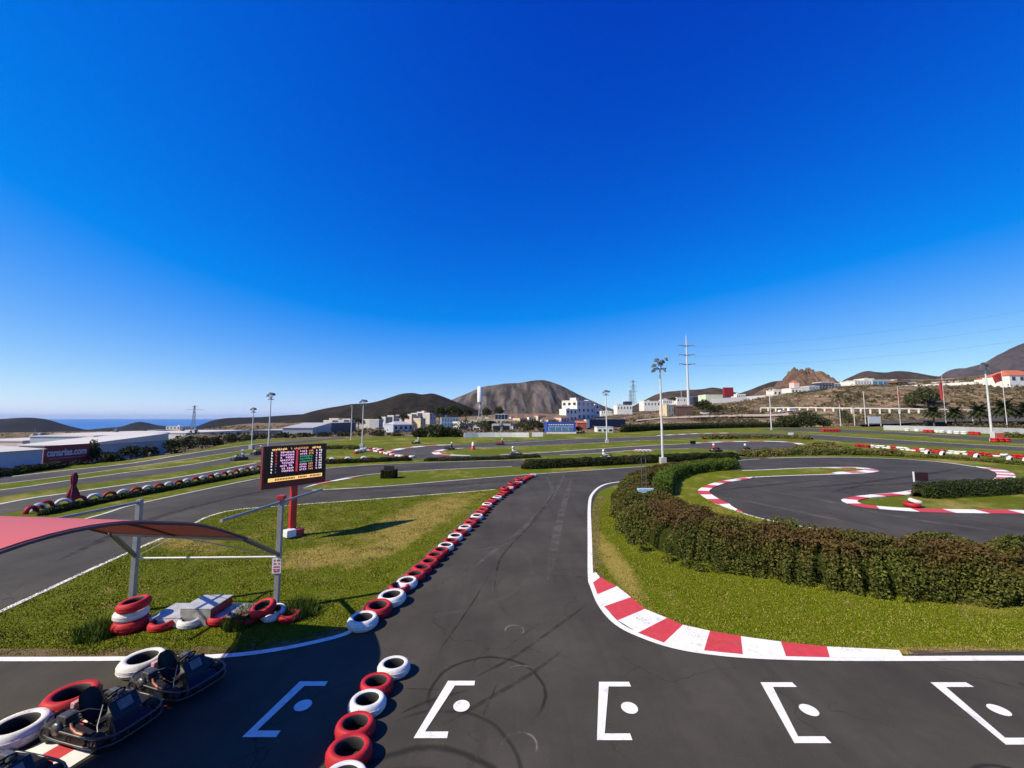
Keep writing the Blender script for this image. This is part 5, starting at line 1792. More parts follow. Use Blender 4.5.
# ------------------------------------------------------------------ palms
def palm(label, px, ybase, ytop, Z, w_, cat='palm tree', group='palms along the far right road'):
    X = (px - 512) / F * Z
    z0 = yz(ybase, Z)
    H = (ybase - ytop) * Z / F
    Wd = w_ * Z / F
    t = thing('palm_tree', label, cat, (X, Z, z0), 0, group)
    th = H * 0.62
    MB().tube([(0, 0, -0.5), (0.05, 0, th * 0.5), (0, 0.05, th)], [0.38, 0.28, 0.36], 9).build('trunk', M_BARK, t)
    V = []
    for q in range(70):
        a = q * 2.4
        el = 1.3 - 1.6 * (q / 70)
        L_ = Wd * 0.55
        prev = np.array([0, 0, th])
        dirv = np.array([math.cos(a) * math.cos(el), math.sin(a) * math.cos(el), math.sin(el)])
        nseg = 7
        side = np.array([-math.sin(a), math.cos(a), 0])
        for s in range(nseg):
            dirv = dirv + np.array([0, 0, -0.17])
            dirv /= np.linalg.norm(dirv)
            nx = prev + dirv * L_ / nseg
            lw = 0.75 * math.sin(PI * min(1, (s + 0.8) / (nseg + 0.6))) + 0.05
            for sg_ in (-1, 1):
                for g_ in (0.15, 0.6):
                    b0 = prev + (nx - prev) * g_
                    b1 = prev + (nx - prev) * (g_ + 0.62)
                    tipv = b0 + side * sg_ * lw * 1.3 + dirv * 0.35 - np.array([0, 0, 0.25 * lw])
                    V += [b0, b1, tipv]
            prev = nx
    np_obj('crown', np.array(V), 3, M_DARKH, t)
    return t


palm('palm at the left end of the palm row by the dark van', 932, 425.5, 404, 175, 17)
palm('second palm from the left, between middle flag and tall floodlight', 953.5, 425.5, 406, 172, 17)
palm('third palm from the left, just left of the tall right floodlight', 978, 426, 403, 168, 20)
palm('tallest palm, behind the rightmost flag pole', 1003, 426.5, 398, 162, 24)
palm('palm cut by the right edge of the picture', 1026, 427, 400, 160, 22)
palm('small palm in front of the solar panel house', 490, 432, 421, 150, 11, group='palms in the middle of the town')

# scrub scattered on the dry slopes: one mass
C, S = [], []
rs2 = random.Random(21)
for _ in range(5200):
    px = rs2.uniform(560, 1100) if rs2.random() < 0.45 else rs2.uniform(690, 1100)
    bd, ctl = t_col(px)
    Z = rs2.uniform(bd * 1.05, min(330 if px > 690 else 480, ctl[-1][0]))
    X = (px - 512) / F * Z
    if noise.noise(Vector((X * 0.03, Z * 0.05, 4.0))) < -0.12 and rs2.random() < 0.8:
        continue
    r_ = (0.35 + 1.5 * rs2.random() ** 2.2) * (0.6 + Z / 400)
    h = t_height(px, Z)
    C.append(ball_cloud((X, Z, h + r_ * 0.25), (r_, r_, r_ * 0.65), 26))
for _ in range(900):
    px = rs2.uniform(-100, 560)
    bd, ctl = t_col(px)
    Z = bd * 1.1 + rs2.random() ** 1.5 * 420
    X = (px - 512) / F * Z
    r_ = rs2.uniform(0.5, 1.8) * (0.6 + Z / 400)
    C.append(ball_cloud((X, Z, t_height(px, Z) + r_ * 0.3), (r_, r_, r_ * 0.65), 26))
sc_ = leaves(np.concatenate(C), 0.42, 0.3)
stuff(np_obj('scrub_bushes', sc_, 4, leaf_mat('dry_scrub_leaves', (0.040, 0.040, 0.016), (0.085, 0.075, 0.032), (0.17, 0.135, 0.065), (0.22, 0.15, 0.08), 0.4, ns=0.06)), 'low dry scrub dotted over the slopes beyond the track', 'scrub')
# ------------------------------------------------------------------ masts
def floodmast(label, px, ybase, ytop, lamps, spread=0.75, r=0.11, group='floodlight masts round the track', base=None, s=1.0, box=True):
    p = G(px, ybase)
    H = (ybase - ytop) * p.y / F
    t = thing('floodlight_mast', label, 'floodlight', p, 0, group)
    MB().tube([(0, 0, 0), (0, 0, H * 0.5), (0, 0, H)], [r, r * 0.8, r * 0.55], 10).build('pole', M_POLEWHITE, t)
    if box:
        MB().box((0, 0, 0.3), (0.55, 0.55, 0.6), bev=0.03).build('footing', M_CONC, t)
    MB().tube([(-spread, 0, H - 0.25), (spread, 0, H - 0.25)], 0.05, 8).build('crossarm', M_LAMPGREY, t)
    first = None
    mb = MB()
    for (dx, dz, yaw) in lamps:
        mb.tube([(0, 0, H - 0.3), (dx * spread, -0.05, H + dz + 0.02)], 0.03, 5)
    mb.build('bracket', M_LAMPGREY, t)
    for (dx, dz, yaw) in lamps:
        c = Matrix.Translation((dx * spread, -0.12, H + dz)) @ Matrix.Rotation(yaw, 4, 'Z') @ Matrix.Rotation(R(48), 4, 'X')
        mb = MB()
        mb.box((0, 0, 0), (0.46 * s, 0.34 * s, 0.10 * s), bev=0.02, m=0)
        mb.box((0, 0, -0.056 * s), (0.40 * s, 0.28 * s, 0.012), m=1)
        mb.box((0, 0.05 * s, 0.10 * s), (0.26 * s, 0.18 * s, 0.10 * s), bev=0.02, m=0)
        mb.v = [tuple(c @ Vector(v)) for v in mb.v]
        mb.build('floodlight', [M_LAMPGREY, M_STEEL], t)
    return t


L6 = [(-1.0, 0.0, -0.9), (-0.55, 0.55, -0.5), (0.0, 0.2, 0.1), (0.35, 0.4, 0.4), (0.95, 0.65, 0.8), (0.6, -0.45, 0.9), (-1.1, -0.5, -1.2)]
L4 = [(-0.9, 0.2, -0.6), (-0.2, 0.45, 0.0), (0.4, 0.4, 0.3), (1.0, 0.35, 0.8)]
L3 = [(-0.8, 0.15, -0.6), (0.0, 0.3, 0.1), (0.8, 0.2, 0.8)]
floodmast('tall white floodlight mast with seven lamps behind the middle hedge', 663, 463.5, 366.5, L6, 0.62, 0.13)
floodmast('slim floodlight mast in the centre, right of the white apartment block', 607, 443, 394, L4, 0.55, 0.14, s=0.9)
floodmast('floodlight mast rising behind the scoreboard, top tilted lamps', 268, 455, 398, L4, 0.36, 0.10, s=0.85)
floodmast('shorter floodlight mast left of the scoreboard with white foot', 251.5, 449, 411, L3, 0.36, 0.09, s=0.8)
floodmast('floodlight mast above the red and white tyre bank', 362, 448, 404, L4, 0.45, 0.10, s=0.9)
floodmast('thin lamp mast beyond the tyre bank, left of its taller neighbour', 351, 440, 407, [(0.0, 0.1, 0)], 0.25, 0.10, box=False)
floodmast('thin white mast with short crossarms before the dark bushes', 771.5, 430, 390.5, [(-0.8, 0.1, 0), (0.8, 0.1, 0)], 1.0, 0.20, s=1.2)
fm = floodmast('tall floodlight mast on the right with red banner and tyres at its foot', 992.5, 441.5, 367, L6, 0.62, 0.20, s=1.5)
q = G(992.5, 441.5)
wr = thing('barrier_banner', 'orange red banner wrapped at the foot of the right floodlight mast', 'banner', (q.x + 0.3, q.y - 0.6, 0))
mb = MB()
mb.box((0.5, 0, 1.1), (1.7, 0.08, 1.0), rz=0.1, bev=0.01, m=0)
mb.box((-0.9, 0, 1.3), (0.7, 0.07, 1.2), rz=-0.2, bev=0.01, m=1)
mb.build('cloth', [mat('orange_red_banner', (0.62, 0.12, 0.06), 0.7), M_CREAM], wr)
MB().tube([(-0.3, 0.06, 0), (-0.3, 0.06, 1.8)], 0.04, 6).build('stake', M_LAMPGREY, wr)
for j in range(3):
    for lv in range(2):
        tyre('red', (q.x - 1.2 + j * 1.1, q.y - 1.3, 0.36 * lv), 'red tyre, %s of the %s stack round the right floodlight foot' % ('lower' if lv == 0 else 'upper', ordinal(j + 1)), 'tyres round the right floodlight foot', jr(3), s=1.7)


def lamp_post(label, px, ybase, ytop, Z, group, arm=1.0):
    X = (px - 512) / F * Z
    z0 = yz(ybase, Z)
    H = (ybase - ytop) * Z / F
    t = thing('lamp_post', label, 'lamp post', (X, Z, z0), 0, group)
    MB().tube([(0, 0, -0.5), (0, 0, H)], [0.20, 0.12], 8).build('pole', M_POLEWHITE, t)
    MB().box((arm * 0.5, 0, H + 0.05), (abs(arm) + 0.6, 0.3, 0.18), bev=0.03).build('lamp_head', M_LAMPGREY, t)


lamp_post('tall thin street lamp left of the left flag pole', 864, 425, 391, 198, 'street lamps on the far right road')
lamp_post('short pale post beside the tall thin street lamp', 853, 424.5, 408, 200, 'street lamps on the far right road', 0.3)
lamp_post('thin street lamp before the middle of the balustrade', 839, 425, 404, 202, 'street lamps on the far right road')
lamp_post('street lamp rising among the palms with white lamp head', 971, 426.5, 411, 182, 'street lamps on the far right road', -0.5)


def flag(label, px, ybase, ytop, Z, fy0, fy1, fw, group):
    X = (px - 512) / F * Z
    z0 = yz(ybase, Z)
    H = (ybase - ytop) * Z / F
    t = thing('flagpole', label, 'flag', (X, Z, z0), 0, group)
    MB().tube([(0, 0, -0.3), (0, 0, H)], [0.13, 0.07], 8).build('pole', M_POLEWHITE, t)
    za, zb = yz(fy0, Z) - z0, yz(fy1, Z) - z0
    W = fw * Z / F
    mb = MB()
    nx, nz = 9, 7
    for i in range(nx):
        for j in range(nz):
            u, v = i / (nx - 1), j / (nz - 1)
            mb.v.append((u * W * (1 - 0.25 * v), 0.25 * math.sin(u * 7 + v * 2) * u * 1.2, za + (zb - za) * v - u * u * (za - zb) * 0.35))
    for i in range(nx - 1):
        for j in range(nz - 1):
            mb.f.append((i * nz + j, (i + 1) * nz + j, (i + 1) * nz + j + 1, i * nz + j + 1))
            mb.mi.append(0)
            mb.sm.append(True)
    mb.build('cloth', M_FLAG, t)


M_FLAG = mat('red_flag_cloth', (0.42, 0.035, 0.03), 0.8, var=0.25, scale=0.8)
FG = 'red flags along the far right road'
flag('red flag on the leftmost flag pole, below the brown roofed white building', 898.5, 425.5, 386, 185, 391, 401, 2.6, FG)
flag('dark red drooping flag on the middle flag pole by the palms', 944, 426, 374.5, 182, 379, 397, -3.4, FG)
flag('large bright red waving flag on the right flag pole', 1004.5, 427.5, 371, 150, 373, 381, -9, FG)

# power pylons
M_PYL = mat('pale_pylon_steel', (0.55, 0.56, 0.57), 0.5, 0.1)
M_PYLD = mat('grey_pylon_steel', (0.22, 0.23, 0.25), 0.6, 0.1)
Zp = 300
t = thing('power_pylon', 'very tall white tubular power pylon with three pairs of arms', 'pylon', ((688.5 - 512) / F * Zp, Zp, yz(409, Zp)))
Hp = (409 - 334.5) * Zp / F
MB().tube([(0, 0, -1), (0, 0, Hp * 0.6), (0, 0, Hp)], [1.15, 0.7, 0.3], 14).build('pole', M_PYL, t)
armz = []
for yy in (345, 354.5, 364):
    z = (409 - yy) * Zp / F
    armz.append(z)
    MB().tube([(-6.2, 0, z + 0.5), (0, 0, z - 0.3), (6.2, 0, z + 0.5)], [0.22, 0.55, 0.22], 8).build('crossarm', M_PYLD, t)
    for s in (-6.0, 6.0):
        MB().tube([(s, 0, z + 0.4), (s, 0, z - 1.2)], 0.16, 6).build('insulator', M_PYLD, t)


def lattice(label, px, ybase, ytop, Z, wb, arms, group=None, name='power_pylon', m=None, cat='pylon'):
    X = (px - 512) / F * Z
    z0 = yz(ybase, Z)
    H = (ybase - ytop) * Z / F
    t = thing(name, label, cat, (X, Z, z0), 0.3, group)
    mb = MB()
    r_ = max(0.05, wb * 0.035)
    for sx in (-1, 1):
        for sy in (-1, 1):
            mb.tube([(sx * wb / 2, sy * wb / 2, -0.5), (sx * wb * 0.1, sy * wb * 0.1, H)], r_, 5)
    n = 7
    for i in range(n):
        f0, f1 = i / n, (i + 1) / n
        a, b = wb / 2 * (1 - 0.8 * f0), wb / 2 * (1 - 0.8 * f1)
        for sx, sy, ex, ey in ((-1, -1, 1, -1), (1, -1, 1, 1), (1, 1, -1, 1), (-1, 1, -1, -1)):
            mb.tube([(sx * a, sy * a, H * f0), (ex * b, ey * b, H * f1)], r_ * 0.6, 4)
            mb.tube([(ex * a, ey * a, H * f0), (sx * b, sy * b, H * f1)], r_ * 0.6, 4)
    mb.build('lattice_frame', m or M_PYLD, t)
    for f, w_ in arms:
        MB().tube([(-w_, 0, H * f), (0, 0, H * f + w_ * 0.12), (w_, 0, H * f)], r_ * 1.3, 5).build('crossarm', m or M_PYLD, t)
    return t


lattice('grey lattice pylon far off, right one of the distant pair', 633.5, 404, 380, 600, 6, [(0.92, 6), (0.72, 7), (0.52, 7)], 'distant lattice pylons')
lattice('smaller grey lattice pylon far off, left one of the distant pair', 630.5, 404, 390, 800, 6, [(0.9, 5), (0.6, 6)], 'distant lattice pylons')
lattice('dark pylon with one wide crossarm above the left fields', 195, 438, 405.5, 140, 1.3, [(0.86, 2.7), (0.96, 1.0)])
t = lattice('lattice tower carrying a tall white cylinder above the town', 480.5, 433, 402, 190, 3.0, [], name='tank_tower', m=M_STEEL, cat='tower')
hcyl = (433 - 402) * 190 / F
t.rotation_euler = (0, 0, 0.2)
MB().lathe([(0.0, hcyl - 0.1), (1.2, hcyl - 0.1), (1.22, hcyl), (1.22, hcyl + 7.2), (1.1, hcyl + 7.35), (0.0, hcyl + 7.4)], 24, mtx=Matrix.Translation((-0.3, 0, 0))).build('cylinder', M_CREAM, t)
for a in range(3):
    MB().box((math.cos(a * 2.1) * 0.9, math.sin(a * 2.1) * 0.9, hcyl - 2.4), (0.4, 0.4, 1.6), bev=0.03).build('antenna', M_CREAM, t)
lamp_post('distant dark mast with lamps left of the white pylon', 681.5, 407, 381, 330, 'masts by the long white sheds', 0.3)

M_WIRE = mat('power_cable', (0.10, 0.11, 0.13), 0.6)
for i, (z, s) in enumerate(((armz[0], 6.0), (armz[1], 6.0), (armz[2], 6.0))):
    a = Vector(((688.5 - 512) / F * Zp + s, Zp, yz(409, Zp) + z - 1.2))
    b = Vector((330, 235, a.z + 14 - 2 * i))
    pts = []
    for q in range(25):
        u = q / 24
        p = a.lerp(b, u)
        p.z -= 9 * 4 * u * (1 - u) * 0.5
        pts.append(p)
    tag(MB().tube(pts, 0.035, 4, cap=False).build('power_cable', M_WIRE), 'thin power cable running right from the tall white pylon, %s from the top' % ordinal(i + 1), 'power cable', 'power cables right of the white pylon')

# ------------------------------------------------------------------ buildings
W_WHITE = mat('white_render', (0.70, 0.68, 0.63), 0.85, var=0.12, scale=0.6, dirt=(0.42, 0.37, 0.30))
W_MUTED = mat('weathered_white_render', (0.46, 0.44, 0.40), 0.9, var=0.15, scale=0.6, dirt=(0.28, 0.24, 0.2))
W_WALLG = mat('greyish_white_wall', (0.40, 0.41, 0.42), 0.85, var=0.15, scale=0.4)
W_CREAM = mat('cream_render', (0.56, 0.46, 0.29), 0.85, var=0.1, scale=0.5)
W_GREY = mat('grey_cladding', (0.34, 0.36, 0.38), 0.6, var=0.12, scale=0.4)
W_NAVY = mat('navy_cladding', (0.022, 0.032, 0.075), 0.55, var=0.15, scale=0.3)
W_BLUE = mat('blue_signboard', (0.035, 0.075, 0.34), 0.5, var=0.1, scale=0.5)
W_PINK = mat('pinkish_render', (0.62, 0.47, 0.42), 0.85, var=0.1, scale=0.5)
W_SHED = mat('pale_blue_grey_sheet', (0.40, 0.44, 0.50), 0.6, var=0.12, scale=0.5)
W_GREEN = mat('pale_green_render', (0.56, 0.62, 0.46), 0.85, var=0.08, scale=0.5)
R_WHITE = mat('white_roof_sheet', (0.60, 0.55, 0.46), 0.6, var=0.1, scale=0.3, dirt=(0.5, 0.48, 0.45))
R_GREY = mat('grey_roof_sheet', (0.40, 0.40, 0.39), 0.7, var=0.12, scale=0.4)
R_TILED = mat('dull_roof_tiles', (0.24, 0.12, 0.08), 0.9, var=0.25, scale=1.5)
R_TILE = mat('orange_roof_tiles', (0.46, 0.13, 0.06), 0.85, var=0.25, scale=1.5)
R_BROWN = mat('brown_roof', (0.20, 0.11, 0.075), 0.85, var=0.2, scale=0.8)
M_NAVYT = mat('blue_tank_plastic', (0.10, 0.14, 0.22), 0.6)
M_PANE = mat('dark_window_glass', (0.018, 0.026, 0.038), 0.12, var=0.2, scale=0.5)
M_CYAN = mat('blue_tinted_glass', (0.07, 0.22, 0.36), 0.15, var=0.3, scale=0.5)
M_SOLAR = mat('solar_glass', (0.012, 0.020, 0.045), 0.2, var=0.2, scale=1.0)


def bldg(label, p0, p1, ytop, ybase, depth, wall, roof='flat', rmat=None, wins=None, wmat=None, group=None, name='house', cat='house', parapet=0.0, rise=None, side_wins=None, skirt=3.0):
    """front wall between (px, distance) p0 and p1; heights from the pixels at p0; local x along the front, y backwards"""
    (x0, Z0), (x1, Z1) = p0, p1
    A = Vector(((x0 - 512) / F * Z0, Z0, 0))
    B = Vector(((x1 - 512) / F * Z1, Z1, 0))
    zb, zt = yz(ybase, Z0), yz(ytop, Z0)
    W, H = (B - A).length, zt - zb
    t = thing(name, label, cat, (A.x, A.y, zb), math.atan2(B.y - A.y, B.x - A.x), group)
    D = depth
    mb = MB()
    mb.box((W / 2, D / 2, (H - skirt) / 2), (W, D, H + skirt))
    wl = mb.build('wall', wall, t)
    rm = rmat or R_GREY
    o = 0.12 + 0.01 * W
    if roof == 'flat':
        r_ = MB()
        r_.box((W / 2, D / 2, H + 0.08), (W + 2 * o * 0.4, D + 2 * o * 0.4, 0.16))
        if parapet:
            for (cx, cy, sx, sy) in ((W / 2, 0.06, W, 0.14), (W / 2, D - 0.06, W, 0.14), (0.06, D / 2, 0.14, D - 0.3), (W - 0.06, D / 2, 0.14, D - 0.3)):
                r_.box((cx, cy, H + 0.16 + parapet / 2), (sx, sy, parapet))
        r_.build('roof', rm, t)
    elif roof == 'gable':      # ridge along the front
        h = rise or 0.3 * D
        V = [(-o, -o, H), (W + o, -o, H), (W + o, D + o, H), (-o, D + o, H), (-o, D / 2, H + h), (W + o, D / 2, H + h)]
        MB().add(V, [(0, 1, 5, 4), (2, 3, 4, 5), (1, 2, 5), (3, 0, 4), (3, 2, 1, 0)]).build('roof', rm, t)
    elif roof == 'hip':
        h = rise or 0.25 * D
        V = [(-o, -o, H), (W + o, -o, H), (W + o, D + o, H), (-o, D + o, H), (W * 0.28, D / 2, H + h), (W * 0.72, D / 2, H + h)]
        MB().add(V, [(0, 1, 5, 4), (2, 3, 4, 5), (1, 2, 5), (3, 0, 4), (3, 2, 1, 0)]).build('roof', rm, t)
    elif roof == 'mono':       # climbs to the back
        h = rise or 1.0
        V = [(-o, -o, H), (W + o, -o, H), (W + o, D + o, H + h), (-o, D + o, H + h), (-o, -o, H - 0.12), (W + o, -o, H - 0.12), (W + o, D + o, H - 0.12), (-o, D + o, H - 0.12)]
        MB().add(V, [(0, 1, 2, 3), (7, 6, 5, 4), (0, 4, 5, 1), (1, 5, 6, 2), (2, 6, 7, 3), (3, 7, 4, 0)]).build('roof', rm, t)

    if roof == 'flat' and W > 4 and D > 5 and wall in (W_WHITE, W_PINK, W_CREAM, W_GREY):
        rr = random.Random(int(W * 100) + len(label))
        for q in range(rr.randint(1, 3)):
            cx, cy = W * rr.uniform(0.15, 0.85), D * rr.uniform(0.25, 0.75)
            if rr.random() < 0.5:
                MB().lathe([(0.0, 0.0), (0.5, 0.0), (0.5, 0.9), (0.3, 1.05), (0.0, 1.05)], 12, mtx=Matrix.Translation((cx, cy, H + 0.16))).build('roof_tank', M_LAMPGREY if q % 2 else M_NAVYT, t)
            else:
                MB().box((cx, cy, H + 0.16 + 0.5), (1.6 + rr.random(), 1.4, 1.0)).build('roof_hut', wall, t)
        MB().tube([(W * 0.4, D * 0.5, H), (W * 0.4, D * 0.5, H + 2.2)], 0.05, 5).build('aerial', M_LAMPGREY, t)

    def win(cx, cz, w_, h_, face=0):
        f = MB()
        if face == 0:
            f.box((cx, -0.02, cz), (w_ + 0.16, 0.10, h_ + 0.16))
        else:
            f.box((-0.02, cx, cz), (0.10, w_ + 0.16, h_ + 0.16))
        fr = f.build('window', M_CREAM if wall is not W_WHITE else M_GREYPOST, t)
        g = MB()
        if face == 0:
            g.box((cx, -0.06, cz), (w_, 0.06, h_))
        else:
            g.box((-0.06, cx, cz), (0.06, w_, h_))
        g.build('pane', wmat or M_PANE, fr)
    if wins:
        nx, nz, fw, fh = wins
        for i in range(nx):
            for j in range(nz):
                win(W * (i + 0.5) / nx, H * (j + 0.55) / nz, W / nx * fw, H / nz * fh)
    if side_wins:
        nx, nz, fw, fh = side_wins
        for i in range(nx):
            for j in range(nz):
                win(D * (i + 0.5) / nx, H * (j + 0.55) / nz, D / nx * fw, H / nz * fh, 1)
    return t, W, H, D


def on_plane(X, px):
    return (px, X / ((px - 512) / F))


# left works: walls run along the road (planes of constant X), fronts face the track
t, W, H, D = bldg('long pale blue shed with low white roof at the left edge', on_plane(-44, -90), on_plane(-44, 48), 447.5 + 10.2, 492, 14, W_SHED, 'gable', R_WHITE, None, None, None, 'warehouse', 'warehouse', rise=0.5)
X2 = -60
t, W, H, D = bldg('long blue grey warehouse with a dark sign and a gridded window', on_plane(X2, 96.5), on_plane(X2, 171), 436.6, 462, 9, W_SHED, 'flat', R_WHITE, None, None, None, 'warehouse', 'warehouse')
# its dark sign and gridded window (parts of the facade)
fpx = lambda px: (Vector(((px - 512) / F * on_plane(X2, px)[1], on_plane(X2, px)[1], 0)) - Vector(((96.5 - 512) / F * on_plane(X2, 96.5)[1], on_plane(X2, 96.5)[1], 0))).length
sx0, sx1 = fpx(112.5), fpx(149)
sp = MB().box(((sx0 + sx1) / 2, -0.10, H - 0.62), (sx1 - sx0, 0.14, 0.95), bev=0.01).build('sign_panel', M_SCREEN, t)
mb = MB()
mb.lathe([(0.0, 0.0), (0.28, 0.0)], 16, mtx=Matrix.Translation((sx0 + 0.9, -0.185, H - 0.62)) @ Matrix.Rotation(PI / 2, 4, 'X'), smooth=False)
x = sx0 + 1.6
while x < sx1 - 0.5:
    mb.box((x, -0.18, H - 0.62), (0.26, 0.02, 0.30))
    x += 0.38
mb.build('lettering', M_LAMPGREY, sp)
wx0, wx1 = fpx(151), fpx(170)
gw = MB().box(((wx0 + wx1) / 2, -0.06, H * 0.5 + 0.2), (wx1 - wx0, 0.1, H * 0.62)).build('window', M_PANE, t)
mb = MB()
for q in range(7):
    mb.box((wx0 + (wx1 - wx0) * q / 6, -0.13, H * 0.5 + 0.2), (0.14, 0.05, H * 0.62))
for q in range(6):
    mb.box(((wx0 + wx1) / 2, -0.16, H * 0.19 + 0.2 + H * 0.62 * q / 5), (wx1 - wx0, 0.04, 0.12))
mb.build('glazing_bars', M_GREYPOST, gw)
bldg('shed with a broad bright white sloping roof behind the billboard', (24, 49), (81, 49), 444.6, 462, 12.5, W_GREY, 'mono', R_WHITE, None, None, None, 'warehouse', 'warehouse', rise=0.95)
bldg('low reddish grey shed with a pale flat roof at the left edge', (-40, 74), (27, 74), 441.2, 452, 16, W_PINK, 'flat', R_WHITE, None, None, None, 'warehouse', 'warehouse')
bldg('long low white roofed shed behind the left warehouses', (54, 118), (100, 118), 434.2, 440, 26, W_GREY, 'flat', R_WHITE, None, None, None, 'warehouse', 'warehouse')
bldg('white roofed shed farther right behind the long left warehouse', (118, 122), (188, 122), 433.2, 440, 30, W_WHITE, 'flat', R_WHITE, None, None, None, 'warehouse', 'warehouse')
bldg('brown walled yard building with flat tan roof beyond the left pylon', (170, 150), (262, 150), 434.4, 442, 34, W_PINK, 'flat', R_BROWN, None, None, None, 'warehouse', 'warehouse')
bldg('small white house on the plain left of the sea gap', (168, 420), (182, 420), 426.4, 429.5, 14, W_WHITE, 'flat', R_WHITE, (4, 1, 0.4, 0.4), None, 'small houses on the coastal plain')
bldg('small white building with two tanks above the long warehouse', (150, 170), (158, 170), 430.4, 434.5, 6, W_WHITE, 'flat', R_WHITE, (2, 1, 0.4, 0.4), None, 'small houses on the coastal plain')

# billboard
t = thing('billboard', 'dark red billboard with canarias.com in pale letters on the left', 'billboard', (-45, on_plane(-45, 49)[1], -0.25), PI / 2)
BL = on_plane(-45, 94.5)[1] - on_plane(-45, 49)[1]
M_BBR = mat('dark_red_billboard', (0.20, 0.014, 0.024), 0.5, var=0.1, scale=1)
bp = MB().box((BL / 2, 0, 0.98), (BL, 0.10, 1.96), bev=0.01).build('panel', M_BBR, t)
for q in range(3):
    MB().tube([(BL * (0.1 + 0.4 * q), 0.12, -3.2), (BL * (0.1 + 0.4 * q), 0.12, 1.5)], 0.05, 6).build('leg', M_LAMPGREY, t)


def lettering(txt, width, m, parent, loc, rot, name='lettering', depth=0.012, bold=0.02):
    cu = bpy.data.curves.new(name, 'FONT')
    cu.body = txt
    cu.size = 1.0
    cu.extrude = depth
    cu.offset = bold
    cu.align_x = 'CENTER'
    cu.align_y = 'CENTER'
    tmp = bpy.data.objects.new('tmp_text', cu)
    COL.objects.link(tmp)
    dg = bpy.context.evaluated_depsgraph_get()
    me = bpy.data.meshes.new_from_object(tmp.evaluated_get(dg))
    bpy.data.objects.remove(tmp)
    xs = [v.co.x for v in me.vertices]
    s = width / (max(xs) - min(xs))
    me.transform(Matrix.Diagonal((s, s, s, 1)))
    me.materials.clear()
    me.materials.append(m)
    o = bpy.data.objects.new(name, me)
    COL.objects.link(o)
    o.parent = parent
    o.location = loc
    o.rotation_euler = rot
    return o


M_LET = mat('pale_lettering', (0.55, 0.50, 0.53), 0.6)
lettering('canarias.com', BL * 0.86, M_LET, bp, (BL * 0.48, -0.056, 1.22), (PI / 2, 0, 0), bold=0.03).scale = (1, 1.35, 1)
mb = MB()
x = BL * 0.12
while x < BL * 0.9:
    mb.box((x, -0.056, 0.68), (0.16, 0.012, 0.09))
    x += 0.22
mb.build('small_print', mat('dim_print', (0.36, 0.20, 0.22), 0.6), bp)

# industrial shed mid left
bldg('grey roofed industrial shed mid left, lower front part', (284, 120), (314, 121), 427.6, 436, 16, W_GREY, 'mono', R_GREY, None, None, None, 'warehouse', 'warehouse', rise=1.3)
bldg('navy industrial hall with pale blue glazed bay mid left', (313, 140), (332.5, 140), 423.2, 434, 22, W_NAVY, 'flat', R_GREY, None, None, None, 'warehouse', 'warehouse')
bldg('pale blue glazed bay standing before the navy hall mid left', (312.5, 134), (322.5, 134), 424, 433.5, 4, W_SHED, 'flat', R_GREY, (3, 1, 0.7, 0.8), M_CYAN, None, 'warehouse', 'warehouse')
bldg('long low dark roofed shed left of the industrial hall', (256, 130), (284, 130), 430.3, 436, 18, W_NAVY, 'flat', R_GREY, None, None, None, 'warehouse', 'warehouse')

# white village
VG = 'small white houses below the cone hill'
for p0, p1, Z, yt, yb, d, wm, rf, lb in ((333, 339, 230, 421, 431, 7, W_MUTED, 'flat', 'white house next to the navy hall, leftmost of the village'), (339, 344, 240, 419, 430, 7, W_MUTED, 'flat', 'tall white house second from the left of the village'), (344.5, 350, 235, 420.5, 430.5, 7, W_MUTED, 'flat', 'white house left of the thin lamp mast'),
                                        (351, 356.5, 240, 419.5, 430, 7, W_MUTED, 'flat', 'white house between the two lamp masts'), (363.5, 367, 235, 421, 430, 6, W_MUTED, 'flat', 'narrow white house just right of the floodlight mast'), (373, 378, 230, 420, 428, 7, W_MUTED, 'flat', 'white house right of the dark village tree'),
                                        (379.5, 383.5, 225, 420, 427, 6, W_GREY, 'flat', 'narrow grey house in the middle of the village'), (386, 393, 260, 417.5, 422.5, 7, W_MUTED, 'flat', 'low white house uphill, left of the pale terrace'), (394, 400, 270, 416, 421, 7, W_MUTED, 'flat', 'white house uphill right of the pale terrace'), (402, 408, 280, 415.5, 419, 7, W_MUTED, 'flat', 'small white house highest on the village slope'),
                                        (412, 417, 270, 414.8, 420, 7, W_PINK, 'flat', 'pinkish house at the left of the upper cluster'), (418, 423, 275, 413.6, 419, 7, W_MUTED, 'flat', 'white house in the upper cluster between pinkish ones'), (424, 429, 280, 412.4, 418, 7, W_PINK, 'flat', 'pinkish house at the top of the upper cluster'), (430, 436, 272, 413.5, 420, 8, W_MUTED, 'flat', 'white house at the right of the upper cluster by dark trees'),
                                        (421, 426, 240, 419, 425, 6, W_CREAM, 'flat', 'cream house under the upper cluster')):
    bldg(lb, (p0, Z), (p1, Z + 4), yt, yb, d, wm, rf, R_WHITE, (2, 2, 0.4, 0.42), None, VG, parapet=0.3)
bldg('white bungalow with a grey hipped roof mid left', (394, 150), (413.5, 155), 424.6, 431.5, 9, W_SHED, 'hip', R_GREY, (4, 1, 0.5, 0.5), None, None, rise=1.2)
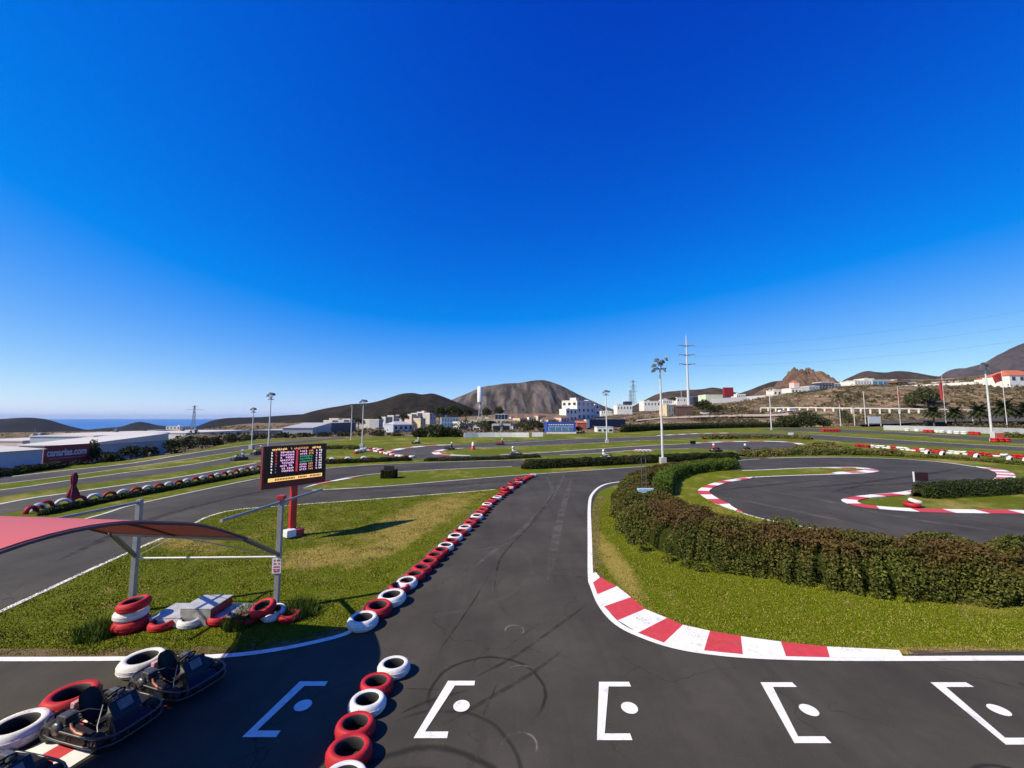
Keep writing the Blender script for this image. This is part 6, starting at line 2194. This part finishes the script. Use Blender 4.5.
# town centre
bldg('grey green glazed block left of the white tank tower', (441.5, 210), (458.5, 212), 417.5, 427, 10, W_GREY, 'flat', R_GREY, (6, 2, 0.7, 0.6), M_CYAN, None, 'building', 'building')
bldg('white stepped house with flat roof under the tank tower', (460, 175), (474, 178), 423.4, 433, 9, W_WHITE, 'mono', R_WHITE, (3, 1, 0.45, 0.4), None, None, rise=0.8)
bldg('long cream terrace building behind the tank tower', (470, 215), (512, 215), 419.0, 426, 9, W_CREAM, 'flat', R_WHITE, (8, 1, 0.3, 0.4), None, None, 'building', 'building')
bldg('white modern house with two big dark windows', (492, 130), (510.5, 130), 424.6, 433.5, 8, W_WHITE, 'flat', R_WHITE, (2, 1, 0.74, 0.66), None, None)
bldg('small white house below the tank tower by the palm', (473, 140), (480, 140), 426.4, 433, 6, W_WHITE, 'flat', R_WHITE, (2, 1, 0.4, 0.45), None, None)
for p0, p1, Z, yt, yb, wm, rmm, lb in ((511, 519, 260, 416.5, 422, W_PINK, R_TILED, 'reddish house with tiled roof at the mountain foot'), (520, 527, 240, 418, 424, W_CREAM, R_BROWN, 'cream house second at the mountain foot'), (529, 536, 250, 417, 423, W_WHITE, R_TILED, 'white tiled house at the mountain foot'),
                                       (538, 546, 250, 415.5, 420.5, W_CREAM, R_TILED, 'cream tiled house left of the apartment block'), (548, 556, 230, 419.5, 424, W_PINK, R_BROWN, 'brownish house behind the blue shop'), (561, 569, 235, 417.5, 422.5, W_PINK, R_TILED, 'pinkish tiled house before the apartment block'), (513, 520, 170, 424, 431, W_GREY, R_BROWN, 'grey house behind the gap in the white wall')):
    bldg(lb, (p0, Z), (p1, Z + 3), yt, yb, 8, wm, 'gable', rmm, (3, 1, 0.4, 0.45), None, 'houses at the mountain foot', rise=1.4)
t = thing('solar_panel', 'large raised dark solar panel in a white frame above the town', 'solar panel', ((495 - 512) / F * 150, 150, yz(424, 150)))
W_ = 12.6 * 150 / F
z_ = (424 - 419.6) * 150 / F
pn = MB().box((W_ / 2, 0, z_ + 1.05), (W_, 0.12, 2.1), bev=0.01).build('frame', M_CREAM, t)
for q in range(4):
    MB().box((W_ * (q + 0.5) / 4, -0.07, z_ + 1.05), (W_ / 4 - 0.12, 0.05, 1.8)).build('panel', M_SOLAR, pn)
for q in (0.2, 0.8):
    MB().tube([(W_ * q, 0.1, -2), (W_ * q, 0.1, z_)], 0.09, 6).build('leg', M_STEEL, t)
t, W, H, D = bldg('blue fronted shop with tinted windows and a white base wall', (546.5, 112), (575.5, 112), 422.8, 435.0, 10, W_BLUE, 'flat', W_BLUE, None, None, None, 'shop', 'shop')
MB().box((W / 2, -0.12, 0.45), (W + 0.1, 0.2, 0.95)).build('base_wall', W_WHITE, t)
for q in range(4):
    f = MB().box((W * (0.16 + 0.22 * q), -0.05, H * 0.52), (W * 0.19, 0.1, H * 0.34)).build('window', M_CREAM, t)
    MB().box((W * (0.16 + 0.22 * q), -0.11, H * 0.52), (W * 0.17, 0.04, H * 0.29)).build('pane', M_CYAN, f)
mb = MB()
V, fc = [], []
prof = [(W * 0.06, H * 0.80), (W * 0.94, H * 0.80)]
x = W * 0.06
top = []
while x < W * 0.93:
    top += [(x, H * 0.90), (x + W * 0.05, H * 0.90), (x + W * 0.05, H * 0.83), (x + W * 0.08, H * 0.83)]
    x += W * 0.08
out = [(W * 0.06, H * 0.81)] + top + [(top[-1][0], H * 0.81)]
n = len(out)
for yy in (-0.05, -0.02):
    V += [(p[0], yy, p[1]) for p in out]
fc = [tuple(range(n)), tuple(range(2 * n - 1, n - 1, -1))] + [(i, n + i, n + (i + 1) % n, (i + 1) % n) for i in range(n)]
mb.add(V, fc)
mb.build('lettering', M_CREAM, t)
t, W, H, D = bldg('dark navy hall with a white left end and no windows', (588.5, 150), (625, 156), 419.8, 430.5, 14, W_NAVY, 'flat', W_NAVY, None, None, None, 'warehouse', 'warehouse')
MB().box((-0.55, 0.6, H * 0.5), (1.4, 1.6, H + 0.1)).build('end_wall', W_WHITE, t)
bldg('low white cabin before the navy hall', (596.5, 122), (612.5, 122), 427.2, 433.6, 4, W_WHITE, 'flat', R_WHITE, (3, 1, 0.5, 0.25), None, None, 'cabin', 'cabin')
bldg('small orange red kiosk between the blue shop and the navy hall', (576.5, 140), (586, 140), 423, 431.5, 5, mat('rust_red_render', (0.42, 0.10, 0.06), 0.8, var=0.3, scale=0.6), 'gable', R_TILE, None, None, None, 'kiosk', 'kiosk', rise=0.8)
# white apartment block: sunlit left side, shaded right side
t, W, H, D = bldg('white apartment block with shaded right face below the brown mountain', (577, 330), (594, 352), 401, 420, 15, W_WHITE, 'flat', R_WHITE, (4, 3, 0.34, 0.42), None, None, 'apartment_building', 'building', 0.5, side_wins=(3, 3, 0.5, 0.42))
MB().box((2.6, 4, H + 1.4), (5.0, 6, 2.8)).build('roof_room', W_WHITE, t)
MB().box((W - 2, 6, H + 0.8), (3.0, 4, 1.6)).build('roof_room', W_WHITE, t)
bldg('low white annex left of the apartment block', (566, 325), (577, 330), 409, 422, 10, W_WHITE, 'flat', R_WHITE, (3, 2, 0.35, 0.4), None, None, 'building', 'building')
bldg('small white block at the right end of the apartment building', (595, 355), (599.5, 360), 404, 416, 7, W_WHITE, 'flat', R_WHITE, (1, 2, 0.4, 0.4), None, None, 'building', 'building')
# sheds on the rise right of centre
for p0, p1, Z, yt, yb, d, wm, lb in ((601, 612, 420, 411, 414.5, 12, W_WHITE, 'low white building on the skyline right of the apartment block'), (617, 632, 400, 405, 411.5, 14, W_WHITE, 'white building with dark upper band below the far pylons'), (625, 632, 420, 401.5, 405, 8, W_NAVY, 'dark box building above the white one below the far pylons'), (644, 660, 400, 401, 408, 16, W_WHITE, 'white shed on the rise left of the tall mast'),
                                    (663, 672, 410, 399.5, 405, 12, W_WHITE, 'white shed just right of the tall floodlight mast'), (677, 692, 410, 397.5, 403.5, 16, W_WHITE, 'long white shed behind the white pylon foot'), (706, 723, 380, 394.6, 402, 16, W_GREEN, 'pale greenish shed left of the dark red tower sign'), (737, 746, 380, 394, 399, 10, W_WHITE, 'small white house right of the dark red tower sign'), (693, 705, 400, 397, 400.5, 12, W_NAVY, 'dark low building between the white sheds')):
    bldg(lb, (p0, Z), (p1, Z), yt, yb, d, wm, 'flat', R_WHITE, (5, 1, 0.3, 0.3) if wm is W_WHITE else None, None, 'sheds on the rise right of centre', 'shed', 'shed', side_wins=None)
bldg('cream yellow cube house with a dark annex below the white pylon', (666.5, 270), (674, 272), 405.4, 415, 8, W_CREAM, 'flat', R_WHITE, (2, 1, 0.2, 0.3), None, None)
bldg('dark brown annex beside the cream yellow house', (675.5, 272), (693, 274), 406.5, 414.5, 8, R_BROWN, 'gable', R_BROWN, None, None, None, 'shed', 'shed', rise=1.0)
bldg('small white vehicle shelter under the round dark tree', (702, 262), (709, 262), 412.6, 416, 4, W_WHITE, 'flat', R_WHITE, None, None, None, 'shelter', 'shelter')
t = thing('tower_sign', 'dark red box sign on a post above the sheds on the right', 'sign', ((728.5 - 512) / F * 370, 370, yz(401, 370)))
MB().box((0, 0, 8.4), (8.6, 3.0, 8.4), bev=0.1).build('box', M_DRED, t)
MB().box((0, 0, 2.1), (1.2, 1.2, 4.8)).build('post', M_LAMPGREY, t)
# houses along the top of the bank
TB = 'buildings along the top of the right bank'
for p0, p1, Z, yt, yb, d, wm, wi, wmm, lb in ((774, 786, 345, 390, 397.5, 10, W_WHITE, (3, 1, 0.4, 0.4), None, 'low white house on the bank left of the red rock crag'), (792, 806, 330, 388.5, 394, 12, W_WHITE, (4, 1, 0.4, 0.35), None, 'white house with a reddish tower below the red rock crag'), (810, 822, 320, 386.5, 393.5, 10, W_GREY, (4, 2, 0.5, 0.5), M_CYAN, 'grey glazed building below the red rock crag'),
                                             (822.5, 835, 318, 382.5, 392.5, 10, W_NAVY, (4, 3, 0.6, 0.55), M_PANE, 'dark navy office block right of the red rock crag'), (835, 843.5, 318, 384, 391.5, 10, W_NAVY, (3, 2, 0.6, 0.5), M_CYAN, 'lower dark blue office wing right of the navy block'), (856, 873.5, 305, 381, 389.8, 14, W_WHITE, (6, 2, 0.22, 0.3), None, 'large white modern building on the bank'),
                                             (866, 876, 312, 379, 384, 10, W_WHITE, (2, 1, 0.3, 0.4), None, 'white upper storey of the modern building'), (874, 895, 304, 380.4, 388.6, 12, W_SHED, (4, 1, 0.86, 0.72), M_CYAN, 'glass fronted bluish showroom on the bank'), (895.5, 899, 302, 380, 388.4, 10, W_WHITE, None, None, 'narrow white pier beside the glass showroom'),
                                             (900, 918, 300, 383, 389, 10, W_SHED, (5, 1, 0.7, 0.5), M_PANE, 'low pale shop row right of the glass showroom'), (919, 934, 298, 384, 388.5, 10, W_GREY, (5, 1, 0.5, 0.4), None, 'low grey building behind the parapet right of the shop row'), (946, 957, 290, 382, 387, 9, W_WHITE, (3, 1, 0.4, 0.4), None, 'small white house right of the middle flag'), (960, 972, 285, 381.8, 386.5, 9, W_PINK, (3, 1, 0.4, 0.4), None, 'small brownish house on the bank above the palms')):
    bldg(lb, (p0, Z), (p1, Z), yt, yb, d, wm, 'flat', R_WHITE, wi, wmm, TB, 'building', 'building', parapet=0.4)
bldg('brown flat canopy roofed shop on the bank', (899, 296), (912.5, 296), 380.3, 382.3, 9, R_BROWN, 'flat', R_BROWN, None, None, None, 'shop', 'shop', skirt=0.0)
bldg('reddish stair tower of the white house below the crag', (795, 336), (800.5, 336), 382.5, 390, 6, W_PINK, 'hip', R_TILE, None, None, None, 'house', 'house', rise=2.0)
bldg('white house with a bright orange tiled roof at the right edge', (1012, 240), (1045, 240), 375.4, 382.5, 14, W_WHITE, 'hip', R_TILE, (4, 1, 0.4, 0.5), None, None, rise=4.0)
bldg('small white house with tile roof left of the orange roofed house', (992, 262), (1003, 262), 378.5, 383, 9, W_WHITE, 'gable', R_TILE, (2, 1, 0.4, 0.5), None, None, rise=1.4)


# ------------------------------------------------------------------ walls, balustrade, road on the right
def wall_run(name, label, pts, h, thick, m, cat='wall', group=None):
    """pts: (px, py of the foot, distance or None for the flat ground)"""
    P_ = [G(x, y) if Z is None else Vector(((x - 512) / F * Z, Z, yz(y, Z))) for x, y, Z in pts]
    mb = MB()
    a, b = offset_path(P_, thick / 2), offset_path(P_, -thick / 2)
    V = []
    for p, q, r_ in zip(P_, a, b):
        V += [(q.x, q.y, p.z - 1.5), (r_.x, r_.y, p.z - 1.5), (r_.x, r_.y, p.z + h), (q.x, q.y, p.z + h)]
    fc = []
    for i in range(len(P_) - 1):
        for k_ in range(4):
            fc.append((i * 4 + k_, i * 4 + (k_ + 1) % 4, i * 4 + 4 + (k_ + 1) % 4, i * 4 + 4 + k_))
    n = len(P_) - 1
    fc += [(0, 3, 2, 1), (n * 4, n * 4 + 1, n * 4 + 2, n * 4 + 3)]
    mb.add(V, fc)
    return tag(mb.build(name, m), label, cat, group)


wall_run('boundary_wall', 'long pale boundary wall behind the far right track', [(884, 430.0, None), (910, 430.8, None), (940, 431.8, None), (970, 432.8, None), (1000, 434.0, None), (1040, 435.8, None), (1100, 438.5, None)], 1.7, 0.25, W_WALLG)
wall_run('boundary_wall', 'low uneven white wall below the houses in the centre', [(464, 437.4, None), (478, 437.2, None), (495, 437.1, None), (512, 437.1, None), (529, 437.2, None)], 1.05, 0.3, W_WHITE)
wall_run('boundary_wall', 'short white wall piece left of the blue shop', [(532, 436.6, None), (543, 436.6, None)], 1.0, 0.3, W_WHITE)
wall_run('parapet_wall', 'white parapet running along the top of the right bank', [(712, 401.6, 330), (745, 399.6, 330), (775, 397.6, 325), (800, 396.2, 318), (850, 391.0, 296), (900, 389.2, 282), (950, 386.6, 268), (1000, 384.0, 255), (1040, 381.6, 246), (1090, 379.2, 240)], 2.4, 0.5, W_WHITE)
wall_run('retaining_wall', 'low tan retaining wall beside the road behind the palms', [(870, 424.2, 206), (920, 422.6, 206), (970, 421.8, 204), (1024, 421.4, 200), (1090, 421.0, 196)], 0.9, 0.3, W_PINK)

bal = [Vector(((x - 512) / F * Z, Z, yz(y, Z))) for x, y, Z in [(760, 413.6, 262), (800, 413.6, 250), (850, 414.6, 232), (900, 415.4, 222), (950, 416.4, 215), (1000, 417.2, 209), (1060, 418, 203)]]
t = thing('balustrade', 'long white concrete balustrade on pillars at the foot of the bank', 'balustrade')
bpts = resample(bal, 4.2)
for i, p in enumerate(bpts[:70]):
    MB().box((p.x, p.y, p.z + 1.2), (0.75, 0.5, 4.6), rz=-0.4).build('pillar', W_WHITE, t)
mb = MB()
a, b = offset_path(bpts, 0.3), offset_path(bpts, -0.3)
for i in range(len(bpts) - 1):
    z0, z1 = bpts[i].z + 3.5, bpts[i + 1].z + 3.5
    V = [(a[i].x, a[i].y, z0), (b[i].x, b[i].y, z0), (b[i + 1].x, b[i + 1].y, z1), (a[i + 1].x, a[i + 1].y, z1)]
    V += [(v[0], v[1], v[2] + 0.55) for v in V]
    mb.add(V, [(3, 2, 1, 0), (4, 5, 6, 7), (0, 1, 5, 4), (2, 3, 7, 6), (1, 2, 6, 5), (3, 0, 4, 7)])
mb.build('handrail', W_WHITE, t)


def terrain_strip(name, pxs, Za, Zb, m, up=0.25):
    mb = MB()
    for i, px in enumerate(pxs):
        za, zb = (Za(px) if callable(Za) else Za), (Zb(px) if callable(Zb) else Zb)
        for k_ in range(4):
            Z = za + (zb - za) * k_ / 3
            mb.v.append(((px - 512) / F * Z, Z, max(t_height(px, Z), 0) + up))
    for i in range(len(pxs) - 1):
        for k_ in range(3):
            mb.f.append((i * 4 + k_, (i + 1) * 4 + k_, (i + 1) * 4 + k_ + 1, i * 4 + k_ + 1))
            mb.mi.append(0)
            mb.sm.append(True)
    return struct(mb.build(name, m))


terrain_strip('access_road', list(range(858, 1120, 8)), lambda p: float(np.interp(p, [850, 940, 1024, 1120], [196, 184, 172, 158])), lambda p: float(np.interp(p, [850, 940, 1024, 1120], [208, 204, 198, 188])), M_ASPH2, 1.15)
terrain_strip('dirt_road', list(range(636, 790, 8)), lambda p: float(np.interp(p, [636, 700, 790], [212, 226, 236])), lambda p: float(np.interp(p, [636, 700, 790], [224, 240, 246])), mat('pale_dirt', (0.42, 0.33, 0.24), 0.95, var=0.2, scale=0.3), 0.9)
terrain_strip('dirt_road', list(range(612, 690, 8)), 166, 171, mat('tan_dirt', (0.36, 0.25, 0.17), 0.95, var=0.2, scale=0.3), 0.9)


# ------------------------------------------------------------------ cars on the far road
def car(name, label, px, Z, yaw, paint, van=False, base=None):
    X = (px - 512) / F * Z
    z = max(t_height(px, Z), 0) + 1.2 if base is None else base
    t = thing(name, label, 'van' if van else 'car', (X, Z, z), yaw, 'vehicles beyond the track')
    L_, h = (4.9, 2.1) if van else (4.2, 1.45)
    if van:
        prof = [(-2.45, 0.35), (-2.45, 2.0), (-2.3, 2.1), (1.2, 2.1), (1.75, 1.25), (2.4, 1.0), (2.45, 0.35)]
    else:
        prof = [(-2.1, 0.35), (-2.1, 0.9), (-1.7, 0.98), (-1.3, 1.42), (0.4, 1.45), (1.1, 0.95), (2.0, 0.78), (2.1, 0.35)]
    n = len(prof)
    V = [(x, -0.85, z_) for x, z_ in prof] + [(x, 0.85, z_) for x, z_ in prof]
    MB().add(V, [tuple(range(n)), tuple(range(2 * n - 1, n - 1, -1))] + [(i, n + i, n + (i + 1) % n, (i + 1) % n) for i in range(n)]).build('body', paint, t)
    for s in (-1, 1):
        MB().box((-0.3, s * 0.856, 1.16 if not van else 1.6), (1.9 if not van else 2.9, 0.02, 0.34 if not van else 0.5)).build('side_window', M_PANE, t)
        for x in (-1.3, 1.35):
            w_ = MB().lathe([(0.0, -0.1), (0.31, -0.1), (0.33, 0.0), (0.31, 0.1), (0.0, 0.1)], 16, mtx=Matrix.Translation((x, s * 0.82, 0.33)) @ Matrix.Rotation(PI / 2, 4, 'X')).build('wheel', M_RUB, t)
        MB().box((2.06 if not van else 2.43, s * 0.6, 0.68), (0.06, 0.3, 0.14)).build('headlight', M_CREAM, t)
    return t


car('parked_van', 'dark van on the far road left of the palms', 928, 178, 0.1, M_BLACK, True, base=yz(425.2, 178))
car('parked_car', 'dark car just right of the dark van on the far road', 939.5, 180, 0.0, M_NAVY, base=yz(425.2, 180))
car('parked_car', 'white car before the balustrade above the dark bush', 781, 244, 0.2, M_CREAM, base=yz(412.4, 244))
car('parked_van', 'white van parked before the balustrade left of the slim tree', 791, 246, 0.2, M_CREAM, True, base=yz(411.6, 246))

# pale billboard by the far road, marshal stand, boards
t = thing('roadside_board', 'pale grey billboard by the far road left of the flags', 'billboard', ((873 - 512) / F * 188, 188, yz(425.4, 188)))
MB().box((0, 0, 2.6), (5.8, 0.2, 3.2), bev=0.03).build('panel', mat('pale_board', (0.50, 0.53, 0.58), 0.6), t)
for s in (-1, 1):
    MB().tube([(s * 2.9, 0.05, -0.3), (s * 2.9, 0.05, 4.3)], 0.14, 6).build('leg', M_POLEWHITE, t)

q = P(644.5, 496, 18.6)
t = thing('marshal_stand', 'two slim posts with a striped awning and a pale blue box in the hedge', 'stand', (q.x, 18.6, 0))
zt = yz(450.5, 18.6)
for s in (-1, 1):
    MB().tube([(s * 0.10, 0, 0), (s * 0.10, 0, zt)], 0.014, 6).build('post', M_LAMPGREY, t)
mb = MB()
for i in range(9):
    x = -0.36 + 0.09 * i
    mb.box((x, 0, zt + 0.02 + 0.015 * (i % 2)), (0.09, 0.34, 0.06), m=i % 2)
mb.build('awning', [mat('faded_red_cloth', (0.50, 0.22, 0.22), 0.8), M_CREAM], t)
zb_ = yz(488.6, 18.6)
MB().box((0.02, -0.10, zb_), (0.72, 0.22, 0.20), bev=0.015).build('box', mat('pale_blue_plastic', (0.34, 0.52, 0.62), 0.5), t)

q = G(937, 492)
t = thing('track_board', 'dark blank board with a pale edge at the end of the right hairpin hedge', 'sign', (q.x + 0.15, q.y + 1.0, 0), -0.25)
MB().box((0, 0, 0.76), (0.70, 0.05, 0.52), bev=0.006).build('panel', M_DARKB, t)
MB().box((-0.38, 0, 0.74), (0.06, 0.07, 0.62), bev=0.006).build('edge_strip', M_CREAM, t)
for s in (-1, 1):
    MB().tube([(s * 0.3, 0.03, 0), (s * 0.3, 0.03, 0.7)], 0.025, 6).build('leg', M_LAMPGREY, t)
q = G(693, 445)
t = thing('track_board', 'small black board on the grass before the right back bend', 'sign', (q.x, q.y, 0))
MB().box((0, 0, 0.42), (0.9, 0.06, 0.5), bev=0.01).build('panel', M_SCREEN, t)
for s in (-1, 1):
    MB().tube([(s * 0.3, 0.04, 0), (s * 0.3, 0.04, 0.5)], 0.03, 6).build('leg', M_LAMPGREY, t)
q = G(791, 436.4)
t = thing('track_board', 'small white board lying low on the verge before the far straight', 'sign', (q.x, q.y, 0))
MB().box((0, 0, 0.55), (1.3, 0.08, 0.7), bev=0.02).build('panel', M_CREAM, t)
for s in (-1, 1):
    MB().tube([(s * 0.5, 0.05, 0), (s * 0.5, 0.05, 0.5)], 0.04, 6).build('leg', M_LAMPGREY, t)
q = G(473, 449.5)
t = thing('marker_cone', 'white topped red marker on the back hairpin island', 'marker', q)
MB().lathe([(0.0, 0.0), (0.42, 0.0), (0.40, 0.06), (0.28, 0.08), (0.20, 0.55)], 20).build('base', M_POSTRED, t)
MB().lathe([(0.20, 0.55), (0.15, 1.0), (0.0, 1.04)], 20).build('tip', M_CREAM, t)
